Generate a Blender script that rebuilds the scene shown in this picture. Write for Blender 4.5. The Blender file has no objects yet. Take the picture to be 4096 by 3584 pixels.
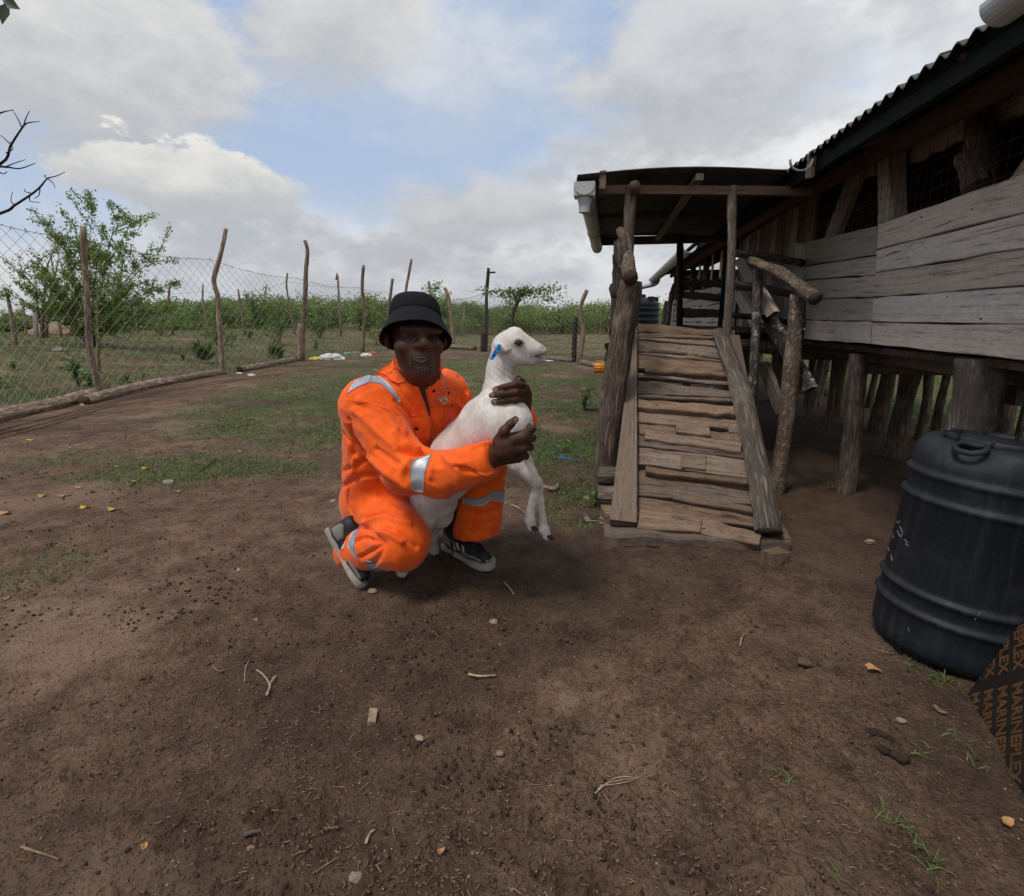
import bpy, bmesh, math, random
import numpy as np
from mathutils import Vector, Matrix
from mathutils.bvhtree import BVHTree

sc = bpy.context.scene
col = sc.collection
rnd = random.Random(7)
rng = np.random.default_rng(11)
rad = math.radians

# ------------------------------------------------------------------ camera
# photo pixels below are given on a 2048 x 1792 grid
FPX, PITCH, YAW, EYE = 1073.0, rad(13.4), rad(10.3), 1.05
FH = np.array([-math.sin(YAW), math.cos(YAW), 0.0])
RT = np.array([math.cos(YAW), math.sin(YAW), 0.0])
ZZ = np.array([0, 0, 1.0])
FW = FH*math.cos(PITCH) - ZZ*math.sin(PITCH)
UP = FH*math.sin(PITCH) + ZZ*math.cos(PITCH)
CAM = np.array([0, 0, EYE])
cd = bpy.data.cameras.new('camera'); cam = bpy.data.objects.new('camera', cd); col.objects.link(cam)
cd.sensor_width = 36; cd.lens = 36*FPX/2048; cd.clip_start = 0.02; cd.clip_end = 3000
M = Matrix(((RT[0], UP[0], -FW[0], 0), (RT[1], UP[1], -FW[1], 0), (RT[2], UP[2], -FW[2], EYE), (0, 0, 0, 1)))
cam.matrix_world = M
sc.camera = cam
sc.render.resolution_x, sc.render.resolution_y = 1024, 896
sc.view_settings.view_transform = 'Standard'; sc.view_settings.look = 'None'
sc.view_settings.exposure = 0.22; sc.view_settings.gamma = 1.0
sc.render.engine = 'CYCLES'
sc.cycles.max_bounces = 6; sc.cycles.diffuse_bounces = 3; sc.cycles.glossy_bounces = 3
sc.cycles.use_denoising = True
sc.cycles.sample_clamp_indirect = 6

def ray(x, y): return FW + RT*(x-1024)/FPX + UP*(896-y)/FPX
def pt(x, y, t): return CAM + ray(x, y)*t
def pd(x, y, d):                       # pixel at horizontal distance d along the view heading
    r = ray(x, y); return CAM + r*(d/(r@FH))
def on_x(x, y, X): r = ray(x, y); return CAM + r*(X/r[0])
def on_y(x, y, Y): r = ray(x, y); return CAM + r*(Y/r[1])
def on_z(x, y, z=0.0): r = ray(x, y); return CAM + r*((z-EYE)/r[2])
def on_plane(x, y, p, n): r = ray(x, y); return CAM + r*(((p-CAM)@n)/(r@n))

# ------------------------------------------------------------------ node helper
class T:
    def __init__(s, tree): s.t = tree; s.l = tree.links
    def n(s, typ, ins=None, **at):
        nd = s.t.nodes.new(typ)
        for k, v in at.items(): setattr(nd, k, v)
        for k, v in (ins or {}).items():
            if isinstance(v, bpy.types.NodeSocket): s.l.new(v, nd.inputs[k])
            else:
                sk = nd.inputs[k]
                if hasattr(sk.default_value, '__len__') and not hasattr(v, '__len__'): v = [v]*len(sk.default_value)
                if sk.type == 'RGBA' and len(v) == 3: v = (*v, 1)
                sk.default_value = v
        return nd
    def m(s, op, a, b=0.0, c=0.0, clamp=False):
        return s.n('ShaderNodeMath', {0: a, 1: b, 2: c}, operation=op, use_clamp=clamp).outputs[0]
    def v(s, op, a, b=(0, 0, 0)):
        return s.n('ShaderNodeVectorMath', {0: a, 1: b}, operation=op).outputs[0]
    def mix(s, f, a, b, mode='MIX'):
        nd = s.t.nodes.new('ShaderNodeMix'); nd.data_type = 'RGBA'; nd.blend_type = mode
        for i, v in ((0, f), (6, a), (7, b)):
            if isinstance(v, bpy.types.NodeSocket): s.l.new(v, nd.inputs[i])
            else: nd.inputs[i].default_value = v if i == 0 else ((*v, 1) if len(v) == 3 else v)
        return nd.outputs[2]
    def noise(s, vec, scale, detail=4, rough=.55, dist=0.0, out=0):
        return s.n('ShaderNodeTexNoise', {'Vector': vec, 'Scale': scale, 'Detail': detail, 'Roughness': rough, 'Distortion': dist}).outputs[out]
    def vor(s, vec, scale, feature='F1', rnd_=1.0, out=0):
        return s.n('ShaderNodeTexVoronoi', {'Vector': vec, 'Scale': scale, 'Randomness': rnd_}, feature=feature).outputs[out]
    def ss(s, x, lo, hi, a=0.0, b=1.0):
        return s.n('ShaderNodeMapRange', {0: x, 1: lo, 2: hi, 3: a, 4: b}, interpolation_type='SMOOTHSTEP').outputs[0]
    def ramp(s, f, stops):
        nd = s.n('ShaderNodeValToRGB', {0: f}); cr = nd.color_ramp
        while len(cr.elements) < len(stops): cr.elements.new(.5)
        for e, (p, c) in zip(cr.elements, stops): e.position = p; e.color = (*c, 1)
        return nd.outputs[0]
    def bump(s, h, strength=.5, dist=.01, normal=None):
        i = {'Height': h, 'Strength': strength, 'Distance': dist}
        if normal is not None: i['Normal'] = normal
        return s.n('ShaderNodeBump', i).outputs[0]

# ------------------------------------------------------------------ world: sky with broken cloud
SUN_EL, SUN_AZ = rad(62), rad(-140)       # azimuth from +Y towards +X: behind the camera, to its left
w = bpy.data.worlds.new('World'); sc.world = w; w.use_nodes = True
t = T(w.node_tree); w.node_tree.nodes.clear()
sky = t.n('ShaderNodeTexSky', sky_type='NISHITA'); sky.sun_disc = False
sky.sun_elevation = SUN_EL; sky.sun_rotation = SUN_AZ; sky.air_density = 1.0; sky.dust_density = 1.5; sky.ozone_density = 1.5
tc = t.n('ShaderNodeTexCoord').outputs['Generated']
dr = t.v('NORMALIZE', tc)
sp = t.n('ShaderNodeSeparateXYZ', {0: dr})
az = t.m('ARCTAN2', sp.outputs[0], sp.outputs[1]); el = t.m('ARCSINE', sp.outputs[2])
q = t.n('ShaderNodeCombineXYZ', {0: sp.outputs[0], 1: sp.outputs[1], 2: t.m('MULTIPLY', sp.outputs[2], 1.9)}).outputs[0]
n1 = t.noise(q, 3.1, 9, .58); n2 = t.noise(t.v('ADD', q, (7.3, 1.1, 4.2)), 6.5, 10, .62)
n3 = t.noise(t.v('ADD', q, (3.3, 9.1, .2)), 1.7, 5, .5); n4 = t.noise(t.v('ADD', q, (1.3, 4.4, 8.2)), 13, 8, .60)
waz = t.m('ADD', az, t.m('MULTIPLY', t.m('SUBTRACT', n2, .5), .20))
wel = t.m('ADD', el, t.m('MULTIPLY', t.m('SUBTRACT', n1, .5), .18))
def azel(x, y):
    r = ray(x, y); r = r/np.linalg.norm(r); return math.atan2(r[0], r[1]), math.asin(r[2])
# veil of broken cloud, thicker towards the right and the horizon
body = t.m('ADD', t.m('ADD', t.m('MULTIPLY', n1, .50), t.m('MULTIPLY', n3, .32)), t.m('ADD', t.m('MULTIPLY', n2, .22), t.m('MULTIPLY', n4, .08)))
bias = t.m('ADD', t.ss(az, -.45, .30, -.17, .12), t.ss(el, .05, .36, .24, -.03))
cov = t.ss(t.m('ADD', body, bias), .47, .66)
dark = t.ss(t.m('ADD', t.m('ADD', t.m('MULTIPLY', n2, .62), t.m('MULTIPLY', n4, .30)), t.m('MULTIPLY', n3, .35)), .50, .76)
tone = t.ramp(dark, [(0, (7.6, 7.6, 7.6)), (.40, (6.2, 6.3, 6.4)), (1, (4.1, 4.3, 4.6))])
tone = t.mix(t.m('MULTIPLY', t.ss(az, .15, .60), .6), tone, (7.0, 7.1, 7.15))
tone = t.mix(t.ss(el, .0, .20, .55, 0), tone, (4.7, 4.8, 5.05))
clear = t.mix(.74, t.mix(1.0, sky.outputs[0], (.8, .88, 1.0), 'MULTIPLY'), (4.3, 5.3, 6.9))
clear = t.mix(t.ss(el, .0, .30, .65, 0), clear, (4.6, 5.1, 5.8))
skyc = t.mix(t.m('MULTIPLY', cov, .95), clear, tone)
for (x, y, a, b, soft, amp, hi, lo, alpha) in [
        (930, 150, 330, 200, .9, 1.3, (6.6, 6.8, 7.0), (5.0, 5.3, 5.8), .74),
        (125, 75, 285, 180, .22, .80, (7.0, 6.9, 6.7), (4.3, 4.4, 4.6), .95),
        (670, 20, 190, 120, .34, .85, (6.6, 6.5, 6.4), (4.5, 4.6, 4.75), .92),
        (368, 352, 188, 54, .14, .60, (7.4, 7.25, 6.8), (4.2, 4.35, 4.6), .97),
        (1400, 185, 280, 155, .5, 1.1, (5.8, 5.9, 6.0), (3.7, 3.85, 4.1), .92),
        (1010, 440, 330, 90, .7, 1.0, (5.6, 5.6, 5.7), (3.5, 3.65, 3.95), .95)]:
    u0, v0 = azel(x, y); a /= FPX; b /= FPX*1.05
    da = t.m('DIVIDE', t.m('SUBTRACT', waz, u0), a); db = t.m('DIVIDE', t.m('SUBTRACT', wel, v0), b)
    e = t.m('SUBTRACT', 1.0, t.m('SQRT', t.m('ADD', t.m('MULTIPLY', da, da), t.m('MULTIPLY', db, db))))
    e = t.m('ADD', e, t.m('ADD', t.m('MULTIPLY', t.m('SUBTRACT', n2, .5), amp), t.m('MULTIPLY', t.m('SUBTRACT', n4, .5), amp*.55)))
    up = t.m('DIVIDE', t.m('SUBTRACT', el, v0), b)
    msk = t.ss(e, t.ss(up, -1, .2, -.10, .02), t.ss(up, -1, .3, soft*2.2, soft))     # crisp tops, hazy bases
    lit = t.ss(t.m('ADD', t.m('MULTIPLY', up, .62), t.m('ADD', t.m('MULTIPLY', t.m('SUBTRACT', n2, .5), 1.3), t.m('MULTIPLY', t.m('SUBTRACT', n4, .5), 1.2))), -.65, .75)
    skyc = t.mix(t.m('MULTIPLY', msk, alpha), skyc, t.mix(lit, lo, hi))
bg = t.n('ShaderNodeBackground', {'Color': skyc, 'Strength': .10})
t.l.new(bg.outputs[0], t.n('ShaderNodeOutputWorld').inputs[0])

# ------------------------------------------------------------------ sun behind thin cloud
sl = bpy.data.lights.new('sun', 'SUN'); sl.energy = 2.0; sl.angle = rad(14); sl.color = (1, .94, .85)
so = bpy.data.objects.new('sun', sl); col.objects.link(so)
sd = Vector((math.sin(SUN_AZ)*math.cos(SUN_EL), math.cos(SUN_AZ)*math.cos(SUN_EL), math.sin(SUN_EL)))
so.rotation_euler = (-sd).to_track_quat('-Z', 'Y').to_euler(); so.location = sd*20

# ------------------------------------------------------------------ mesh helpers
WL = {}                                # world location of every object's origin
def props(o, label=None, cat=None, group=None, kind=None):
    if label: o['label'] = label
    if cat: o['category'] = cat
    if group: o['group'] = group
    if kind: o['kind'] = kind
    return o
def empty(name, loc, label=None, cat=None, group=None):
    o = bpy.data.objects.new(name, None); col.objects.link(o); o.empty_display_size = .1
    o.location = loc; WL[o.name] = np.array(loc, float)
    return props(o, label, cat, group)
def add(name, me, parent=None, label=None, cat=None, group=None, kind=None):
    o = bpy.data.objects.new(name, me); col.objects.link(o)
    WL[o.name] = np.zeros(3)
    if parent is not None:
        o.parent = parent; o.location = -WL[parent.name]
    return props(o, label, cat, group, kind)
def mesh(name, V, F, mats, uv=None, smooth=False, fm=None):
    me = bpy.data.meshes.new(name)
    V = np.asarray(V, np.float32)
    if isinstance(F, np.ndarray):
        k = F.shape[1]
        me.vertices.add(len(V)); me.vertices.foreach_set('co', V.ravel())
        me.loops.add(F.size); me.loops.foreach_set('vertex_index', F.astype(np.int32).ravel())
        me.polygons.add(len(F)); me.polygons.foreach_set('loop_start', np.arange(0, F.size, k, dtype=np.int32))
        me.update(calc_edges=True); me.validate()
    else:
        me.from_pydata(V.tolist(), [], F); me.update()
    for m_ in (mats if isinstance(mats, (list, tuple)) else [mats]): me.materials.append(m_)
    if fm is not None: me.polygons.foreach_set('material_index', np.asarray(fm, np.int32))
    if uv is not None:
        L = np.empty(len(me.loops), np.int32); me.loops.foreach_get('vertex_index', L)
        lay = me.uv_layers.new(name='UVMap'); lay.data.foreach_set('uv', np.asarray(uv, np.float32)[L].ravel())
    if smooth: me.polygons.foreach_set('use_smooth', np.ones(len(me.polygons), bool))
    return me
def ob(name, V, F, mats, parent=None, uv=None, smooth=False, fm=None, **kw):
    return add(name, mesh(name, V, F, mats, uv, smooth, fm), parent, **kw)

class MB:                              # collects several shapes into one mesh
    def __init__(s): s.V = []; s.F = []; s.U = []; s.M = []; s.k = 0
    def put(s, V, F, U=None, m=0):
        V = np.asarray(V, float); s.V.append(V)
        s.U.append(np.zeros((len(V), 2)) if U is None else np.asarray(U, float))
        s.F += [[i+s.k for i in f] for f in F]; s.M += [m]*len(F) if np.isscalar(m) else list(m); s.k += len(V)
        return s
    def build(s, name, mats, parent=None, smooth=False, **kw):
        return ob(name, np.vstack(s.V), s.F, mats, parent, np.vstack(s.U), smooth, s.M, **kw)

def unit(v): v = np.asarray(v, float); return v/max(np.linalg.norm(v), 1e-9)
def smooth_path(P, n):
    P = np.asarray(P, float)
    if len(P) == 2: tt = np.linspace(0, 1, n)[:, None]; return P[0]*(1-tt)+P[1]*tt
    Q = np.vstack([2*P[0]-P[1], P, 2*P[-1]-P[-2]]); out = []
    m_ = len(P)-1
    for s_ in np.linspace(0, m_, n):
        i = min(int(s_), m_-1); u = s_-i
        a, b, c, d = Q[i], Q[i+1], Q[i+2], Q[i+3]
        out.append(.5*((2*b)+(-a+c)*u+(2*a-5*b+4*c-d)*u*u+(-a+3*b-3*c+d)*u**3))
    return np.array(out)
def tube(P, R, n=10, rings=None, rough=0.0, seed=0, flat=1.0, v0=None):
    """tapered round bar through points P with radii R; returns V, F, UV, material index per face (1 = cut ends)"""
    R = np.atleast_1d(np.asarray(R, float))
    if len(R) == 1: R = np.repeat(R, len(P))
    rings = rings or len(P)
    C = smooth_path(P, rings); Rr = np.interp(np.linspace(0, 1, rings), np.linspace(0, 1, len(R)), R)
    g = np.random.default_rng(seed)
    tn = np.gradient(C, axis=0); tn /= np.linalg.norm(tn, axis=1)[:, None]
    ref = np.array([0, 0, 1.0]) if abs(tn[0][2]) < .9 else np.array([1.0, 0, 0])
    x = unit(np.cross(tn[0], ref)); V = []; U = []; L = 0
    ph = g.uniform(0, 6.28, 6); lob = g.normal(0, rough, (rings, 1))
    for i in range(rings):
        x = unit(x - tn[i]*(x@tn[i])); y = np.cross(tn[i], x)
        if i: L += np.linalg.norm(C[i]-C[i-1])
        a = np.linspace(0, 2*math.pi, n+1)
        k = 1+rough*(np.sin(2*a+ph[0]+i*.55)+.7*np.sin(3*a+ph[1]-i*.8)+.5*np.sin(5*a+ph[2]+i*1.7))*.8+lob[i]*.6
        rr = Rr[i]*k
        V.append(C[i]+np.outer(np.cos(a)*rr, x)+np.outer(np.sin(a)*rr*flat, y))
        U.append(np.stack([np.full(n+1, L), a*np.mean(Rr)], 1))
    V = np.vstack(V); U = np.vstack(U); F = []; m1 = n+1
    for i in range(rings-1):
        for j in range(n): F.append([i*m1+j, i*m1+j+1, (i+1)*m1+j+1, (i+1)*m1+j])
    fm = [0]*len(F)
    F.append([j for j in range(n)][::-1]); F.append([(rings-1)*m1+j for j in range(n)]); fm += [1, 1]
    return V, F, U, fm
def box(c, s, R=None):
    s = np.asarray(s, float)/2
    V = np.array([[x, y, z] for x in (-1, 1) for y in (-1, 1) for z in (-1, 1)])*s
    if R is not None: V = V@np.asarray(R).T
    F = [[0, 1, 3, 2], [4, 6, 7, 5], [0, 4, 5, 1], [2, 3, 7, 6], [0, 2, 6, 4], [1, 5, 7, 3]]
    return V+np.asarray(c, float), F
def lathe(prof, c, n=40, axis=None, tilt=None):
    """profile [(r, h)], around z at c; optional 3x3 rotation"""
    a = np.linspace(0, 2*math.pi, n, endpoint=False); V = []
    for r, h in prof: V.append(np.stack([r*np.cos(a), r*np.sin(a), np.full(n, h)], 1))
    V = np.vstack(V); F = []
    for i in range(len(prof)-1):
        for j in range(n): k = (j+1) % n; F.append([i*n+j, i*n+k, (i+1)*n+k, (i+1)*n+j])
    if tilt is not None: V = V@np.asarray(tilt).T
    return V+np.asarray(c), F
def plank(A, B, C, D, nrm, th, seg=6, jit=.004, seed=0, warp=.003):
    """board with the front face A-B-C-D (A-B and D-C run lengthwise), thickness th behind it; ragged long edges"""
    g = np.random.default_rng(seed); nrm = unit(nrm)
    A, B, C, D = [np.asarray(p, float) for p in (A, B, C, D)]
    wv = unit(D-A); lv = unit(B-A); L = np.linalg.norm(B-A); W = np.linalg.norm(D-A)
    V = []; U = []
    for i in range(seg+1):
        s_ = i/seg; e = 0 if i in (0, seg) else 1
        p = A*(1-s_)+B*s_; q_ = D*(1-s_)+C*s_
        p = p+wv*g.normal(0, jit)*(.5+.5*e); q_ = q_+wv*g.normal(0, jit)*(.5+.5*e)
        if not e:
            p = p+lv*g.normal(0, jit); q_ = q_+lv*g.normal(0, jit)
        o = nrm*g.normal(0, warp); mid = (p+q_)/2+o
        bev = .12*th
        V += [p-nrm*bev*2+o*.6, p+wv*bev+o*.6, mid, q_-wv*bev+o*.6, q_-nrm*bev*2+o*.6, q_-nrm*th+o*.6, p-nrm*th+o*.6]
        for v_ in (-.02, 0, W/2, W, W+.02, W+.04, -.04): U.append((s_*L, v_))
    F = []
    for i in range(seg):
        a = i*7; b = a+7
        for j in range(7): k = (j+1) % 7; F.append([a+j, b+j, b+k, a+k])
    F.append([0, 1, 2, 3, 4, 5, 6]); F.append([seg*7+j for j in range(6, -1, -1)])
    F = [f[::-1] for f in F]
    fm = [0]*(len(F)-2)+[1, 1]
    return V, F, U, fm
def plank_ob(name, A, B, C, D, nrm, th, mats, parent, seg=6, jit=.004, seed=0, warp=.003, **kw):
    V, F, U, fm = plank(A, B, C, D, nrm, th, seg, jit, seed, warp)
    return ob(name, V, F, mats, parent, U, False, fm, **kw)
def segs(A, B, r, n=3):
    """many thin straight wires at once"""
    A = np.asarray(A, float); B = np.asarray(B, float); d = B-A
    d /= np.maximum(np.linalg.norm(d, axis=1), 1e-9)[:, None]
    ref = np.where(np.abs(d[:, 2:3]) < .9, np.array([[0, 0, 1.0]]), np.array([[1.0, 0, 0]]))
    x = np.cross(d, ref); x /= np.linalg.norm(x, axis=1)[:, None]; y = np.cross(d, x)
    r = np.broadcast_to(np.asarray(r, float), (len(A),))[:, None]
    Vs = []
    for P in (A, B):
        for j in range(n):
            a = 2*math.pi*j/n; Vs.append(P+r*(math.cos(a)*x+math.sin(a)*y))
    V = np.stack(Vs, 1).reshape(-1, 3); base = (np.arange(len(A))*2*n)[:, None]
    F = np.concatenate([base+np.array([[j, (j+1) % n, n+(j+1) % n, n+j]]) for j in range(n)], 1).reshape(-1, 4)
    return V, F
def cards(C, D, N, L, Wd, bend=.25):
    """many small leaves at once: centre C, direction D, normal N, length L, width W; 4 triangles each"""
    D = D/np.linalg.norm(D, axis=1)[:, None]; S = np.cross(D, N); S /= np.maximum(np.linalg.norm(S, axis=1), 1e-9)[:, None]
    N2 = np.cross(S, D); L = np.broadcast_to(L, (len(C),))[:, None]; Wd = np.broadcast_to(Wd, (len(C),))[:, None]
    b = C-D*L*.5; tip = C+D*L*.5-N2*L*bend
    V = np.stack([b, C+S*Wd*.5+N2*L*.06, tip, C-S*Wd*.5+N2*L*.06], 1).reshape(-1, 3)
    k = (np.arange(len(C))*4)[:, None]
    F = np.concatenate([k+np.array([[0, 1, 2]]), k+np.array([[0, 2, 3]])], 1).reshape(-1, 3)
    return V, F
def ribbons(B, D, L, Wd, droop, g):
    """many curved grass blades at once: root B, direction D, length L, width W"""
    n = len(B); D = D/np.linalg.norm(D, axis=1)[:, None]; S = np.cross(D, g.normal(0, 1, (n, 3))); S /= np.linalg.norm(S, axis=1)[:, None]
    L = np.broadcast_to(L, (n,))[:, None]; Wd = np.broadcast_to(Wd, (n,))[:, None]; out = D*[1, 1, 0]+1e-6
    P1 = B+D*L*.5; P2 = B+D*L*.85+out*L*.22*droop-ZZ*L*.30*droop
    V = np.stack([B-S*Wd*.5, B+S*Wd*.5, P1-S*Wd*.42, P1+S*Wd*.42, P2], 1).reshape(-1, 3); k = (np.arange(n)*5)[:, None]
    F = np.concatenate([k+np.array([[0, 1, 3]]), k+np.array([[0, 3, 2]]), k+np.array([[2, 3, 4]])], 1).reshape(-1, 3)
    return V, F
def randdir(n, g, flat=1.0):
    d = g.normal(0, 1, (n, 3)); d[:, 2] *= flat; return d/np.linalg.norm(d, axis=1)[:, None]

_perm = np.random.default_rng(3).permutation(256); _perm = np.concatenate([_perm, _perm, _perm])
_grad = np.random.default_rng(4).normal(0, 1, (256, 3)); _grad /= np.linalg.norm(_grad, axis=1)[:, None]
def perlin(P):
    P = np.asarray(P, float); i = np.floor(P).astype(int); f = P-i; i &= 255
    u = f*f*f*(f*(f*6-15)+10); r = 0
    for dx in (0, 1):
        for dy in (0, 1):
            for dz in (0, 1):
                h = _perm[_perm[_perm[i[..., 0]+dx]+i[..., 1]+dy]+i[..., 2]+dz]
                g = _grad[h]; o = f-np.array([dx, dy, dz])
                wt = (u[..., 0] if dx else 1-u[..., 0])*(u[..., 1] if dy else 1-u[..., 1])*(u[..., 2] if dz else 1-u[..., 2])
                r = r+wt*(g*o).sum(-1)
    return r
def fbm2(x, y, s, o=3, z=0.0):
    r = 0; a = 1
    for k in range(o):
        r = r+a*perlin(np.stack([x*s, y*s, np.full_like(x, z+k*7.7)], -1)); s *= 2.1; a *= .5
    return r
def sstep(x, a, b): u = np.clip((x-a)/(b-a), 0, 1); return u*u*(3-2*u)
# ------------------------------------------------------------------ materials
MAT = {}
def newmat(name):
    m_ = bpy.data.materials.new(name); m_.use_nodes = True; m_.node_tree.nodes.clear()
    t = T(m_.node_tree); out = t.n('ShaderNodeOutputMaterial'); b = t.n('ShaderNodeBsdfPrincipled')
    t.l.new(b.outputs[0], out.inputs[0]); MAT[name] = m_
    return m_, t, b
def setb(t, b, **k):
    for a, v in k.items():
        a = {'rough': 'Roughness', 'col': 'Base Color', 'nrm': 'Normal', 'metal': 'Metallic', 'spec': 'Specular IOR Level', 'sheen': 'Sheen Weight', 'sss': 'Subsurface Weight', 'coat': 'Coat Weight'}[a]
        if isinstance(v, bpy.types.NodeSocket): t.l.new(v, b.inputs[a])
        else: b.inputs[a].default_value = (*v, 1) if hasattr(v, '__len__') and len(v) == 3 else v
def uvr(t):
    """UV in metres shifted at random from object to object"""
    uv = t.n('ShaderNodeUVMap').outputs[0]; r = t.n('ShaderNodeObjectInfo').outputs['Random']
    o = t.n('ShaderNodeCombineXYZ', {0: t.m('MULTIPLY', r, 37.0), 1: t.m('MULTIPLY', r, 91.0), 2: t.m('MULTIPLY', r, 13.0)}).outputs[0]
    return t.v('ADD', uv, o), r
def wood(name, dark, mid, light, rough=.85, bump=.6, stretch=1.0, stain=(.06, .045, .035), stain_amt=.5):
    m_, t, b = newmat(name); uv, r = uvr(t)
    g1 = t.noise(t.v('MULTIPLY', uv, (3.0*stretch, 62, 1)), 1, 7, .68, .12)
    g2 = t.noise(t.v('MULTIPLY', uv, (22*stretch, 120, 1)), 1, 6, .7, .1)
    g3 = t.noise(t.v('MULTIPLY', uv, (7, 15, 1)), 1, 7, .7, .2)
    saw = t.noise(t.v('MULTIPLY', uv, (55, 30, 1)), 1, 4, .65, .6)
    f = t.m('ADD', t.m('ADD', t.m('MULTIPLY', g1, .40), t.m('MULTIPLY', g2, .30)), t.m('ADD', t.m('MULTIPLY', saw, .16), t.m('MULTIPLY', g3, .20)))
    c = t.ramp(f, [(.36, dark), (.52, mid), (.70, light)])
    c = t.mix(t.m('MULTIPLY', t.ss(g3, .50, .70), stain_amt), c, stain, 'MIX')
    c = t.mix(t.m('MULTIPLY', t.ss(g1, .40, .30), .7), c, (.03, .022, .017))
    hsv = t.n('ShaderNodeHueSaturation', {'Color': c, 'Value': t.ss(r, 0, 1, .78, 1.2), 'Saturation': t.ss(t.m('FRACT', t.m('MULTIPLY', r, 7.13)), 0, 1, .8, 1.1)}).outputs[0]
    nail = t.ss(t.vor(t.v('MULTIPLY', uv, (5, 11, 1)), 1), .035, .06)
    h = t.m('ADD', t.m('MULTIPLY', g2, .7), t.m('ADD', t.m('MULTIPLY', t.ss(g1, .30, .42), 1.0), t.m('ADD', t.m('MULTIPLY', g3, .5), t.m('MULTIPLY', saw, .5))))
    setb(t, b, col=t.mix(nail, (.03, .02, .015), hsv), rough=rough, nrm=t.bump(h, bump, .008), spec=.2)
    return m_
def bark(name, dark, mid, light, bump=.8, sx=9, sy=34, lichen=0.0):
    m_, t, b = newmat(name); uv, r = uvr(t)
    g1 = t.noise(t.v('MULTIPLY', uv, (sx, sy, 1)), 1, 8, .66, .5); g2 = t.noise(t.v('MULTIPLY', uv, (sx*4, sy*2.4, 1)), 1, 6, .68, .2); g3 = t.noise(t.v('MULTIPLY', uv, (5, 8, 1)), 1, 5, .6)
    rdg = t.m('ABSOLUTE', t.m('SUBTRACT', g1, .5))
    f = t.m('ADD', t.m('MULTIPLY', t.ss(rdg, 0, .16), .40), t.m('ADD', t.m('MULTIPLY', g2, .42), t.m('MULTIPLY', g3, .22)))
    c = t.ramp(f, [(.28, dark), (.56, mid), (.86, light)])
    if lichen:
        ln = t.noise(t.v('MULTIPLY', uv, (14, 14, 1)), 1, 5, .65)
        c = t.mix(t.m('MULTIPLY', t.ss(ln, .55, .62), lichen), c, (.36, .37, .34))
    c = t.mix(t.ss(g3, .52, .72, 0, .55), c, light)
    c = t.n('ShaderNodeHueSaturation', {'Color': c, 'Value': t.ss(r, 0, 1, .85, 1.18)}).outputs[0]
    setb(t, b, col=c, rough=.9, nrm=t.bump(f, bump, .010), spec=.15)
    return m_
def plain(name, c, rough=.6, spec=.4, metal=0.0, var=.12, scale=30, bump=0.0, dirt=None, dirt_amt=.5):
    m_, t, b = newmat(name); ob_ = t.n('ShaderNodeTexCoord').outputs['Object']
    n_ = t.noise(ob_, scale, 5, .6)
    cc = t.n('ShaderNodeHueSaturation', {'Color': (*c, 1), 'Value': t.ss(n_, .3, .7, 1-var, 1+var)}).outputs[0]
    if dirt: cc = t.mix(t.m('MULTIPLY', t.ss(t.noise(ob_, scale*.25, 6, .65), .45, .7), dirt_amt), cc, dirt)
    k = dict(col=cc, rough=rough, spec=spec, metal=metal)
    if bump: k['nrm'] = t.bump(n_, bump, .004)
    setb(t, b, **k)
    return m_
def leafy(name, c1, c2, rough=.55, trans=.25):
    m_, t, b = newmat(name)
    geo = t.n('ShaderNodeNewGeometry'); r = geo.outputs['Random Per Island']
    big = t.noise(geo.outputs['Position'], .9, 3)
    c = t.mix(t.m('ADD', t.m('MULTIPLY', r, .6), t.m('MULTIPLY', t.ss(big, .35, .65), .4)), c1, c2)
    setb(t, b, col=c, rough=rough, spec=.3)
    tr = t.n('ShaderNodeBsdfTranslucent', {'Color': c}); mx = t.n('ShaderNodeMixShader', {0: trans, 1: b.outputs[0], 2: tr.outputs[0]})
    out = [n for n in m_.node_tree.nodes if n.type == 'OUTPUT_MATERIAL'][0]; t.l.new(mx.outputs[0], out.inputs[0])
    return m_
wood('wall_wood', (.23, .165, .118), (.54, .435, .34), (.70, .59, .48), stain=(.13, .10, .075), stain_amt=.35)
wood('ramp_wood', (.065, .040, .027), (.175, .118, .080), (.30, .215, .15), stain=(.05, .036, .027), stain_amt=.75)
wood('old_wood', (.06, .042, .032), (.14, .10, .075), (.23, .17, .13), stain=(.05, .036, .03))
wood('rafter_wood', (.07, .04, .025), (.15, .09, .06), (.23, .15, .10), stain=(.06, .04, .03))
wood('pale_wood', (.18, .13, .09), (.38, .30, .22), (.54, .45, .35), stain=(.16, .12, .09), stain_amt=.3)
bark('post_bark', (.06, .042, .031), (.18, .135, .10), (.32, .25, .19), sx=5, sy=48)
bark('grey_bark', (.075, .058, .046), (.20, .162, .13), (.31, .26, .215), sx=5, sy=60, bump=.9)
bark('rail_bark', (.07, .048, .034), (.22, .165, .12), (.36, .285, .21), sx=22, sy=34, bump=1.0)
bark('lichen_bark', (.04, .034, .03), (.14, .12, .105), (.24, .21, .19), sx=14, sy=26, lichen=.9)
bark('fence_bark', (.11, .075, .053), (.30, .22, .165), (.46, .365, .29), sx=4, sy=30, bump=.5)
bark('twig_bark', (.03, .022, .018), (.07, .052, .042), (.12, .09, .07), sx=20, sy=60)
wood('cut_end', (.03, .02, .014), (.075, .048, .03), (.13, .085, .055), stretch=8)
plain('pvc', (.50, .52, .50), .38, .5, var=.08, scale=9, dirt=(.27, .25, .19), dirt_amt=.55)
plain('pvc_grey', (.30, .32, .34), .4, .5, var=.08, scale=9, dirt=(.22, .22, .2))
plain('wire', (.22, .22, .21), .5, .5, .6, scale=60)
plain('rusty_wire', (.10, .06, .04), .8, .3, .2, scale=80)
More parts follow.
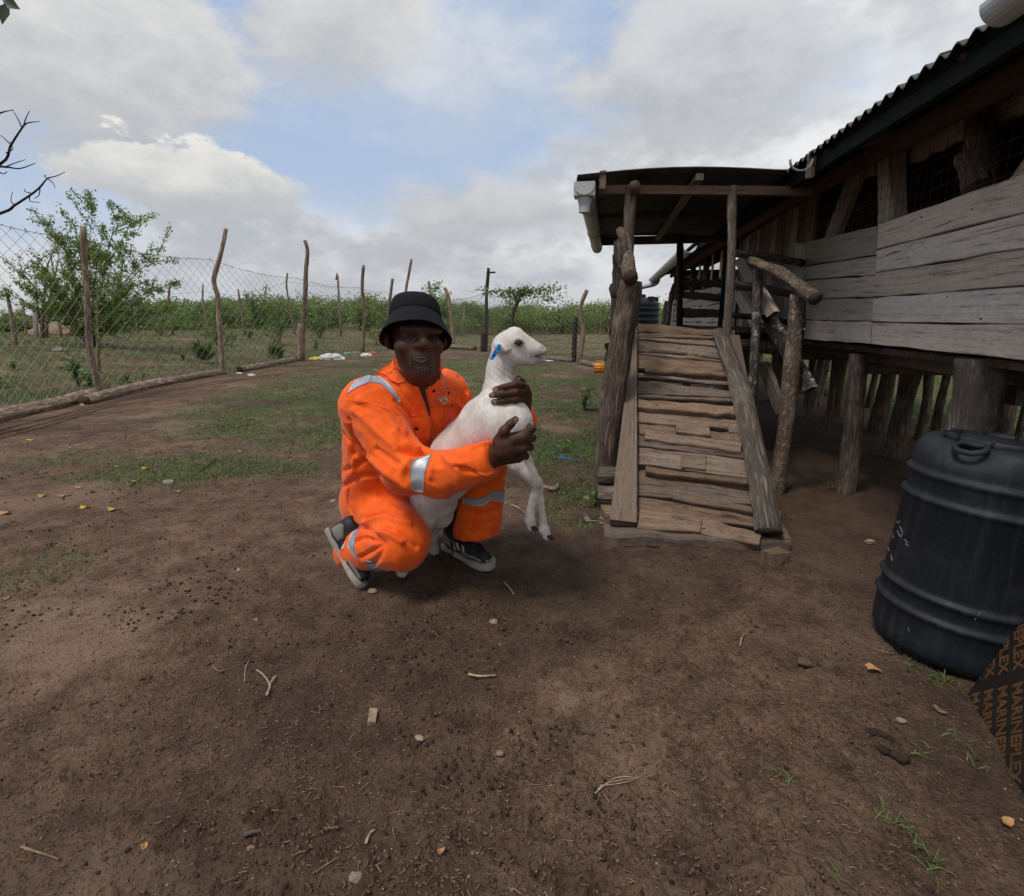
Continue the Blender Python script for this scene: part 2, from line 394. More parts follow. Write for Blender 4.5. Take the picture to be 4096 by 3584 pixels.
plain('rebar', (.12, .065, .04), .8, .3, .2, var=.3, scale=60)
plain('tank_plastic', (.006, .008, .010), .55, .25, scale=6)
plain('dark_green_paint', (.012, .03, .02), .55, .4, scale=20, dirt=(.03, .03, .028))
plain('stone', (.27, .195, .135), .9, .2, var=.3, scale=40, bump=.4, dirt=(.15, .11, .08))
plain('grey_stone', (.22, .185, .15), .9, .2, var=.3, scale=40, bump=.4, dirt=(.13, .1, .08))
plain('chip', (.33, .23, .15), .9, .2, var=.35, scale=70)
plain('straw', (.19, .122, .072), .9, .2, var=.5, scale=25)
plain('pellet', (.034, .022, .015), .85, .2, var=.45, scale=50)
plain('clod', (.10, .064, .042), .95, .15, var=.35, scale=30)
plain('white_plastic', (.62, .62, .60), .45, .4, var=.15, scale=25, dirt=(.34, .30, .24))
plain('yellow_plastic', (.62, .40, .03), .5, .4, var=.15, scale=20, dirt=(.3, .2, .06))
plain('orange_plastic', (.60, .24, .02), .45, .4, var=.12, scale=14, dirt=(.32, .13, .03), dirt_amt=.4)
plain('green_plastic', (.10, .36, .22), .5, .4)
plain('red_plastic', (.5, .06, .06), .5, .4)
plain('blue_twine', (.03, .16, .55), .6, .3)
plain('white_twine', (.42, .40, .37), .7, .3)
plain('black_rubber', (.02, .02, .022), .6, .3)
leafy('yellow_leaf', (.55, .33, .02), (.65, .42, .06), .6, .2)
leafy('orange_leaf', (.42, .20, .07), (.52, .30, .14), .7, .15)
leafy('grass_mat', (.075, .112, .032), (.165, .215, .072))
leafy('dry_grass', (.12, .11, .045), (.24, .20, .10))
leafy('weed_leaf', (.07, .13, .03), (.15, .23, .06), .5, .3)
leafy('sprout_leaf', (.12, .26, .04), (.20, .36, .07), .5, .35)
leafy('shrub_leaf', (.15, .17, .05), (.29, .31, .10), .55, .3)
leafy('shrub_leaf_bright', (.12, .22, .04), (.24, .38, .08), .55, .3)
leafy('thicket_leaf', (.10, .15, .04), (.24, .31, .095), .6, .25)
leafy('thicket_leaf_dry', (.10, .10, .05), (.19, .18, .10), .7, .2)
leafy('dark_leaf', (.012, .03, .008), (.03, .06, .015), .5, .1)

# corrugated sheet, seen mostly from below
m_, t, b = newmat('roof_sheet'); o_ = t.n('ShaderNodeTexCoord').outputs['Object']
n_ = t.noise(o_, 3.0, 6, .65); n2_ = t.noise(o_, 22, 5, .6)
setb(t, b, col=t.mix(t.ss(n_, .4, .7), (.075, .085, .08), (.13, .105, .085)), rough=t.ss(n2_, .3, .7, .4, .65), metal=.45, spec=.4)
m_, t, b = newmat('fascia'); o_ = t.n('ShaderNodeTexCoord').outputs['Object']
setb(t, b, col=t.mix(t.ss(t.noise(o_, 4, 6, .6), .4, .7), (.008, .013, .009), (.018, .018, .014)), rough=.8, spec=.08)

# barrel: black plastic, dusty streaks and scuffs
m_, t, b = newmat('barrel_plastic'); o_ = t.n('ShaderNodeTexCoord').outputs['Object']
st = t.noise(t.v('MULTIPLY', o_, (26, 26, 1.6)), 1, 6, .65); du = t.noise(o_, 5, 6, .65); fi = t.noise(o_, 90, 4, .6)
c = t.mix(t.m('MULTIPLY', t.ss(st, .48, .75), .55), (.013, .015, .018), (.050, .053, .060))
c = t.mix(t.ss(du, .5, .75, 0, .5), c, (.055, .053, .052))
setb(t, b, col=t.mix(t.ss(fi, .64, .74, 0, .35), c, (.14, .14, .14)), rough=t.ss(du, .3, .7, .52, .68), spec=.28, nrm=t.bump(fi, .12, .002))
plain('barrel_scuff', (.15, .15, .15), .8, .2, var=.4, scale=150)
plain('film_ply', (.017, .013, .010), .38, .45, var=.2, scale=9, dirt=(.04, .028, .02), dirt_amt=.5)
plain('ply_print', (.115, .052, .020), .5, .35, var=.25, scale=40, dirt=(.09, .05, .025), dirt_amt=.5)

# soil: colour by the ground's own attributes 'grass' and 'damp'
m_, t, b = newmat('soil'); o_ = t.n('ShaderNodeTexCoord').outputs['Object']
ga = t.n('ShaderNodeAttribute', attribute_name='grass').outputs['Fac']; dp = t.n('ShaderNodeAttribute', attribute_name='damp_shade').outputs['Fac']
dry = t.n('ShaderNodeAttribute', attribute_name='dry').outputs['Fac']
a1 = t.noise(o_, 1.3, 7, .66); a2 = t.noise(o_, 7, 8, .72); a3 = t.noise(o_, 70, 6, .7); v_ = t.vor(o_, 110); v2 = t.vor(o_, 260)
f = t.m('ADD', t.m('MULTIPLY', a2, .55), t.m('MULTIPLY', a3, .45))
c = t.ramp(f, [(.34, (.030, .0165, .010)), (.45, (.094, .055, .035)), (.56, (.172, .105, .068)), (.72, (.30, .200, .138))])
c = t.mix(t.ss(a1, .50, .62, 0, .6), c, (.26, .172, .118)); c = t.mix(t.ss(a1, .44, .34, 0, .55), c, (.05, .031, .020))
c = t.mix(t.m('MULTIPLY', dp, .70), c, t.mix(a2, (.022, .013, .0085), (.072, .043, .028)))  # dark mix serves damp patches and painted shade alike
c = t.mix(t.m('MULTIPLY', dry, .7), c, t.mix(a2, (.24, .17, .075), (.36, .27, .15)))
c = t.mix(t.m('MULTIPLY', ga, t.ss(a2, .32, .58, .25, .88)), c, t.mix(a3, (.05, .075, .024), (.12, .15, .052)))
speck = t.ss(v2, .10, .20); c = t.mix(t.m('MULTIPLY', t.m('SUBTRACT', 1, speck), .45), c, (.26, .21, .16))
h = t.m('ADD', t.m('MULTIPLY', a3, 1.0), t.m('ADD', t.m('MULTIPLY', t.ss(v_, 0, .5), -.6), t.m('MULTIPLY', a2, 1.2)))
setb(t, b, col=c, rough=.93, spec=.2, nrm=t.bump(h, .85, .014))
# ------------------------------------------------------------------ terrain
def terrain(x, y):
    x = np.asarray(x, float); y = np.asarray(y, float)
    h = .45*sstep(-x, 8.2, 15)*sstep(y, -5, 4)
    r = np.hypot(x, y)
    return h + .05*fbm2(x, y, .12, 2)*sstep(r, 10, 22)
def gt(px, py):                        # where the pixel's ray meets the terrain
    r = ray(px, py); z = 0.0; r2 = min(r[2], -.0035)
    for _ in range(14):
        p = CAM+r*((z-EYE)/r2); z = .5*z+.5*float(terrain(p[0:1], p[1:2])[0])
    p[2] = float(terrain(p[0:1], p[1:2])[0]); return p
def hd(p): return float((np.asarray(p)-CAM)@FH)

def blob(x, y, cx, cy, rx, ry, s=.5):
    d = np.hypot((x-cx)/rx, (y-cy)/ry); return sstep(1-d, 0, s)
def grass_d(x, y):
    n = fbm2(x, y, .9, 3); n2 = fbm2(x, y, 3.1, 2, 5.0)
    g = np.zeros_like(x)
    for a in ((-3.4, 6.8, 2.3, 3.2, 1.0), (-2.9, 4.7, 1.5, 1.1, .85), (-4.6, 9.2, 1.9, 3.2, .9), (-3.2, 3.3, 1.5, .6, .6), (-2.4, 1.7, .35, .35, .16),
              (-1.2, 8.6, 2.2, 3.4, 1.0), (-3.0, 12.5, 2.6, 4.0, 1.0), (-.55, 5.2, 1.1, 2.2, .95), (-.1, 3.1, .35, .6, .5), (-6.4, 13.5, 1.2, 4, .5)):
        g = np.maximum(g, blob(x, y, *a[:4])*a[4])
    g = g*sstep(n+n2*.9, -.55, .45)
    left = sstep(-x, 7.1, 7.9)*sstep(n+.4*n2, -.45, .2)*.85
    far = sstep(y+x*.62, 14.2, 15.6)*sstep(n, -.5, .3)*.55
    far = np.where(x > 2.2, 0, far)
    shed_side = sstep(x, 2.6, 3.4)*sstep(y, 3.5, 5)*sstep(n+.3*n2, -.6, .1)
    return np.clip(np.maximum.reduce([g, left, far, shed_side]), 0, 1)
def damp_shade_d(x, y):  # random damp patches plus shade painted into the soil colour
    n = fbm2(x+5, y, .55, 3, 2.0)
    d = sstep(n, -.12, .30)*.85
    d = np.maximum(d, blob(x, y, -.75, 2.0, 1.1, .9)*.75)  # darker ellipse round the man
    d = np.maximum(d, sstep(x, .45, 1.2)*1.0); d = np.maximum(d, sstep(1.5-y, 0, .9)*.55)  # soil painted darker under the shed for shade, and towards the camera
    d = np.maximum(d, blob(x, y, -.2, 4.0, .9, 1.4)*.8)  # darker ellipse at the porch's left front
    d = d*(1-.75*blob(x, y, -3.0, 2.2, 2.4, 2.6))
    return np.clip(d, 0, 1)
def dry_d(x, y):
    n = fbm2(x, y+3, .5, 3, 9.0)
    r = np.hypot(x+1, y)
    return np.clip(sstep(-x, 8.5, 11)*sstep(n, -.05, .3)*.6+sstep(y+x*.62, 15, 18)*(x < 2)*sstep(n, -.25, .25)*.75, 0, 1)

# ground: one polar sheet round the camera, finer where the camera looks
front = np.radians(np.arange(-62, 62, .36)); back = np.radians(np.arange(62, 298, 4.0))
th = np.concatenate([front, back])-YAW
rr = np.concatenate([[.05], np.geomspace(.45, 8, 500), np.geomspace(8.1, 900, 130)])
TH, RR = np.meshgrid(th, rr); gx = np.sin(TH)*RR; gy = np.cos(TH)*RR
gz = terrain(gx, gy)
near = 1-sstep(RR, 7, 14)
clod = fbm2(gx, gy, 7, 3, 1.0)*.015+fbm2(gx, gy, 34, 2, 3.0)*.0065+fbm2(gx, gy, 95, 1, 6.0)*.003
gz = gz+clod*near+fbm2(gx, gy, 1.1, 2, 8.0)*.012*near
gz = gz-.10*blob(gx, gy, 1.75, .7, .55, 1.1)      # hollow behind the leaning board
hp_g = np.random.default_rng(19)
for _ in range(420):                                # hoof prints: paired shallow dents with a raised rim
    r0 = .8*(7/.8)**hp_g.random(); a0 = rad(hp_g.uniform(-46, 46))-YAW; cx, cy = math.sin(a0)*r0, math.cos(a0)*r0; rot = hp_g.uniform(0, 6.28)
    if cx > 1.1: continue
    i0, i1 = np.searchsorted(rr, [r0-.07, r0+.07]); j0, j1 = np.searchsorted(th[:len(front)], [a0-.07/r0, a0+.07/r0]); sl = (slice(i0, i1), slice(j0, j1))
    dx, dy = gx[sl]-cx, gy[sl]-cy; u = dx*math.cos(rot)+dy*math.sin(rot); v = -dx*math.sin(rot)+dy*math.cos(rot); s_ = hp_g.uniform(.016, .024)
    for o in (-.62, .62): q_ = np.hypot(u/(s_*1.4), (v-o*s_)/(s_*.62)); gz[sl] += -.010*np.exp(-q_**4)+.004*np.exp(-((q_-1.35)/.3)**2)
nr, nt = gx.shape; idx = np.arange(nr*nt).reshape(nr, nt)
F = np.stack([idx[:-1], np.roll(idx, -1, 1)[:-1], np.roll(idx, -1, 1)[1:], idx[1:]], -1).reshape(-1, 4)
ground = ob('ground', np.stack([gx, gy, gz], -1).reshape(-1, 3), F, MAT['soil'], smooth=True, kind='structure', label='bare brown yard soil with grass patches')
for nm, fn in (('grass', grass_d), ('damp_shade', damp_shade_d), ('dry', dry_d)):
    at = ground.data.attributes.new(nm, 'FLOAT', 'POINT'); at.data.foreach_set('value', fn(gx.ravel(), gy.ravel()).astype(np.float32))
def gz_at(x, y):
    x = np.asarray(x, float); y = np.asarray(y, float); nr_ = 1-sstep(np.hypot(x, y), 7, 14)
    return terrain(x, y)+(fbm2(x, y, 7, 3, 1.0)*.015+fbm2(x, y, 34, 2, 3.0)*.0065)*nr_+fbm2(x, y, 1.1, 2, 8.0)*.012*nr_

# ------------------------------------------------------------------ grass
def in_view(x, y, m_=.12):
    f = -x*math.sin(YAW)+y*math.cos(YAW); s_ = x*math.cos(YAW)+y*math.sin(YAW)
    return (f > .4) & (np.abs(s_) < f*(.97+m_)+.3)
def scatter(n, rmin, rmax, dens, g, power=1.0):
    """points in the field of view, thinned by dens"""
    r = rmin*(rmax/rmin)**(g.random(n)**power); a = rad(1)*g.uniform(-50, 50, n)-YAW
    x = np.sin(a)*r; y = np.cos(a)*r; k = g.random(n) < dens(x, y); return x[k], y[k]
g = np.random.default_rng(21)
def blades(name, n, rmin, rmax, dens, hmin, hmax, wd, mat, label, lean=.6):
    x, y = scatter(n, rmin, rmax, dens, g); k = len(x)
    r = np.hypot(x, y); L = g.uniform(hmin, hmax, k); D = np.stack([g.normal(0, lean, k), g.normal(0, lean, k), np.ones(k)], 1)
    D /= np.linalg.norm(D, axis=1)[:, None]
    V, F = ribbons(np.stack([x, y, gz_at(x, y)-.003], 1), D, L, wd*(.6+.07*r), g.uniform(.2, 1.2, (k, 1)), g)
    ob(name, V, F, MAT[mat], kind='stuff', label=label, cat='grass')
blades('yard_grass', 460000, 2.0, 19, lambda x, y: grass_d(x, y)*(x > -7.4)*(y+x*.62 < 15), .02, .06, .0055, 'grass_mat', 'short green grass in the yard', .8)
blades('field_grass', 110000, 7.0, 45, lambda x, y: grass_d(x, y)*((x < -7.4) | (y+x*.62 > 15)), .04, .14, .008, 'grass_mat', 'rough green grass beyond the fences', .6)
blades('dry_field_grass', 90000, 9, 50, lambda x, y: .6*((x < -7.6) | ((y+x*.62 > 15) & (x < 2)))*(.25+dry_d(x, y)), .06, .20, .006, 'dry_grass', 'dry yellow grass beyond the fences', .7)

# ------------------------------------------------------------------ litter on the yard
ico = bmesh.new(); bmesh.ops.create_icosphere(ico, subdivisions=1, radius=1.0)
IV = np.array([v.co for v in ico.verts]); IF = np.array([[v.index for v in f.verts] for f in ico.faces]); ico.free()
def lumps(x, y, s, g, flat=.8, sink=.25):
    k = len(x); S = s[:, None, None]*g.uniform(.75, 1.2, (k, 1, 3))*np.array([1, 1, flat])
    V = IV[None]*S*(1+g.normal(0, .1, (k, 12, 1))) + np.stack([x, y, gz_at(x, y)+s*(flat-sink)], 1)[:, None]
    return V.reshape(-1, 3), (IF[None]+(np.arange(k)*12)[:, None, None]).reshape(-1, 3)
def clump(x, y): return np.clip(.06+1.1*sstep(fbm2(x, y, 1.6, 3, 4.0), .0, .5), 0, 1)*(.35+.65*blob(x, y, -2.6, 2.9, 2.6, 3.2, .6))*(1-.8*(grass_d(x, y) > .5))*(x < 1.2)
x, y = scatter(15000, .62, 8, clump, g, 1.0)
V, F = lumps(x, y, g.uniform(.0032, .0068, len(x))*(.85+.06*np.hypot(x, y)), g)
ob('dung_pellets', V, F, MAT['pellet'], smooth=True, kind='stuff', label='dark goat droppings scattered over the yard', cat='droppings')
x, y = scatter(26000, .62, 7, lambda x, y: .8*(x < 1.15)*np.clip(.3+fbm2(x, y, 2.2, 2, 6.0), .1, 1), g)
V, F = lumps(x, y, g.uniform(.0018, .0058, len(x))*(.8+.1*np.hypot(x, y)), g, .6)
ob('soil_crumbs', V, F, MAT['clod'], kind='stuff', label='crumbs of brown soil on the yard', cat='soil')
x, y = scatter(1500, .62, 8, lambda x, y: .7*(x < 1.15), g)
V, F = lumps(x, y, g.uniform(.0014, .0036, len(x))*(.8+.1*np.hypot(x, y)), g, .7)
ob('pebbles', V, F, MAT['stone'], kind='stuff', label='tiny pale pebbles on the yard', cat='pebbles')
x, y = scatter(13000, .62, 7, lambda x, y: .75*(x < 1.15)*np.clip(.25+sstep(fbm2(x, y, 1.4, 3, 12.0), -.2, .4), 0, 1), g); k = len(x)
a = g.uniform(0, 6.28, k); L = g.uniform(.004, .012, k)*np.where(g.random(k) < .12, 2.4, 1); dz = g.normal(0, .15, k)
C = np.stack([x, y, gz_at(x, y)+.004], 1); D = np.stack([np.cos(a), np.sin(a), dz], 1)*L[:, None]
V, F = segs(C-D/2, C+D/2, g.uniform(.0006, .0014, k), 4)
ob('straw_litter', V, F, MAT['straw'], kind='stuff', label='bits of straw and wood chips on the yard', cat='straw')

# ------------------------------------------------------------------ thicket at the horizon
def bush_points(c, rx, h, n, g):
    """leaf positions in a lumpy crown: several overlapping clumps"""
    m_ = 8; cc = g.normal(0, .42, (m_, 3))*np.array([rx, rx, 0])+np.stack([np.zeros(m_), np.zeros(m_), h*g.uniform(.14, .92, m_)], 1)
    i = g.integers(0, m_, n); s_ = np.array([rx*.55, rx*.55, h*.24])
    return c+cc[i]+randdir(n, g)*(g.random((n, 1))**.45)*s_*g.uniform(.7, 1.1, (n, 1))
PTS, DRY, ST = [], [], []
def thicket(px0, px1, base_y, top_fn, step, nleaf, drop=.0, stems=0, depth=6):
    px = px0
    while px < px1:
        for row in range(3):
            b = gt(px+g.uniform(-8, 8), base_y+g.uniform(-1.0, 1.5)); dd = hd(b)
            c = CAM+(b-CAM)*(1+row*depth/dd*g.uniform(.6, 1.2)); c[2] = terrain(c[0], c[1])
            top = pd(px, top_fn(px)+g.normal(0, 5), hd(c))[2]; h = max(.7, top-c[2])*g.uniform(.86, 1.05)
            rx = h*g.uniform(.5, .9)
            P = bush_points(c, rx, h, int(nleaf*(.7+.3*(row == 0))), g)
            (DRY if g.random() < drop else PTS).append(P)
            if stems and row == 0:
                for _ in range(stems):
                    s0 = c+np.array([g.normal(0, rx*.5), g.normal(0, .5), 0]); s1 = s0+np.array([g.normal(0, .25), g.normal(0, .2), h*g.uniform(.5, .8)])
                    ST.append((s0, s1))
        px += step*g.uniform(.7, 1.3)
thicket(-260, 150, 664, lambda x: 634, 19, 640, .1)
thicket(130, 420, 660, lambda x: 606-.01*(x-130), 15, 720, .08)
thicket(400, 900, 657, lambda x: 599+4*math.sin(x*.05), 14, 760, .1)
thicket(840, 1330, 667, lambda x: 611+5*math.sin(x*.04), 14, 860, .08, 3)
for k in range(46):                    # beyond the shed, to the right
    c = np.array([g.uniform(6.5, 24), g.uniform(7, 24), 0.0]); 
    PTS.append(bush_points(c, g.uniform(.8, 1.5), g.uniform(1.2, 2.3), 420, g))
for k in range(20):
    c = np.array([g.uniform(1.5, 9), g.uniform(24, 34), 0.0]); PTS.append(bush_points(c, 1.6, 2.2, 260, g))
for nm, L_, mt, lb in (('thicket', PTS, 'thicket_leaf', 'dense green scrub along the horizon'), ('dry_thicket', DRY, 'thicket_leaf_dry', 'greyish half-dry scrub among the green bushes')):
    P = np.vstack(L_); k = len(P); dist = np.linalg.norm(P-CAM, axis=1)
    sz = np.clip(.0034*dist, .05, .22)*g.uniform(.6, 1.3, k)
    V, F = cards(P, randdir(k, g, .7), randdir(k, g), sz, sz*.62, .2)
    ob(nm, V, F, MAT[mt], kind='stuff', label=lb, cat='scrub')
V, F = segs([a for a, b in ST], [b for a, b in ST], .022, 4)
ob('thicket_stems', V, F, MAT['fence_bark'], kind='stuff', label='thin pale stems under the horizon scrub', cat='stems')
# ------------------------------------------------------------------ fence posts from their outlines
def post_path(px, base_y=None):
    b = gt(*px[-1]); d = hd(b); P = [pd(x, y, d) for x, y in px[:-1]]+[b-np.array([0, 0, .05])]
    return P[::-1], d
def fence_post(px, r, parent, mat='fence_bark', name='post', seed=0, rings=16, **kw):
    P, d = post_path(px)
    V, F, U, fm = tube(P, np.linspace(r*1.12, r*.86, len(P)), 9, rings, .07, seed)
    ob(name, V, F, [MAT[mat], MAT['cut_end']], parent, U, True, fm, **kw)
    return P
def chain_link(A, B, zt, zb, cell, jit, g, wide=1.35):
    """wire net between two ground points; zt, zb: heights at both ends"""
    L = np.linalg.norm(B-A); nc = max(2, int(L/(cell*wide)*2)); nrw = int((zt[0]-zb[0])/cell*2)
    i, j = np.meshgrid(np.arange(nc+1), np.arange(nrw+1), indexing='ij')
    s_ = i/nc; v_ = j/nrw
    sag = -.07*np.sin(s_*math.pi)*v_**2
    P = A+(B-A)*s_[..., None]
    P[..., 2] += (zb[0]+(zb[1]-zb[0])*s_)*(1-v_)+(zt[0]+(zt[1]-zt[0])*s_)*v_+sag
    off = fbm2(P[..., 0]*2+P[..., 1], P[..., 2]*1.0, .9, 2)*jit; n_ = unit(np.cross(B-A, ZZ))
    P = P+off[..., None]*n_+np.stack([off*.2, off*.2, off*.25], -1)
    SA, SB = [], []
    for di in ((1, 1), (1, -1)):
        for a in range(nc):
            for b_ in range(nrw+1):
                e = b_+di[1]
                if 0 <= e <= nrw and (a+b_) % 2 == 0: SA.append(P[a, b_]); SB.append(P[a+1, e])
    return SA, SB, P[:, -1]
def barbed(P, g, every=.16):
    """twisted barbed wire along points P"""
    SA = list(P[:-1]); SB = list(P[1:]); A, B = [], []
    for a, b in zip(SA, SB):
        m_ = max(1, int(np.linalg.norm(b-a)/every))
        for k in range(m_):
            c = a+(b-a)*(k+g.random())/m_; d = randdir(1, g)[0]*.03; A.append(c-d); B.append(c+d)
    return SA+A, SB+B
g = np.random.default_rng(5)
FL = [[(-95, 430), (-60, 850)],
      [(166, 452), (169, 520), (174, 595), (176, 651), (179, 693), (189, 745), (200, 789)],
      [(452, 457), (446, 490), (437, 525), (428, 555), (429, 572), (437, 597), (438, 637), (441, 679), (443, 712), (447, 746)],
      [(610, 481), (615, 500), (614, 518), (612, 545), (611, 579), (608, 623), (606, 680), (606, 722)],
      [(727, 530), (725, 557), (725, 590), (730, 629), (728, 656), (725, 704)],
      [(785, 557), (782, 583), (778, 612), (777, 650), (778, 698)],
      [(823, 518), (817, 552), (812, 580), (808, 640), (806, 695)]]
FR = [[(889, 575), (898, 598), (903, 640), (908, 690)],
      [(977, 536), (975, 563), (973, 596), (973, 651), (971, 703)],
      [(1050, 574), (1038, 600), (1028, 622), (1023, 657), (1020, 712)],
      [(1174, 580), (1162, 611), (1163, 642), (1167, 664), (1158, 725)]]
def build_fence(name, posts, rads, label, zt, extra_end, cell, mats):
    b0 = gt(*posts[1][-1])
    root = empty(name, (b0[0], b0[1], 0), label, 'fence')
    bases = []
    for i, p in enumerate(posts):
        P = fence_post(p, rads[i], root, mats[i] if mats else 'fence_bark', seed=40+i+len(posts)); bases.append(np.array([P[0][0], P[0][1], terrain(P[0][0], P[0][1])]))
    line = bases+[np.array(e, float) for e in extra_end]
    A, B, TA, TB = [], [], [], []; tops = []
    for i in range(len(line)-1):
        a, b, tp = chain_link(line[i], line[i+1], (zt[i], zt[i+1]), (.06, .06), cell, .05, g); A += a; B += b; tops.append(tp)
    V, F = segs(A, B, .0024); ob('chain_link_net', V, F, MAT['wire'], root)
    tp = np.vstack(tops); a, b = barbed(tp, g); V, F = segs(a, b, .0034)
    ob('barbed_wire', V, F, MAT['rusty_wire'], root)
    mid = tp.copy(); mid[:, 2] -= 1.02; V, F = segs(mid[:-1], mid[1:], .0022); ob('straining_wire', V, F, MAT['wire'], root)
    return root, line
fl, fline = build_fence('chain_link_fence', FL+[[(857, 562), (861, 587), (866, 640), (868, 694)]], [.045, .041, .047, .054, .056, .06, .056, .056],
                        'tall chain-link fence on crooked poles left of the kneeling man', [2.16, 2.14, 2.2, 2.1, 2.1, 2.05, 2.0, 1.95], [], .175, None)
fr, frline = build_fence('chain_link_fence', FR, [.075, .06, .05, .055], 'sagging chain-link fence with lamp pole behind the goat', [1.9, 1.95, 1.75, 1.3, 1.25],
                         [(.62, 13.4, 0)], .17, ['fence_bark', 'twig_bark', 'twig_bark', 'fence_bark'])
# link between the two fences
a, b, tp = chain_link(fline[-1], frline[0], (1.95, 1.9), (.06, .06), .17, .05, g)
V, F = segs(a, b, .0024); ob('chain_link_net', V, F, MAT['wire'], fr)
# stub posts tied to the fence posts, and the lamp on its pole
fence_post([(602, 647), (602, 680), (601, 722)], .085, fl, 'fence_bark', 'stub_post', 91, 8)
fence_post([(1153, 633), (1150, 660), (1147, 723)], .06, fr, 'twig_bark', 'stub_post', 92, 8)
fence_post([(968, 662), (968, 703)], .12, fr, 'twig_bark', 'stub_post', 93, 6)
P, d = post_path(FR[1])
V, F = box(pd(983, 545, d), (.26, .10, .05), np.array([[.98, .1, 0], [-.1, .98, 0], [0, 0, 1]])); ob('solar_lamp', V, F, MAT['black_rubber'], fr)

# far barbed-wire fence on the left
ff = None; tops = []; prev = None
FF = [[(14, 584), (24, 640), (31, 690)], [(46, 606), (53, 672)], [(84, 587), (89, 669)], [(110, 592), (116, 630), (123, 674)], [(172, 600), (180, 672)], [(268, 610), (276, 668)],
      [(339, 574), (338, 610), (346, 671)], [(406, 569), (406, 605), (418, 668)], [(476, 579), (483, 620), (490, 672)], [(575, 546), (573, 575), (583, 630), (590, 669)], [(672, 560), (675, 548), (678, 600), (682, 673)]]
b0 = gt(*FF[6][-1]); ff = empty('barbed_wire_fence', (b0[0], b0[1], terrain(b0[0], b0[1])), 'distant barbed-wire fence on thin poles before the horizon scrub', 'fence')
for i, p in enumerate(FF):
    P = fence_post(p, .042, ff, 'fence_bark', seed=60+i, rings=9); tops.append([np.array(P[0])+(np.array(P[-1])-P[0])*k for k in (.86, .6, .34)])
A, B = [], []
for a, b in zip(tops[:-1], tops[1:]):
    for k in range(3): A.append(a[k]); B.append(b[k])
V, F = segs(A, B, .005); ob('barbed_wire', V, F, MAT['rusty_wire'], ff)
# white pipe standing far left
P, d = post_path([(65.6, 556), (69, 615), (73, 676)]); V, F, U, fm = tube(P, .065, 12)
ob('white_pipe', V, F, MAT['white_plastic'], None, U, True, label='upright white pipe beside the tall shrub at far left', cat='pipe')

# ------------------------------------------------------------------ logs lying along the fences
def log(px, r, label, seed, mat='fence_bark', z=None, name='log', **kw):
    P = [gt(x, y+3) for x, y in px]; P = [p+np.array([0, 0, r*.6]) for p in P]
    V, F, U, fm = tube(P, np.full(len(P), r), 10, 4*len(P), .07, seed)
    return ob(name, V, F, [MAT[mat], MAT['cut_end']], None, U, True, fm, label=label, cat='log', **kw)
log([(-60, 860), (0, 839), (95, 817), (190, 793)], .085, 'long pale log on the ground at the left picture edge', 1)
log([(170, 806), (240, 787), (330, 765)], .075, 'cracked log lying at the foot of the nearest fence post', 2)
log([(300, 772), (380, 757), (446, 745)], .07, 'smooth log ending at the crooked fence post', 3)
log([(480, 741), (530, 732), (590, 720)], .075, 'short log between the crooked post and the stub post', 4)
log([(878, 692), (915, 695), (950, 698)], .10, 'pale log behind the man\'s hat at the corner of the fence', 5, 'grey_bark')
log([(1085, 716), (1120, 719), (1146, 722)], .07, 'whitish log in the grass right of the goat\'s muzzle', 6, 'grey_bark')
log([(1162, 725), (1185, 730), (1205, 733)], .07, 'whitish log beside the orange jerrycan', 7, 'grey_bark')
log([(1560, 765), (1600, 780), (1650, 790)], .07, 'pale log in the grass seen beneath the shed', 8, 'grey_bark')

# steel rods on the soil
def rod(px, label, r=.0055, group='steel rods lying parallel to the fence'):
    P = [gt(x, y)+np.array([0, 0, .012+.004*i % 3]) for i, (x, y) in enumerate(px)]
    V, F, U, fm = tube(P, r, 6, 5*len(P)); ob('steel_rod', V, F, MAT['rebar'], None, U, True, label=label, cat='rod', group=group)
rod([(-40, 872), (100, 838), (240, 803), (380, 775), (600, 745)], 'rusty steel rod lying nearest to the fence logs')
rod([(-40, 880), (100, 846), (240, 806), (390, 777), (560, 753)], 'rusty steel rod in the middle of the bundle')
rod([(-40, 890), (100, 853), (230, 814), (330, 803)], 'rusty steel rod lying furthest from the fence logs')
# ------------------------------------------------------------------ goat shed on stilts
WX = 1.38                              # outer face of the long wall
SH = empty('goat_shed', (2.1, 5.0, 0), 'weathered plank goat shed on stilts with dark corrugated roof', 'shed')
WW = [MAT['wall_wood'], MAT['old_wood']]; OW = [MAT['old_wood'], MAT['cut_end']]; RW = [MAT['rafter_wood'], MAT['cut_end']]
def c6(x, y): return (1500+x/2.56, y/2.56)
def c4(x, y): return (1100+x/3.413, 300+y/3.413)
def c3(x, y): return (1450+x/5.12, 475+y/5.12)
def c2(x, y): return (1200+x/7.168, 450+y/7.168)
def wpx(p, X=WX): return on_x(*c6(*p), X)
NX = np.array([-1.0, 0, 0])
left = [((262, 1245), (650, 1155)), ((265, 1367), (646, 1310)), ((275, 1437), (641, 1411)), ((288, 1534), (632, 1525)), ((284, 1641), (626, 1650)), ((270, 1740), (616, 1766))]
right = [((655, 1150), (1403, 930)), ((650, 1281), (1403, 1095)), ((643, 1402), (1403, 1265)), ((636, 1526), (1403, 1465)), ((628, 1651), (1403, 1668)), ((616, 1768), (1403, 1866))]
YN = .75                               # near end of the shed, outside the picture
def ext(a, b, Y):
    s_ = (Y-a[1])/(b[1]-a[1]); return a+(b-a)*s_
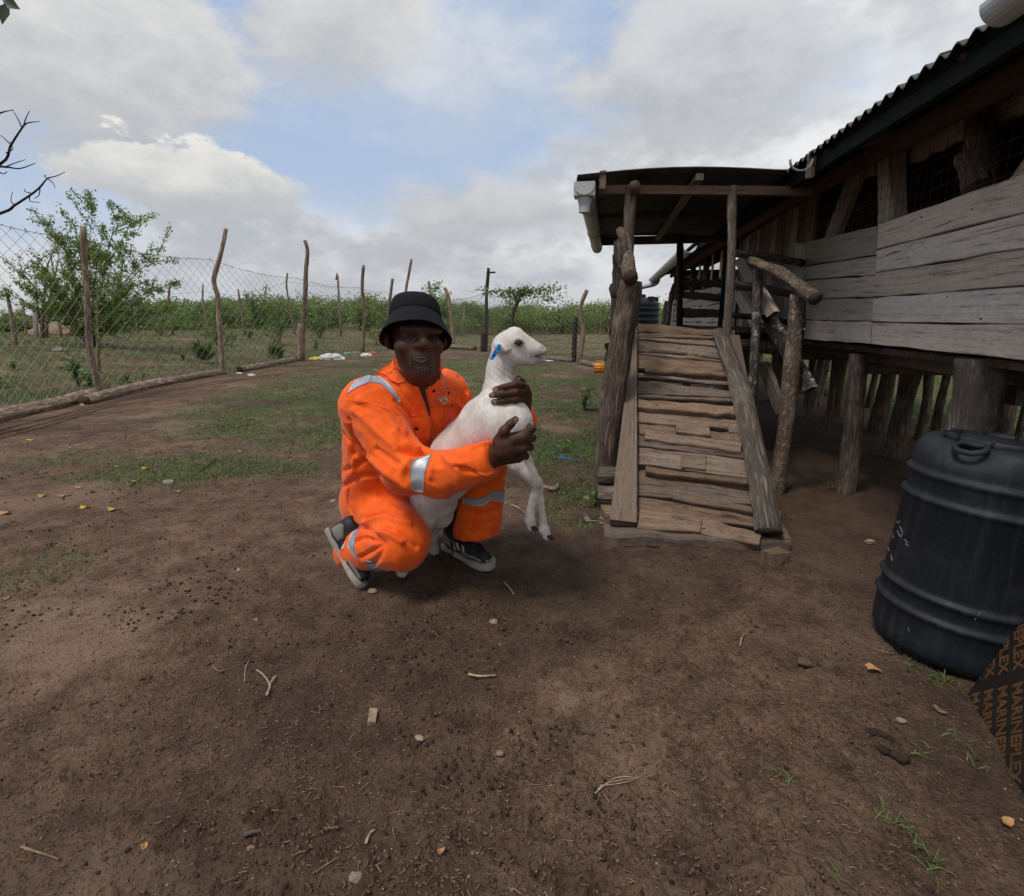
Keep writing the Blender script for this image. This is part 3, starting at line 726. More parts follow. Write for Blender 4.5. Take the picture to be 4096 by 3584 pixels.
for i in range(5):
    (a, b), (d, c) = left[i], left[i+1]
    off = rnd.uniform(0, .006)
    plank_ob('wall_plank', wpx(a, WX+off), wpx(b, WX+off), wpx(c, WX+off)+[0, 0, .005], wpx(d, WX+off)+[0, 0, .005], NX, .028, WW if i > 1 else [MAT['pale_wood'], MAT['old_wood']], SH, 10, .002, i)
    (a, b), (d, c) = right[i], right[i+1]
    off = rnd.uniform(-.004, .006); A, B, C_, D_ = [wpx(p, WX+off) for p in (a, b, c, d)]
    B = ext(A, B, YN); C_ = ext(D_, C_, YN)
    B[2] = max(B[2], A[2]-.02); C_[2] = D_[2]-.02 if i < 4 else D_[2]-.015
    B[2] = A[2]-.01
    plank_ob('wall_plank', A, B, C_+[0, 0, .006], D_+[0, 0, .006], NX, .03, WW, SH, 14, .0024, 20+i)
# far stretch of the same wall, beyond the porch
zs = [.90, 1.02, 1.14, 1.27, 1.40, 1.52]
for i in range(5):
    y0 = 6.7
    while y0 < 13.6:
        y1 = min(y0+rnd.uniform(1.3, 2.6), 13.8)
        plank_ob('wall_plank', (WX, y1, zs[i+1]-.012), (WX, y0+.01, zs[i+1]-.008), (WX, y0+.01, zs[i]), (WX, y1, zs[i]), NX, .026, [MAT['pale_wood'], MAT['old_wood']], SH, 6, .010, int(y0*50)+i)
        y0 = y1
# upright boards at the back of the porch
y0 = 4.47; k = 0; RMW = [[MAT['ramp_wood'], MAT['old_wood']], [MAT['ramp_wood'], MAT['old_wood']], [MAT['pale_wood'], MAT['old_wood']]]
while y0 < 6.65:
    wd = rnd.uniform(.12, .24)
    plank_ob('upright_plank', (WX+.02+rnd.uniform(0, .015), y0+wd-.012, .80+rnd.uniform(-.03, .03)), (WX+.02, y0+wd-.012, 1.93), (WX+.02, y0, 1.93), (WX+.02+rnd.uniform(0, .015), y0, .80+rnd.uniform(-.03, .03)), NX, .022, RMW[k % 3], SH, 6, .006, 300+k)
    y0 += wd; k += 1
plank_ob('corner_board', on_x(*c6(232, 1245), WX-.03), on_x(*c6(215, 1500), WX-.03), on_x(*c6(250, 1500), WX-.03), on_x(*c6(262, 1245), WX-.03), NX, .03, WW, SH, 4, .003, 5)

# roof
def eave_z(Y): return 1.79+.036*np.minimum(Y, 6.0)+.010*np.maximum(Y-6, 0)
ROOF_SLOPE = .24
def roof_z(X, Y): return eave_z(Y)+(X-1.0)*ROOF_SLOPE
def corrugated(Xs, y0, y1, zf, wave=.09, amp=.012, per=8, th=.004):
    ys = np.arange(y0, y1, wave/per); V = []; n = len(ys)
    for X in Xs:
        for dz in (0, -th): V.append(np.stack([np.full(n, X), ys, zf(X, ys)+amp*np.sin(ys/wave*2*math.pi)+dz], 1))
    V = np.vstack(V); F = []; k = len(Xs)
    for i in range(k-1):
        for j in range(n-1):
            for l in (0, 1):
                a = (2*i+l)*n+j; b = (2*i+2+l)*n+j; F.append([a, a+1, b+1, b] if l == 0 else [a, b, b+1, a+1])
    for i in (0, k-1):
        for j in range(n-1): a = 2*i*n+j; F.append([a, a+1, a+1+n, a+n])
    return V, F
Xs = [1.0, 1.6, 2.3, 3.15]
sheets = [(.62, 2.2), (2.17, 3.9), (3.87, 5.6), (5.57, 7.3), (7.27, 9.0), (8.97, 10.7), (10.67, 12.4), (12.37, 14.2)]
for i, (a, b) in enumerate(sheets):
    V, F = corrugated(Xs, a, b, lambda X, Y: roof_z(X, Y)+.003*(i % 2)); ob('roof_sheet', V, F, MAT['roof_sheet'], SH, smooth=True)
def beam(A, B, w_, h_, mats, parent, name, seed=0, up=ZZ):
    A = np.asarray(A, float); B = np.asarray(B, float); d = unit(B-A); s_ = unit(np.cross(d, up)); u = np.cross(s_, d)
    return plank_ob(name, A+s_*w_/2+u*h_/2, B+s_*w_/2+u*h_/2, B-s_*w_/2+u*h_/2, A-s_*w_/2+u*h_/2, u, h_, mats, parent, 8, .002, seed, .001)
for a, b in ((.64, 3.7), (3.71, 7.4), (7.41, 14.1)):
    beam((1.06, a, eave_z(a)-.046), (1.06, b, eave_z(b)-.046), .03, .075, [MAT['fascia']]*2, SH, 'fascia_board', int(a))
    beam((1.36, a, roof_z(1.36, a)-.075), (1.36, b, roof_z(1.36, b)-.075), .06, .09, RW, SH, 'wall_plate', int(a)+9)
    beam((2.2, a, roof_z(2.2, a)-.06), (2.2, b, roof_z(2.2, b)-.06), .05, .07, RW, SH, 'purlin', int(a)+19)
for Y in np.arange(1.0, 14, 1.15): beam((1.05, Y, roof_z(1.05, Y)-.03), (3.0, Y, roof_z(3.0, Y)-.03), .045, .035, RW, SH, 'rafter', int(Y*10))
# far and near walls, floor: keep the inside dark
k = 0
for i in range(11):
    z0 = .93+i*.16
    for a, b in ((.7, 4.6), (4.6, 9.2), (9.2, 13.9)):
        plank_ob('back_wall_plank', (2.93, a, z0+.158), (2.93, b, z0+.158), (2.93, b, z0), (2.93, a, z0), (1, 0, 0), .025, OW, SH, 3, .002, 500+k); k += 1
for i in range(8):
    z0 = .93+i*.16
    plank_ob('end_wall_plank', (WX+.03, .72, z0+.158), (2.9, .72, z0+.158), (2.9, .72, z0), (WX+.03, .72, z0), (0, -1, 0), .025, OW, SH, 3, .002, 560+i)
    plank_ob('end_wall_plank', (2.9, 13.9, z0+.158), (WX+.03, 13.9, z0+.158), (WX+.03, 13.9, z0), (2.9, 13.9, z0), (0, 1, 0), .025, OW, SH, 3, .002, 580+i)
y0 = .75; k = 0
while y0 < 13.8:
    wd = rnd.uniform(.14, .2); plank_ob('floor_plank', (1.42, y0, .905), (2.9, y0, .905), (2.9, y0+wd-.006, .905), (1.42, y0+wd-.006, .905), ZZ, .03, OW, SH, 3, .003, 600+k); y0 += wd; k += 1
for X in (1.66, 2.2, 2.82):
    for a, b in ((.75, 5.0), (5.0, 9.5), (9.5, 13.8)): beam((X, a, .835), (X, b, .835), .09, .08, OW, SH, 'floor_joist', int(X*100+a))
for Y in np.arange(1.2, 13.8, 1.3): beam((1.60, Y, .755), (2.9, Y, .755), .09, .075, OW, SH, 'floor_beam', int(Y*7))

# stilts
def stilt(px, top, r, seed, mat='post_bark', lean=(0, 0), name='stilt'):
    b = on_z(*px) if len(px) == 2 else np.array(px, float)
    tp = np.array([b[0]+lean[0], b[1]+lean[1], top]); m1 = b*.6+tp*.4+[rnd.uniform(-.02, .02), rnd.uniform(-.02, .02), 0]
    V, F, U, fm = tube([b-[0, 0, .06], m1, tp], [r*1.1, r, r*.95], 11, 12, .06, seed)
    return ob(name, V, F, [MAT[mat], MAT['cut_end']], SH, U, True, fm)
stilt((1690, 985), .86, .052, 1, 'post_bark', (-.04, 0))
P = [(1.43, 2.42, -.05), (1.45, 2.43, .35), (1.46, 2.45, .62), (1.46, 2.46, .90)]
V, F, U, fm = tube(P, [.095, .088, .085, .095], 14, 22, .07, 77); ob('stilt', V, F, [MAT['grey_bark'], MAT['cut_end']], SH, U, True, fm)
V, F, U, fm = tube([(1.40, 2.40, .30), (1.36, 2.38, .50), (1.345, 2.37, .60)], [.05, .045, .02], 9, 8, .14, 78); ob('branch_stub', V, F, [MAT['grey_bark'], MAT['cut_end']], SH, U, True, fm)
for i, (px, r) in enumerate([((1541, 800), .05), ((1555, 803), .07), ((1622, 815), .06), ((1634, 812), .06), ((1669, 832), .07), ((1752, 862), .085), ((1762, 850), .06), ((1790, 915), .08), ((1838, 880), .05), ((1944, 880), .06), ((1960, 868), .075), ((2000, 885), .09), ((2040, 880), .05),
                           ((1488, 805), .05), ((2085, 950), .08), ((1700, 800), .05), ((1590, 790), .05), ((1610, 835), .045), ((1715, 850), .05), ((1735, 815), .045), ((1800, 845), .05), ((1870, 860), .045), ((1905, 905), .06), ((1980, 850), .045), ((1650, 860), .04)]):  # last thin stilts are added to deepen the shade below the floor
    b = on_z(*px); X = b[0]
    stilt(px, .82, r*.8, 100+i, 'post_bark', (rnd.uniform(-.03, .06), rnd.uniform(-.1, .1)))
for i, (X, Y) in enumerate([(1.5, 1.3), (2.8, 1.3), (2.8, 2.6), (1.5, 8.2), (1.5, 9.6), (1.5, 11), (1.5, 12.4), (2.8, 9), (2.8, 11), (2.8, 13)]): stilt((X, Y, 0), .82, .06, 140+i)

# opening above the planks: posts, braces, boards, wire net
def wall_bar(pts, wpxl, X, th, name, mats, seed):
    """flat bar on the plane x = X along the centre line pts (crop pixels), width in crop pixels"""
    a, b = [np.array(p, float) for p in pts]; d = unit(b-a); s_ = np.array([-d[1], d[0]])*wpxl/2
    q_ = [wpx(a-s_, X), wpx(b-s_, X), wpx(b+s_, X), wpx(a+s_, X)]
    plank_ob(name, *q_, NX, th, mats, SH, 5, .002, seed)
PW = [MAT['pale_wood'], MAT['cut_end']]
wall_bar([(684, 640), (684, 1160)], 66, 1.40, .08, 'window_post', PW, 31)
wall_bar([(395, 1235), (555, 810)], 44, 1.43, .05, 'brace', PW, 32)
wall_bar([(1310, 975), (1440, 800)], 58, 1.43, .05, 'brace', PW, 33)
wall_bar([(560, 870), (640, 850)], 90, 1.45, .03, 'header_board', PW, 34)
A, B, C_, D_ = [wpx(p, 1.50) for p in ((725, 745), (1130, 590), (1130, 690), (725, 870))]; plank_ob('header_board', A, B, C_, D_, NX, .03, PW, SH, 8, .008, 35)
A, B, C_, D_ = [wpx(p, 1.50) for p in ((1230, 520), (1403, 450), (1403, 580), (1230, 640))]; plank_ob('header_board', A, B, C_, D_, NX, .03, PW, SH, 6, .008, 36)
P = [wpx(p, 1.44) for p in ((1175, 1060), (1178, 900), (1180, 760), (1172, 600), (1170, 470))]
V, F, U, fm = tube(P, [.052, .055, .06, .045, .045], 11, 18, .08, 37); ob('forked_trunk', V, F, [MAT['post_bark'], MAT['cut_end']], SH, U, True, fm)
P = [wpx(p, 1.41) for p in ((1165, 960), (1125, 860), (1090, 812))]; V, F, U, fm = tube(P, [.045, .04, .034], 9, 8, .10, 38); ob('branch_stub', V, F, [MAT['post_bark'], MAT['cut_end']], SH, U, True, fm)
P = [wpx(p, 1.44) for p in ((272, 1240), (280, 1100), (283, 985))]; V, F, U, fm = tube(P, .045, 10, 8, .06, 39); ob('window_post', V, F, [MAT['grey_bark'], MAT['cut_end']], SH, U, True, fm)
A, B = [], []
for Y in np.arange(.8, 4.75, .062): A.append((1.385, Y, 1.47)); B.append((1.385+rnd.uniform(-.006, .006), Y+rnd.uniform(-.01, .01), 1.99))
for z in np.arange(1.50, 1.99, .06):
    for k in range(8): y_ = .8+k*.49; A.append((1.385, y_, z+rnd.uniform(-.004, .004))); B.append((1.385, y_+.49, z+rnd.uniform(-.004, .004)))
for Y in np.arange(6.8, 13.6, .10): A.append((1.415, Y, 1.5)); B.append((1.415, Y, 2.0))
for z in np.arange(1.54, 2.0, .08): A.append((1.415, 6.8, z)); B.append((1.415, 13.6, z))
V, F = segs(A, B, .0012); ob('wire_net', V, F, MAT['rusty_wire'], SH)
for i, Y in enumerate((6.85, 8.0, 9.4, 10.9, 12.4, 13.7)):
    V, F, U, fm = tube([(1.44, Y, .8), (1.45, Y+.02, 1.5), (1.44, Y, 2.05)], .05, 9, 7, .06, 170+i); ob('window_post', V, F, [MAT['post_bark'], MAT['cut_end']], SH, U, True, fm)
for i, (Y, h0, h1) in enumerate(((7.3, 1.5, 1.9), (7.9, 1.62, 1.95), (8.6, 1.55, 1.98), (9.8, 1.6, 1.95))):
    plank_ob('hanging_board', (1.40, Y+.09, h0), (1.40, Y+.09, h1), (1.40, Y, h1), (1.40, Y, h0), NX, .02, WW, SH, 4, .006, 180+i)
# crooked struts outside the far wall
for i, (a, b, r) in enumerate(((c2(905, 1420), c2(960, 1090), .05), (c2(965, 1440), c2(1030, 960), .06), (c2(1020, 1000), c2(1105, 820), .04))):
    p0 = on_x(*a, 1.25); p1 = on_x(*b, 1.3); p1[1] = p0[1]
    V, F, U, fm = tube([p0, (p0+p1)/2+[0, 0, .02], p1], r, 8, 8, .06, 190+i); ob('strut', V, F, [MAT['post_bark'], MAT['cut_end']], SH, U, True, fm)
# fallen-in board under the floor edge of the near wall (dark skirting)

# ------------------------------------------------------------------ gutters
def half_round(A, B, r, mat, parent, name, th=.006, n=14, wide=math.pi):
    A = np.asarray(A, float); B = np.asarray(B, float); d = unit(B-A); s_ = unit(np.cross(d, ZZ)); V = []
    for P in (A, B):
        for R_ in (r, r-th):
            for j in range(n+1):
                a = math.pi+math.pi*j/n; V.append(P+s_*math.cos(a)*R_+ZZ*math.sin(a)*R_)
    m1 = n+1; F = []
    for j in range(n):
        F += [[j, j+1, 2*m1+j+1, 2*m1+j], [m1+j, 3*m1+j, 3*m1+j+1, m1+j+1], [j, m1+j, m1+j+1, j+1], [2*m1+j, 2*m1+j+1, 3*m1+j+1, 3*m1+j]]
    F += [[0, 2*m1, 3*m1, m1], [n, m1+n, 3*m1+n, 2*m1+n]]
    return ob(name, V, F, mat, parent, smooth=False)
def bracket(c, r, parent, mat='pvc_grey', wdt=.03):
    c = np.asarray(c, float); half_round(c-[0, wdt/2, 0], c+[0, wdt/2, 0], r+.007, MAT[mat], parent, 'gutter_bracket', .006)
GX = .935
half_round((GX, 7.5, eave_z(7.5)-.05), (GX, 14.3, eave_z(14.3)-.05), .085, MAT['pvc'], SH, 'gutter')
for Y in (8.3, 10.0, 11.8, 13.6): bracket((GX, Y, eave_z(Y)-.05), .085, SH)
e = on_y(*c2(832, 760), 14.1); e2 = on_y(*c2(832, 850), 14.1); e3 = on_y(*c2(590, 880), 14.1); e4 = on_y(*c2(546, 940), 14.1)
V, F, U, fm = tube([e+[0, 0, .05], e, e2+[-.02, 0, .06], e2+[-.10, 0, 0], e3+[.1, 0, 0], e3+[-.02, 0, -.03], e4], .055, 10, 30); ob('downpipe', V, F, MAT['pvc_grey'], SH, U, True)
# loose bracket on a block of wood and the gutter over the near eave
p = on_x(*c6(312, 850), 1.02); beam(p+[0, 0, .07], p-[0, 0, .06], .04, .025, [MAT['rafter_wood'], MAT['cut_end']], SH, 'bracket_block', 3, up=np.array([0, 1.0, 0]))
p = on_x(*c6(264, 815), .955); bracket(p, .052, SH, 'pvc_grey', .022)
half_round((.945, .62, eave_z(.62)-.02), (.945, 1.79, eave_z(1.79)-.02), .052, MAT['pvc'], SH, 'gutter')

# ------------------------------------------------------------------ porch
PY0, PY1 = 3.78, 6.6
def canopy_z(X, Y): return 1.955+.035*math.sin(max(0, min(1, (X+.3)/1.32))*math.pi)+0*Y-.02*(X+.3)
Xs = list(np.linspace(-.26, 1.08, 10))
def cz(X, ys): return np.full_like(ys, canopy_z(X, 0))
for i, (a, b) in enumerate(((PY0, 4.75), (4.72, 5.7), (5.67, PY1))):
    V, F = corrugated(Xs, a, b, lambda X, Y: cz(X, Y)+.003*i, .09, .009); ob('porch_roof_sheet', V, F, MAT['roof_sheet'], SH, smooth=True)
beam((-.255, PY0+.02, 1.925), (-.255, PY1, 1.925), .02, .085, [MAT['fascia']]*2, SH, 'porch_fascia', 41)
a, b = on_y(*c4(330, 272), 3.87), on_y(*c4(1790, 282), 3.87); beam(a, b, .05, .052, RW, SH, 'porch_beam', 42)
a, b = on_y(*c4(320, 470), 5.2), on_y(*c4(1180, 468), 5.2); beam(a+[0, 0, .03], b+[0, 0, .03], .05, .05, RW, SH, 'porch_beam', 43)
beam((-.24, 6.5, 1.915), (1.2, 6.5, 1.915), .05, .085, RW, SH, 'porch_beam', 44)
a = on_y(*c4(1020, 180), 3.82); b = on_y(*c4(722, 590), 6.55); b[0] = a[0]-.05; b[2] = a[2]-.01; beam(a, b, .05, .04, [MAT['pale_wood'], MAT['pale_wood']], SH, 'porch_rafter', 45)
p = on_y(*c4(360, 200), 3.80); beam(p+[0, 0, .05], p-[0, 0, .055], .04, .02, RW, SH, 'porch_block', 46, up=np.array([0, 1.0, 0]))
for i, (bx, px, r) in enumerate(((None, [(1262, 376), (1259, 440), (1256, 500), (1250, 600), (1240, 760)], .038), (None, [(1465, 372), (1463, 430), (1464, 480), (1461, 560), (1455, 655), (1450, 760)], .028))):
    P = [on_y(x, y, 3.86) for x, y in px]; P.append(np.array([P[-1][0], P[-1][1], -.05]))
    V, F, U, fm = tube(P[::-1], np.full(len(P), r), 11, 24, .05, 50+i); ob('porch_post', V, F, [MAT['grey_bark'], MAT['cut_end']], SH, U, True, fm)
p = on_y(*c4(575, 262), 3.80); V, F, U, fm = tube([p+[0, -.05, 0], p+[.01, .35, .01]], .036, 11, 4, .05, 53); ob('porch_log', V, F, [MAT['rail_bark'], MAT['cut_end']], SH, U, True, fm)
y0 = 3.85; k = 0
while y0 < 6.6:
    wd = rnd.uniform(.14, .22); xr = .80 if y0 < 4.6 else 1.36; plank_ob('porch_floor_plank', (.08, y0, .985), (xr, y0, .985), (xr, y0+wd-.008, .985), (.08, y0+wd-.008, .985), ZZ, .035, OW, SH, 4, .004, 640+k); y0 += wd; k += 1
for i, (Y, z) in enumerate(((3.95, .91), (5.2, .91), (6.4, .91))):
    xe = .82 if Y < 4.5 else 1.36; V, F, U, fm = tube([(.05, Y, z), (.45, Y+.02, z-.01), (xe, Y, z)], .04, 9, 8, .05, 650+i); ob('porch_joist', V, F, [MAT['post_bark'], MAT['cut_end']], SH, U, True, fm)
V, F, U, fm = tube([on_y(*c3(60, 1105), 4.3), on_y(*c3(280, 1110), 4.3), on_y(*c3(520, 1145), 4.3)], .045, 9, 9, .06, 655); ob('porch_joist', V, F, [MAT['rail_bark'], MAT['cut_end']], SH, U, True, fm)
for i, (X, Y) in enumerate(((.1, 5.2), (.1, 6.5), (.9, 6.5), (1.25, 5.3))): stilt((X, Y, 0), .9, .05, 660+i)
# porch gutter with end cap and outlet
g0 = on_y(*c4(235, 265), 3.72); gz0 = g0[2]+.03
half_round((g0[0], 3.72, gz0), (g0[0]-.0, 6.72, gz0-.02), .060, MAT['pvc'], SH, 'porch_gutter')
V, F = lathe([(.0, 0), (.066, 0), (.068, .01), (.066, .02), (0, .02)], (0, 0, 0), 24); V = V@np.array([[1, 0, 0], [0, 0, -1], [0, 1, 0]]).T; V = V[:, :]+[g0[0], 3.73, gz0]; V[:, 2] = np.minimum(V[:, 2], gz0+.012)
ob('gutter_end_cap', V, F, MAT['pvc'], SH)
V, F = box((g0[0], 3.78, gz0-.03), (.135, .12, .075)); ob('gutter_outlet', V, F, MAT['pvc'], SH)
V, F = lathe([(.0, -.10), (.036, -.10), (.036, -.06), (.045, -.03), (.05, 0), (0, 0)], (g0[0], 3.78, gz0-.06), 20); ob('outlet_spigot', V, F, MAT['pvc'], SH, smooth=False)
for Y in (4.4, 5.6, 6.5): bracket((g0[0], Y, gz0-.01), .060, SH)
# gate of dark slats at the far end of the porch
GY = 6.45
def gpx(x, y): return on_y(*c2(x, y), GY)
for i, q_ in enumerate([((1160, 775), (1760, 790), (1745, 905), (1165, 870)), ((1165, 955), (1735, 985), (1730, 1105), (1165, 1045)), ((1165, 1190), (1705, 1215), (1700, 1330), (1165, 1320))]):
    plank_ob('gate_slat', *[gpx(*p) for p in q_], (0, -1, 0), .025, OW, SH, 6, .006, 700+i)
beam(gpx(1130, 1460), gpx(1640, 1490), .04, .05, [MAT['dark_green_paint']]*2, SH, 'gate_frame', 7)
beam(gpx(1715, 1490), gpx(1780, 760), .05, .04, [MAT['dark_green_paint']]*2, SH, 'gate_frame', 8, up=np.array([0, 1.0, 0]))
P = [gpx(1140, 1470), gpx(1140, 1000), gpx(1145, 500), gpx(1150, 190)]; V, F, U, fm = tube(P, .036, 9, 10, .06, 9); ob('gate_post', V, F, [MAT['twig_bark'], MAT['cut_end']], SH, U, True, fm)

# ragged slabs nailed to the left side of the porch, seen edge-on
for i in range(15):
    Y = 3.30+i*.17; z1 = rnd.uniform(1.15, 1.62) if i > 2 else rnd.uniform(.9, 1.2); z0 = rnd.uniform(.35, .9); X = .02+.012*i*.4+rnd.uniform(-.035, .01)
    ln = rnd.uniform(-.1, .1)
    plank_ob('side_slab', (X+rnd.uniform(-.02, .02), Y+.13, z0), (X+rnd.uniform(-.05, .02), Y+.13+ln, z1), (X, Y+ln, z1+rnd.uniform(-.05, .05)), (X, Y, z0), (-1, -.15, .05), .022, [MAT['grey_bark'], MAT['old_wood']], SH, 7, .012, 720+i, .010)
for i, (z, y0, y1) in enumerate(((1.50, 3.6, 6.4), (1.15, 3.5, 6.4), (.7, 3.4, 6.4))):
    V, F, U, fm = tube([(.06, y0, z), (.05, (y0+y1)/2, z+.02), (.06, y1, z)], .03, 8, 8, .07, 740+i); ob('side_rail', V, F, [MAT['post_bark'], MAT['cut_end']], SH, U, True, fm)
# ragged boards on the near edge of that side
for i, (y0_, y1_, xl, dx) in enumerate(((478, 536, 1231, 4), (512, 592, 1224, -3), (566, 640, 1219, 3), (612, 668, 1223, -4), (645, 722, 1217, 2), (690, 785, 1211, -3), (735, 850, 1213, 3), (830, 940, 1206, 2))):
    Yp = 3.36+.02*(i % 3)
    plank_ob('side_board', on_y(xl, y0_, Yp), on_y(xl+dx, y1_, Yp), on_y(xl+dx+24, y1_-5, Yp+.05), on_y(xl+20, y0_-7, Yp+.05), (-.5, -.85, .1), .022, [MAT['grey_bark'], MAT['old_wood']], SH, 7, .006, 750+i, .004)

# rails between the porch and the wall corner
for i, (a, b, r, mt) in enumerate(((c3(45, 158), c3(790, 262), .026, 'rail_bark'), (c3(45, 480), c3(720, 590), .03, 'old_wood'), (c3(15, 795), c3(665, 872), .022, 'twig_bark'))):
    p0, p1 = on_y(*a, 3.95), on_x(*b, 1.36)
    V, F, U, fm = tube([p0, (p0+p1)/2+[0, 0, .01], p1], r, 8, 10, .09, 760+i); ob('porch_rail', V, F, [MAT[mt], MAT['cut_end']], SH, U, True, fm)

# ------------------------------------------------------------------ ramp
RP = np.array([0, 2.62, .12]); RN = unit((0, -.88, 1.18))
def c5(x, y): return (1150+x/3.258, 600+y/3.258)
def rpx(p, up=0.0): return on_plane(*c5(*p), RP+RN*up, RN)
RM = empty('wooden_ramp', (.45, 2.9, 0), 'steep wooden ramp of uneven planks leading up to the shed porch', 'ramp')
RWD = [MAT['ramp_wood'], MAT['old_wood']]
TR = [((412, 150), (912, 196), (915, 228), (412, 207), 0), ((412, 212), (918, 232), (922, 250), (412, 238), .008), ((412, 240), (952, 264), (958, 300), (412, 252), .004),
      ((410, 262), (955, 312), (972, 372), (410, 324), 0), ((410, 327), (978, 374), (992, 402), (410, 350), .006), ((410, 352), (1000, 414), (1008, 462), (410, 446), -.004),
      ((457, 420), (1012, 464), (1024, 494), (457, 462), .034), ((410, 470), (1030, 520), (1040, 545), (410, 505), -.006), ((410, 525), (1050, 592), (1055, 640), (410, 610), 0),
      ((410, 612), (1056, 642), (1060, 664), (410, 630), .010), ((412, 645), (1068, 690), (1074, 752), (414, 700), .034), ((410, 712), (1090, 785), (1092, 842), (410, 796), 0),
      ((410, 803), (1108, 870), (1115, 938), (410, 872), -.002), ((450, 842), (1086, 925), (1080, 990), (455, 906), .018), ((660, 808), (872, 818), (876, 880), (664, 862), .030),
      ((1000, 835), (1100, 840), (1104, 868), (1002, 860), .012), ((410, 880), (1130, 992), (1132, 1036), (410, 950), 0), ((410, 958), (1142, 1040), (1162, 1168), (410, 1068), -.004),
      ((690, 1003), (848, 1008), (852, 1102), (692, 1092), .010), ((457, 1078), (1116, 1162), (1120, 1200), (459, 1118), .040), ((410, 1110), (1172, 1250), (1188, 1338), (410, 1272), 0),
      ((635, 1252), (1190, 1350), (1186, 1392), (640, 1296), .022), ((410, 1280), (1196, 1398), (1204, 1482), (410, 1382), -.002), ((430, 1356), (822, 1420), (820, 1512), (403, 1490), .030), ((832, 1420), (1212, 1520), (1200, 1600), (825, 1528), .028)]
for i, (a, b, c, d, up) in enumerate(TR):
    plank_ob('tread', rpx(a, up), rpx(b, up), rpx(c, up), rpx(d, up), RN, .026 if up < .01 else .034, RWD, RM, max(3, int(np.linalg.norm(rpx(a)-rpx(b))/.06)), .0032, 800+i, .003)
P = [rpx(p, .012) for p in ((412, 500), (640, 515), (850, 540), (1045, 556))]; V, F, U, fm = tube(P, [.012, .014, .013, .009], 8, 16, .08, 830); ob('branch_cleat', V, F, [MAT['grey_bark'], MAT['cut_end']], RM, U, True, fm)
P = [rpx(p, .008) for p in ((412, 335), (700, 350), (985, 388))]; V, F, U, fm = tube(P, .011, 8, 12, .06, 831); ob('branch_cleat', V, F, [MAT['rail_bark'], MAT['cut_end']], RM, U, True, fm)
plank_ob('side_board', rpx((345, 455), .05), rpx((226, 1438), .05), rpx((405, 1445), .05), rpx((404, 150), .05), RN, .045, [MAT['ramp_wood'], MAT['old_wood']], RM, 12, .002, 840, .002)
q_ = [(905, 190), (1040, 560), (1140, 1050), (1205, 1498)]; r_ = [(985, 190), (1135, 620), (1255, 1110), (1335, 1502)]
mb = MB(); A = [rpx(p, .06) for p in q_]; D_ = [rpx(p, .06) for p in r_]
P = [(a+d)/2-RN*.02 for a, d in zip(A, D_)]; V, F, U, fm = tube(P, [.050, .058, .060, .062], 10, 22, .05, 841, .62); ob('side_log', V, F, [MAT['grey_bark'], MAT['cut_end']], RM, U, True, fm)
for X in (.2, .8): beam((X, 2.62, .02), (X, 3.84, .93), .07, .07, OW, RM, 'stringer', int(X*10))
# threshold timbers
a, b = np.array([-.005, 2.43, .062]), np.array([.86, 2.52, .056])
plank_ob('threshold_plank', a, b, b+[.03, .20, .0], a+[0, .20, .0], (0, 0, 1), .06, RWD, RM, 12, .006, 850, .004)
a, b = np.array([.0, 2.57, .115]), np.array([.84, 2.66, .105]); plank_ob('threshold_plank', a, b, b+[.03, .15, 0], a+[0, .14, 0], (0, 0, 1), .05, RWD, RM, 12, .008, 851, .004)
a = on_y(*c5(210, 1120), 2.95); plank_ob('end_block', a+[-.05, 0, 0], a+[.10, 0, 0], a+[.10, .02, -.10], a+[-.05, .02, -.10], (0, -1, .1), .25, [MAT['grey_bark'], MAT['old_wood']], RM, 3, .005, 852)
a = on_y(*c5(205, 1260), 2.75); plank_ob('end_block', a+[-.04, 0, 0], a+[.10, 0, 0], a+[.10, .02, -.09], a+[-.04, .02, -.09], (0, -1, .1), .25, [MAT['grey_bark'], MAT['old_wood']], RM, 3, .005, 853)
p = on_z(*c5(1310, 1680), .02); V, F = box(p, (.10, .07, .06), [[.8, -.6, 0], [.6, .8, 0], [0, 0, 1]]); ob('wood_block', V+np.random.default_rng(2).normal(0, .005, V.shape), F, MAT['ramp_wood'], None, uv=V[:, :2]*1.0, label='small cut wood block at the right foot of the ramp', cat='wood block')
# railing
b = on_z(1207, 992); P = [b-[0, 0, .05]]+[on_y(x, y, b[1]) for x, y in ((1213, 930), (1226, 800), (1240, 700), (1254, 620), (1263, 562))]
V, F, U, fm = tube(P, [.078, .075, .072, .07, .068, .062], 13, 26, .05, 860); ob('railing_post', V, F, [MAT['post_bark'], MAT['cut_end']], RM, U, True, fm)
P = [on_y(1240, 462, 3.86), on_y(1248, 474, 3.75), on_y(1256, 510, 3.45), on_y(1257, 535, 3.2), on_y(1261, 556, 3.02)]
V, F, U, fm = tube(P, [.028, .035, .034, .038, .041], 12, 22, .05, 861); ob('handrail', V, F, [MAT['rail_bark'], MAT['cut_end']], RM, U, True, fm)
b = on_z(1552, 985); P = [b-[0, 0, .05]]+[on_y(x, y, b[1]) for x, y in ((1560, 930), (1573, 840), (1583, 740), (1590, 660), (1597, 588))]
V, F, U, fm = tube(P, [.046, .046, .045, .046, .045, .044], 12, 24, .05, 862); ob('railing_post', V, F, [MAT['rail_bark'], MAT['cut_end']], RM, U, True, fm)
P = [on_y(1501, 522, 4.0), on_y(1532, 535, 3.8), on_y(1559, 545, 3.65), on_y(1587, 565, 3.48), on_y(1631, 597, 3.2)]
V, F, U, fm = tube(P, [.032, .034, .037, .037, .036], 12, 26, .06, 863); ob('handrail', V, F, [MAT['rail_bark'], MAT['cut_end']], RM, U, True, fm)
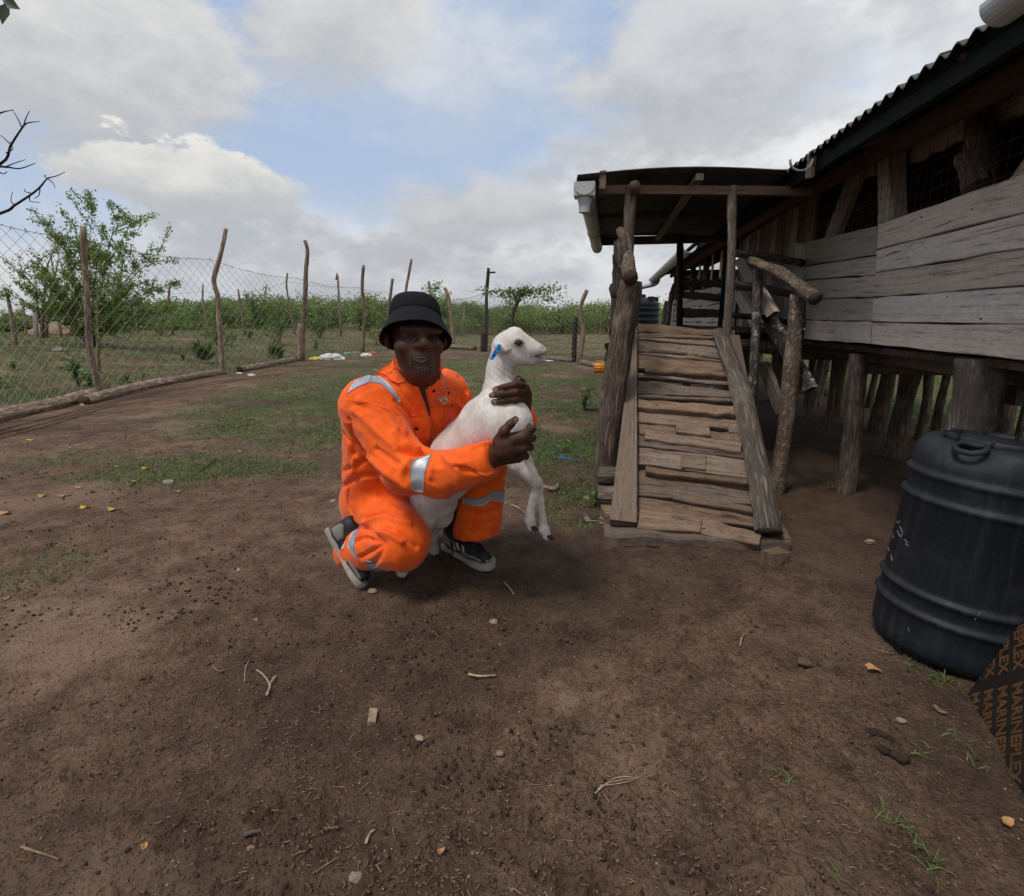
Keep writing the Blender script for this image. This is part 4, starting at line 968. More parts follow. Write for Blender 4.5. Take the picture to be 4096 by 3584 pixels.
P = [on_y(x, y, 3.95) for x, y in ((1516, 538), (1514, 612), (1510, 690), (1504, 790))]; P.append(np.array([P[-1][0], 3.95, -.04]))
V, F, U, fm = tube(P[::-1], .031, 10, 20, .06, 864); ob('railing_post', V, F, [MAT['lichen_bark'], MAT['cut_end']], RM, U, True, fm)
def rail_board(a, b, wd, X, mats, seed):
    a, b = np.array(c3(*a)), np.array(c3(*b)); d = unit(b-a); s_ = np.array([-d[1], d[0]])*wd/2/5.12
    plank_ob('rail_board', on_x(*(a+s_), X), on_x(*(b+s_), X), on_x(*(b-s_), X), on_x(*(a-s_), X), NX, .03, mats, RM, 7, .005, seed)
rail_board((130, 220), (470, 790), 105, 1.0, WW, 870); rail_board((105, 560), (310, 900), 95, 1.0, WW, 871)
rail_board((410, 800), (840, 1560), 130, 1.13, [MAT['lichen_bark'], MAT['cut_end']], 872); rail_board((370, 1280), (560, 1800), 90, 1.10, [MAT['grey_bark'], MAT['cut_end']], 873)
# ------------------------------------------------------------------ smooth bodies: distance field -> surface nets
class Blob:
    def __init__(s): s.p = []
    def cap(s, a, b, ra, rb=None, k=.02, cut=None):
        s.p.append(('c', np.asarray(a, float), np.asarray(b, float), ra, ra if rb is None else rb, k, cut)); return s
    def chain(s, P, R, k=.02):
        for i in range(len(P)-1): s.cap(P[i], P[i+1], R[i], R[i+1], k)
        return s
    def ell(s, c, r, R=None, k=.02, sub=False):
        s.p.append(('s' if sub else 'e', np.asarray(c, float), np.asarray(r, float), np.eye(3) if R is None else np.asarray(R, float), k)); return s
    def mesh(s, h, smooth=1):
        lo = np.full(3, 1e9); hi = -lo
        for q in s.p:
            if q[0] == 'c':
                m_ = max(q[3], q[4]); lo = np.minimum(lo, np.minimum(q[1], q[2])-m_); hi = np.maximum(hi, np.maximum(q[1], q[2])+m_)
            elif q[0] == 'e': lo = np.minimum(lo, q[1]-max(q[2])); hi = np.maximum(hi, q[1]+max(q[2]))
        lo -= 4*h; hi += 4*h; n = np.ceil((hi-lo)/h).astype(int)+1
        ax = [lo[i]+h*np.arange(n[i]) for i in range(3)]; D = np.full(n, 1.0, np.float32)
        for q in s.p:
            k = q[4] if q[0] in 'es' else q[5]
            m_ = max(q[2]) if q[0] in 'es' else max(q[3], q[4])
            a = q[1]-m_ if q[0] in 'es' else np.minimum(q[1], q[2])-m_; b = q[1]+m_ if q[0] in 'es' else np.maximum(q[1], q[2])+m_
            i0 = np.maximum(((a-k-3*h-lo)/h).astype(int), 0); i1 = np.minimum(((b+k+3*h-lo)/h).astype(int)+2, n)
            sl = tuple(slice(i0[i], i1[i]) for i in range(3))
            X = ax[0][sl[0]].astype(np.float32)[:, None, None]; Y = ax[1][sl[1]].astype(np.float32)[None, :, None]; Z = ax[2][sl[2]].astype(np.float32)[None, None, :]
            if q[0] == 'c':
                A, B = q[1], q[2]; v = B-A; L2 = max(v@v, 1e-9)
                px, py, pz = X-A[0], Y-A[1], Z-A[2]
                tt = np.clip((px*v[0]+py*v[1]+pz*v[2])/L2, 0, 1)
                d = np.sqrt((px-tt*v[0])**2+(py-tt*v[1])**2+(pz-tt*v[2])**2)-(q[3]+(q[4]-q[3])*tt)
                if q[6] is not None:
                    c, nn = q[6]; d = np.maximum(d, (X-c[0])*nn[0]+(Y-c[1])*nn[1]+(Z-c[2])*nn[2])
            else:
                R = q[3]; px, py, pz = X-q[1][0], Y-q[1][1], Z-q[1][2]
                u = [(px*R[0, i]+py*R[1, i]+pz*R[2, i])/q[2][i] for i in range(3)]
                k0 = np.sqrt(u[0]**2+u[1]**2+u[2]**2); k1 = np.sqrt(sum((u[i]/q[2][i])**2 for i in range(3)))+1e-9
                d = k0*(k0-1)/k1
            O = D[sl]
            if q[0] == 's':
                d = -d; hh = np.maximum(k-np.abs(O-d), 0)/k; D[sl] = np.maximum(O, d)+hh*hh*k*.25
            else:
                hh = np.maximum(k-np.abs(O-d), 0)/k; D[sl] = np.minimum(O, d)-hh*hh*k*.25
        return nets(D, lo, h, smooth)
def nets(D, lo, h, smooth):
    S = D < 0; c = S[:-1, :-1, :-1].astype(np.int8)
    cnt = np.zeros(c.shape, np.int8)
    for i in (0, 1):
        for j in (0, 1):
            for k in (0, 1): cnt += S[i:S.shape[0]-1+i, j:S.shape[1]-1+j, k:S.shape[2]-1+k]
    I = np.argwhere((cnt > 0) & (cnt < 8)); ix = np.full(cnt.shape, -1, np.int32); ix[tuple(I.T)] = np.arange(len(I))
    acc = np.zeros((len(I), 3)); w_ = np.zeros(len(I))
    cs = [(0, 0, 0), (1, 0, 0), (0, 1, 0), (1, 1, 0), (0, 0, 1), (1, 0, 1), (0, 1, 1), (1, 1, 1)]
    val = [D[I[:, 0]+a, I[:, 1]+b, I[:, 2]+c_] for a, b, c_ in cs]
    for a in range(8):
        for b in range(a+1, 8):
            df = [abs(cs[a][m_]-cs[b][m_]) for m_ in range(3)]
            if sum(df) != 1: continue
            va, vb = val[a], val[b]; m_ = (va < 0) != (vb < 0); tt = np.where(m_, va/np.where(va == vb, 1, va-vb), 0)
            p = np.array(cs[a])[None]+tt[:, None]*(np.array(cs[b])-np.array(cs[a]))[None]
            acc[m_] += p[m_]; w_[m_] += 1
    V = lo+h*(I+acc/w_[:, None]); F = []
    for axn in range(3):
        sl0 = [slice(1, -1)]*3; sl1 = [slice(1, -1)]*3; sl0[axn] = slice(0, -1); sl1[axn] = slice(1, None)
        a, b = S[tuple(sl0)], S[tuple(sl1)]; E = np.argwhere(a != b); inside = a[tuple(E.T)]
        off = np.ones(3, int); off[axn] = 0; E = E+off
        o1, o2 = [m_ for m_ in range(3) if m_ != axn]; e1 = np.zeros(3, int); e1[o1] = 1; e2 = np.zeros(3, int); e2[o2] = 1
        Q = np.stack([ix[tuple((E-e1-e2).T)], ix[tuple((E-e2).T)], ix[tuple(E.T)], ix[tuple((E-e1).T)]], 1)
        flip = inside if axn != 1 else ~inside
        Q[~flip] = Q[~flip][:, ::-1]; F.append(Q)
    F = np.vstack(F)
    for _ in range(smooth):
        A = np.zeros_like(V); n = np.zeros(len(V))
        for i in range(4):
            j = (i+1) % 4; np.add.at(A, F[:, i], V[F[:, j]]); np.add.at(n, F[:, i], 1); np.add.at(A, F[:, j], V[F[:, i]]); np.add.at(n, F[:, j], 1)
        V = V*.5+.5*A/n[:, None]
    return V, F
def vnormals(V, F):
    fn = np.cross(V[F[:, 2]]-V[F[:, 0]], V[F[:, 3]]-V[F[:, 1]]); N = np.zeros_like(V)
    for i in range(4): np.add.at(N, F[:, i], fn)
    return N/np.maximum(np.linalg.norm(N, axis=1), 1e-12)[:, None]
def bvh_of(V, F): return BVHTree.FromPolygons(V.tolist(), F.tolist())
def hit(bvh, x, y, fall=2.0):
    r = ray(x, y); h_ = bvh.ray_cast(Vector(CAM), Vector(r).normalized())
    if h_[0] is None:
        h_ = bvh.find_nearest(Vector(pt(x, y, fall)))
    return np.array(h_[0]), np.array(h_[1])
def strip(name, A, B, bvh, off, th, mat, parent, nu=14, nv=4, fall=2.0, **kw):
    """patch lying on a surface between two outlines A and B given in photo pixels"""
    A = np.asarray(A, float); B = np.asarray(B, float)
    def rs(P, n):
        L = np.concatenate([[0], np.cumsum(np.linalg.norm(np.diff(P, axis=0), axis=1))]); s_ = np.linspace(0, L[-1], n)
        return np.stack([np.interp(s_, L, P[:, i]) for i in (0, 1)], 1)
    A, B = rs(A, nu+1), rs(B, nu+1); V = []; Vb = []
    for i in range(nu+1):
        for j in range(nv+1):
            q = A[i]+(B[i]-A[i])*j/nv; p, n = hit(bvh, q[0], q[1], fall); 
            if n@ray(q[0], q[1]) > 0: n = -n
            V.append(p+n*off); Vb.append(p+n*(off-th))
    m1 = nv+1; N = len(V); F = []
    for i in range(nu):
        for j in range(nv):
            a = i*m1+j; F.append([a, a+1, a+m1+1, a+m1]); F.append([N+a, N+a+m1, N+a+m1+1, N+a+1])
    rim = [i for i in range(m1)]+[i*m1+nv for i in range(1, nu+1)]+[nu*m1+j for j in range(nv-1, -1, -1)]+[i*m1 for i in range(nu-1, 0, -1)]
    for a, b in zip(rim, rim[1:]+rim[:1]): F.append([a, b, N+b, N+a])
    me = mesh(name, np.vstack([V, Vb]), F, mat, smooth=True)
    return add(name, me, parent, **kw)
# ------------------------------------------------------------------ materials for man and goat
m_, t, b = newmat('orange_cloth'); o_ = t.n('ShaderNodeTexCoord').outputs['Object']
w1 = t.noise(o_, 26, 5, .6, .8); w2 = t.noise(o_, 420, 2, .5); dz = t.noise(o_, 6, 5, .65)
c = t.mix(t.ss(w1, .3, .7), (.80, .088, .003), (.93, .135, .006))
c = t.mix(t.ss(dz, .58, .80, 0, .22), c, (.45, .08, .012))
setb(t, b, col=c, rough=.75, spec=.25, sheen=.15, nrm=t.bump(t.m('ADD', w1, t.m('MULTIPLY', w2, .10)), .30, .010))
m_, t, b = newmat('skin'); o_ = t.n('ShaderNodeTexCoord').outputs['Object']
n_ = t.noise(o_, 30, 5, .6); n2_ = t.noise(o_, 260, 3, .6)
setb(t, b, col=t.mix(t.ss(n_, .3, .7), (.046, .0185, .0098), (.080, .033, .0185)), rough=t.ss(n2_, .3, .7, .48, .62), spec=.28, sss=0.0, nrm=t.bump(n2_, .15, .002))
plain('nail', (.22, .11, .085), .4, .5); plain('lip', (.070, .032, .025), .5, .4); plain('eye_white', (.13, .10, .088), .25, .5); plain('iris', (.008, .005, .004), .15, .6)
leafy('beard_hair', (.015, .013, .012), (.20, .185, .175), .7, 0.0)
m_, t, b = newmat('hat_cloth'); o_ = t.n('ShaderNodeTexCoord').outputs['Object']
setb(t, b, col=t.mix(t.noise(o_, 50, 4), (.0065, .0065, .0075), (.014, .014, .016)), rough=.85, spec=.15, nrm=t.bump(t.m('ADD', t.noise(o_, 25, 4), t.m('MULTIPLY', t.noise(o_, 500, 2), .2)), .4, .005))
plain('reflective', (.36, .37, .40), .42, .5, .25, var=.1, scale=40, bump=.2)
plain('shirt', (.030, .032, .036), .9, .2); plain('button', (.06, .05, .04), .35, .5, .8); plain('label_white', (.66, .66, .63), .6, .3)
plain('label_yellow', (.72, .42, .02), .6, .3); plain('print_white', (.70, .62, .55), .7, .2); plain('label_black', (.02, .02, .02), .6, .3)
plain('shoe_black', (.014, .014, .017), .6, .35, bump=.2); plain('shoe_sole', (.33, .295, .24), .7, .3, dirt=(.16, .12, .085), dirt_amt=.6); plain('shoe_grey', (.21, .195, .165), .8, .25, dirt=(.1, .08, .06))
plain('shoe_stripe', (.46, .48, .32), .6, .3); plain('shoe_pink', (.6, .16, .12), .6, .3)
m_, t, b = newmat('goat_fur'); o_ = t.n('ShaderNodeTexCoord').outputs['Object']
f1 = t.noise(t.v('MULTIPLY', o_, (1, 1, .35)), 190, 4, .65); f2 = t.noise(o_, 16, 5, .6); f3 = t.noise(t.v('MULTIPLY', o_, (1, 1, .4)), 46, 5, .62, .5)
gm = t.n('ShaderNodeAttribute', attribute_name='tint').outputs['Color']
c = t.mix(t.ss(f2, .35, .7), (.70, .655, .61), (.57, .50, .44)); c = t.mix(t.ss(f3, .30, .52, .45, 0), c, (.48, .40, .34))
c = t.mix(1.0, c, gm, 'MULTIPLY')
setb(t, b, col=c, rough=.85, spec=.15, sheen=.25, nrm=t.bump(t.m('ADD', t.m('MULTIPLY', f1, .5), f3), .55, .006))
plain('hoof', (.028, .022, .018), .5, .4); plain('goat_eye', (.035, .016, .006), .15, .6); plain('tag_blue', (.02, .30, .62), .4, .45); plain('tag_print', (.01, .06, .2), .5, .3)

# ------------------------------------------------------------------ the man
def c1(x, y): return (600+x/2.756, 550+y/2.756)
man0 = on_z(830, 1120)
MAN = empty('person', (man0[0], man0[1], 0), 'man in orange coverall and black bucket hat kneeling and holding the white goat', 'person')
J = dict(pel=pd(768, 1000, 2.22), rhip=pd(752, 1005, 2.2), lhip=pd(806, 990, 2.30), rknee=pd(803, 1084, 1.90), rank=pd(697, 1100, 2.08), lknee=pd(972, 915, 2.2), lank=pd(950, 1090, 2.2),
         chest=pd(812, 820, 2.10), neck=pd(843, 752, 2.03), rsh=pd(732, 806, 2.0), lsh=pd(890, 782, 2.25), relb=pd(812, 938, 1.86), rwri=pd(984, 917, 1.72), lelb=pd(962, 885, 2.34), lwri=pd(1047, 838, 2.02))
CO = Blob(); k = .05
CO.cap(pd(752, 835, 2.06), pd(748, 985, 2.18), .125, .128, k).cap(pd(852, 825, 2.18), pd(810, 985, 2.28), .12, .125, k).cap(J['chest'], J['pel'], .13, .14, k)
CO.ell(pd(748, 1006, 2.25), (.138, .15, .13), None, k)
CO.cap(pd(828, 778, 2.06), J['rsh'], .072, .080, k).cap(pd(850, 775, 2.1), J['lsh'], .072, .076, k)
CO.cap(J['rsh'], J['relb'], .090, .090, .035).cap(J['relb'], pd(880, 950, 1.82), .086, .076, .03)
wn = unit(J['rwri']-J['relb']); CO.cap(pd(880, 950, 1.82), J['rwri']+wn*.02, .076, .058, .03, (J['rwri'], wn))
CO.cap(J['lsh'], J['lelb'], .088, .075, .035).cap(J['lelb'], J['lwri'], .072, .05, .03)
CO.cap(J['rhip'], J['rknee'], .118, .106, .04)
an = unit(J['rank']-J['rknee']); CO.cap(J['rknee'], J['rank']+an*.03, .104, .076, .02, (J['rank']+an*.005, an))
CO.cap(J['lhip'], J['lknee'], .12, .095, .04)
hem = on_y(952, 1066, pd(952, 1066, 2.22)[1]); hn = unit(np.array([.12, 0, -1.0]))
CO.cap(J['lknee'], hem+[0, 0, -.03], .092, .103, .03, (hem, hn))
CO.cap(pd(841, 762, 2.05), pd(838, 735, 2.06), .088, .084, .03)
V, F = CO.mesh(.0062, 1)
N = vnormals(V, F)
rg = (1-2*np.abs(perlin(V*np.array([8, 8, 6.0])+1.5*perlin(V*5.0)[:, None]+3.1)))**3; d = .005*rg+.007*perlin(V*np.array([5, 5, 7.0])+9.7)+.0016*perlin(V*24.0)
V = V+N*d[:, None]
bv = bvh_of(V, F)
folds = [([(330, 690), (450, 750), (530, 850)], .006, .012), ([(300, 745), (420, 860), (530, 960)], .007, .013), ([(545, 955), (620, 985), (700, 972)], -.013, .009), ([(590, 930), (660, 965)], .009, .010), ([(600, 1020), (560, 1100), (600, 1180)], .006, .012),
         ([(380, 1000), (480, 1095), (600, 1170)], .007, .014), ([(520, 870), (600, 955)], .006, .010), ([(420, 960), (540, 1040)], -.007, .009), ([(860, 1055), (970, 1095)], -.006, .008), ([(890, 985), (875, 1060)], .005, .009), ([(735, 1020), (720, 1110)], .006, .010), ([(790, 1000), (860, 1050), (900, 1040)], .006, .012),
         ([(450, 1470), (370, 1400), (300, 1385)], -.009, .009), ([(455, 1480), (360, 1450), (300, 1470)], -.008, .009), ([(460, 1480), (380, 1530), (330, 1560)], -.008, .009), ([(470, 1480), (430, 1560), (400, 1600)], -.006, .010), ([(360, 1345), (480, 1300), (620, 1320)], -.009, .010), ([(350, 1370), (450, 1340), (600, 1370)], .008, .013), ([(390, 1430), (470, 1420), (560, 1470)], .007, .012), ([(470, 1400), (560, 1440), (640, 1500)], -.006, .010),
         ([(225, 1170), (330, 1115), (440, 1100)], -.008, .010), ([(275, 1130), (262, 1250), (290, 1330)], -.005, .006), ([(300, 720), (380, 700), (470, 722), (545, 775)], -.004, .005), ([(300, 1010), (292, 1090)], .006, .012), ([(235, 1080), (310, 1050), (390, 1005)], -.007, .010), ([(240, 880), (290, 960), (300, 1020)], -.008, .011), ([(270, 800), (300, 900), (380, 1000)], -.009, .008),
         ([(955, 1290), (950, 1430)], -.005, .007), ([(890, 1290), (990, 1320), (1080, 1300)], -.006, .010), ([(600, 880), (660, 940), (690, 980)], -.006, .009), ([(850, 700), (900, 760), (850, 830)], .006, .012), ([(880, 560), (920, 640)], -.006, .010), ([(720, 730), (740, 830), (750, 900)], -.008, .006), ([(530, 690), (600, 760), (640, 850)], -.006, .009), ([(600, 640), (680, 760), (700, 900)], .006, .012)]
for pts, amp, wd in folds:
    P3 = np.array([hit(bv, *c1(*p))[0] for p in smooth_path(np.array([[*p, 0] for p in pts], float), 46)[:, :2]])
    nb = np.where(((V > P3.min(0)-.05) & (V < P3.max(0)+.05)).all(1))[0]; q = V[nb]; dm = np.full(len(q), 9.0)
    for pp in P3: dm = np.minimum(dm, np.linalg.norm(q-pp, axis=1))
    dm = dm*(1+.25*perlin(q*40.0)); V[nb] += N[nb]*(2.0*amp*np.exp(-(dm/wd)**2))[:, None]
COV = ob('coverall', V, F, MAT['orange_cloth'], MAN, smooth=True); bv = bvh_of(V, F)

LH0 = on_z(893, 1096); LDIR = unit(on_z(990, 1146)-LH0); LANK = LH0+LDIR*.058+np.array([0, 0, .085])
# body: head, trunk, limbs and hands in one surface
BD = Blob(); HC = pd(832, 680, 1.93); hs = ((HC-CAM)@FW)/FPX*1.02
hz = unit(CAM-HC); hx = unit(RT-hz*(RT@hz)); hy = np.cross(hz, hx); HR = np.stack([hx, hy, hz], 1)
def hp(x, y, z=0): return HC+hs*((x-832)*hx+(680-y)*hy+z*hz)
px = lambda v: v*hs
BD.ell(hp(832, 662, -20), (px(47), px(46), px(50)), HR, .01).ell(hp(835, 698, 2), (px(45), px(45), px(45)), HR, .02).ell(hp(843, 730, 10), (px(33), px(24), px(38)), HR, .02)
BD.cap(hp(836, 742, 30), hp(851, 742, 30), px(13), px(13), .012)
BD.ell(hp(809, 692, 26), (px(19), px(17), px(18)), HR, .015).ell(hp(869, 693, 24), (px(16), px(17), px(18)), HR, .015)
BD.cap(hp(844, 664, 40), hp(847, 684, 52), px(7), px(9.5), .020).ell(hp(835, 690, 46), (px(9), px(6.5), px(9)), HR, .012).ell(hp(858, 690, 46), (px(9), px(6.5), px(9)), HR, .012).ell(hp(847, 690, 54), (px(10), px(7), px(8)), HR, .010)
BD.cap(hp(808, 659, 30), hp(836, 660, 39), px(7), px(6), .022).cap(hp(854, 661, 39), hp(878, 662, 30), px(6), px(7), .022)
BD.ell(hp(823, 671, 52), (px(11), px(6.5), px(8)), HR, .008, True).ell(hp(865, 672, 52), (px(10), px(6.5), px(8)), HR, .008, True)
BD.ell(hp(841, 714, 36), (px(24), px(16), px(14)), HR, .022)
BD.ell(hp(776, 680, -8), (px(6), px(15), px(9)), HR, .006).ell(hp(889, 682, -14), (px(5), px(14), px(9)), HR, .006)
BD.cap(hp(836, 722, -8), J['neck'], px(39), .066, .02).cap(J['neck'], J['chest'], .064, .09, .03).cap(J['chest'], J['pel'], .10, .11, .05)
BD.cap(J['chest'], J['rsh'], .07, .05, .03).cap(J['chest'], J['lsh'], .07, .05, .03)
BD.chain([J['rsh'], J['relb'], J['rwri']], [.05, .045, .030], .02).chain([J['lsh'], J['lelb'], J['lwri']], [.05, .042, .028], .02)
BD.chain([J['rhip'], J['rknee'], J['rank']], [.09, .06, .040], .03).chain([J['lhip'], J['lknee'], LANK+[0, 0, .16], LANK], [.09, .055, .036, .032], .02)
# right hand round the chest of the goat: back of the hand to the camera, thumb up
rh = lambda x, y, d: pd(x, y, d)
BD.cap(J['rwri'], rh(1008, 895, 1.69), .030, .034, .015).cap(rh(1006, 884, 1.685), rh(1046, 874, 1.68), .026, .022, .015).cap(rh(1006, 903, 1.69), rh(1044, 896, 1.685), .028, .022, .015).cap(rh(1004, 915, 1.70), rh(1036, 914, 1.70), .025, .020, .015)
BD.chain([rh(996, 884, 1.69), rh(1008, 862, 1.67), rh(1021, 848, 1.67), rh(1031, 839, 1.69)], [.019, .0155, .013, .0115], .008)
for a, b_, c_ in (((1050, 867, 1.685), (1064, 858, 1.72), (1058, 852, 1.79)), ((1052, 880, 1.69), (1065, 876, 1.73), (1060, 872, 1.81)), ((1047, 896, 1.695), (1060, 894, 1.73), (1056, 890, 1.81)), ((1040, 911, 1.70), (1051, 912, 1.735), (1047, 908, 1.80))):
    BD.chain([rh(*a), rh(*b_), rh(*c_)], [.0145, .0125, .0105], .006)
# left hand round the neck: fingers towards the camera side, thumb behind
LF = [((1044, 770, 1.845), (1030, 769, 1.800), (1008, 774, 1.785), (990, 779, 1.800)), ((1046, 785, 1.845), (1031, 784, 1.795), (1004, 788, 1.780), (983, 791, 1.795)), ((1046, 799, 1.850), (1031, 798, 1.798), (1006, 802, 1.785), (987, 804, 1.798)), ((1043, 812, 1.855), (1030, 812, 1.808), (1012, 813, 1.798), (998, 813, 1.806))]
for f_ in LF: BD.chain([pd(*p) for p in f_], [.0125, .0120, .0110, .0098], .004)
BD.cap(pd(1047, 778, 1.87), pd(1047, 812, 1.88), .024, .022, .012).cap(pd(1049, 790, 1.90), J['lwri'], .028, .026, .015).chain([pd(1050, 782, 1.91), pd(1044, 766, 1.93), pd(1037, 757, 1.905)], [.018, .014, .0115], .008)
Vb, Fb = BD.mesh(.0038, 1)
BODY = ob('body', Vb, Fb, MAT['skin'], MAN, smooth=True); bb = bvh_of(Vb, Fb)
for i, (x, y) in enumerate([(f_[3][0]+1.5, f_[3][1]) for f_ in LF]): strip('fingernail', [(x-4, y-4.2), (x+4.5, y-4.6)], [(x-4, y+4.2), (x+4.5, y+4.0)], bb, .0012, .001, MAT['nail'], BODY, 4, 4)
strip('fingernail', [(1026, 838), (1034, 835)], [(1029, 847), (1036, 842)], bb, .0012, .001, MAT['nail'], BODY, 4, 4); strip('fingernail', [(1032, 754), (1041, 755)], [(1033, 762), (1040, 762)], bb, .0012, .001, MAT['nail'], BODY, 4, 4)
strip('upper_lip', [(825, 716), (834, 711.5), (842, 712.5), (850, 711.5), (859, 716)], [(825, 716.6), (834, 716), (842, 716.3), (850, 716), (859, 716.6)], bb, .0014, .003, MAT['lip'], BODY, 14, 3)
strip('lower_lip', [(827, 717), (842, 717.2), (857, 717)], [(830, 720.5), (842, 724.5), (854, 720.5)], bb, .0022, .004, MAT['lip'], BODY, 14, 3)
for x, y in ((823, 671), (865, 672)):
    V_, F_ = lathe([(0, -1), (.5, -.866), (.866, -.5), (1, 0), (.866, .5), (.5, .866), (0, 1)], (0, 0, 0), 16); ep, en = hit(bb, x, y); ep = ep-hz*px(5.6); e = ob('eye', V_*px(7)+ep, F_, MAT['eye_white'], BODY, smooth=True)
    ob('iris', V_*px(3.9)+ep+hz*px(3.9)+hx*px(1), F_, MAT['iris'], e, smooth=True)
    strip('eyelid', [(x-10, y-1), (x-4, y-5.5), (x+4, y-5.5), (x+10, y-.5)], [(x-9, y), (x-4, y-1.8), (x+4, y-1.8), (x+9.5, y+.3)], bb, .006, .006, MAT['skin'], BODY, 8, 2)
    strip('lash_line', [(x-9.5, y-.4), (x-4, y-2.6), (x+4, y-2.6), (x+9.8, y)], [(x-9, y+.3), (x-4, y-1.2), (x+4, y-1.2), (x+9.5, y+.5)], bb, .0066, .002, MAT['hat_cloth'], BODY, 8, 1)
    strip('eyelid', [(x-9, y+1.2), (x, y+3.2), (x+9, y+1.5)], [(x-10, y+2.5), (x, y+7), (x+10, y+3)], bb, .004, .004, MAT['skin'], BODY, 8, 2)
# beard: short grey hairs on chin and upper lip
g = np.random.default_rng(9); C_, D_ = [], []
for i in range(360):
    if i % 9 == 0: x, y = 843+g.normal(0, 13), 704.5+g.normal(0, 1.6)+abs(g.normal(0, 1))
    elif i % 5 == 1: s_ = g.choice([-1, 1]); x, y = 842+s_*(22+g.normal(0, 2)), 722+g.normal(0, 8)
    else: x, y = 842+g.normal(0, 11), 738+g.normal(0, 6)
    p, n_ = hit(bb, x, y); n_ = n_ if n_@ray(x, y) < 0 else -n_; dd = unit(n_*.45-hy*.9+randdir(1, g)[0]*.35); C_.append(p+dd*.003); D_.append(dd)
C_ = np.array(C_); D_ = np.array(D_); Vh, Fh = segs(C_-D_*.003, C_+D_*.0012, .00045, 3); ob('beard', Vh, Fh, MAT['beard_hair'], MAN)

# hat: crown, brim, seam
tl = rad(24); ax = unit(hy*math.cos(tl)-hz*math.sin(tl)); hxx = unit(hx+ax*(-.03)); az_ = np.cross(hxx, ax); TR_ = np.stack([hxx, -az_, ax], 1)
hc = hp(832, 679, -2); n = 48
def hat_ring(prof, wob=0.0, seed=1):
    V_, F_ = lathe([(r*hs, h_*hs) for r, h_ in prof], (0, 0, 0), n); a = np.arctan2(V_[:, 1], V_[:, 0]); r = np.hypot(V_[:, 0], V_[:, 1])
    V_[:, 1] *= 1.12
    wv = -np.cos(2*a)*1.1+np.sin(3*a+2)*.35+.3*np.sin(5*a+1); V_[:, 2] += wob*wv*hs*np.clip((r/hs-46)/24, 0, 1)
    V_[:, :2] *= (1+.012*np.sin(4*a+V_[:, 2]/hs*.06)[:, None]); return V_@TR_.T+hc, F_
V_, F_ = hat_ring([(0, 74), (26, 80), (40, 79.5), (46, 75), (49.5, 68), (51, 58), (51.5, 49), (51, 40), (49, 40), (48, 58), (44, 70), (30, 75), (0, 73)]); HAT = ob('bucket_hat', V_, F_, MAT['hat_cloth'], MAN, smooth=True)
V_, F_ = hat_ring([(49, 43), (52, 42), (57, 31), (63, 18), (69.5, 4), (71, 1), (70, 0), (62, 16), (55.5, 30), (48.5, 40), (49, 43)], 3.6); ob('brim', V_, F_, MAT['hat_cloth'], HAT, smooth=True)
for h_, r in ((42.5, 51.8), (76, 45)):
    V_, F_ = hat_ring([(r, h_-.6), (r+.8, h_), (r, h_+.6), (r-1, h_), (r, h_-.6)], 3.6 if h_ < 40 else 0); ob('seam', V_, F_, MAT['hat_cloth'], HAT, smooth=True)

# clothing details on the coverall
def Q(L): return [c1(*p) for p in L]
RF = MAT['reflective']
strip('reflective_stripe', Q([(262, 655), (298, 590), (395, 543)]), Q([(285, 640), (318, 620), (380, 592)]), bv, .003, .003, RF, COV, 14, 4)
strip('reflective_stripe', Q([(395, 543), (455, 570), (510, 620), (558, 690)]), Q([(380, 592), (440, 600), (490, 640), (542, 700)]), bv, .003, .003, RF, COV, 16, 4)
strip('reflective_stripe', Q([(612, 1025), (607, 1110), (615, 1186)]), Q([(727, 990), (690, 1090), (680, 1196)]), bv, .003, .003, RF, COV, 14, 8)
strip('reflective_stripe', Q([(902, 1222), (960, 1232), (1020, 1222), (1060, 1185), (1125, 1185)]), Q([(897, 1262), (950, 1270), (1005, 1274), (1050, 1240), (1122, 1252)]), bv, .003, .003, RF, COV, 20, 5)
strip('reflective_stripe', Q([(328, 1383), (285, 1428), (262, 1495), (292, 1535), (322, 1570)]), Q([(330, 1392), (308, 1440), (300, 1500), (310, 1535), (324, 1572)]), bv, .003, .003, RF, COV, 16, 4)
strip('reflective_stripe', Q([(364, 1575), (372, 1605), (382, 1628)]), Q([(408, 1580), (425, 1606), (448, 1626)]), bv, .003, .003, RF, COV, 10, 4)
OC = MAT['orange_cloth']
strip('shirt', [(832, 757), (843, 790), (853, 815), (858, 832)], [(850, 752), (850, 778), (856, 808), (859, 832)], bv, .0035, .003, MAT['shirt'], COV, 12, 4)
strip('collar', [(757, 697), (752, 722), (768, 750), (782, 765), (797, 768)], [(770, 692), (782, 708), (796, 735), (806, 750), (815, 762)], bv, .012, .010, OC, COV, 16, 6)
strip('collar', [(881, 706), (898, 722), (893, 732)], [(858, 742), (868, 739), (877, 741)], bv, .012, .010, OC, COV, 12, 6)
strip('lapel', [(797, 768), (815, 762), (832, 758)], [(822, 800), (838, 808), (849, 806)], bv, .007, .006, OC, COV, 10, 8)
strip('placket', [(852, 752), (857, 790), (862, 830), (864, 880)], [(872, 745), (880, 780), (884, 820), (882, 868)], bv, .006, .005, OC, COV, 14, 6)
strip('pocket_flap', Q([(598, 762), (660, 775), (693, 800)]), Q([(632, 868), (668, 862), (702, 832)]), bv, .008, .007, OC, COV, 10, 6)
strip('pocket_flap', [(868, 802), (872, 788), (890, 774), (908, 777)], [(878, 812), (892, 810), (904, 802), (910, 783)], bv, .009, .008, OC, COV, 12, 5)
strip('shoulder_yoke_seam', [(690, 800), (740, 805), (800, 830)], [(690, 801.2), (740, 806.2), (800, 831.2)], bv, .002, .002, OC, COV, 14, 1)
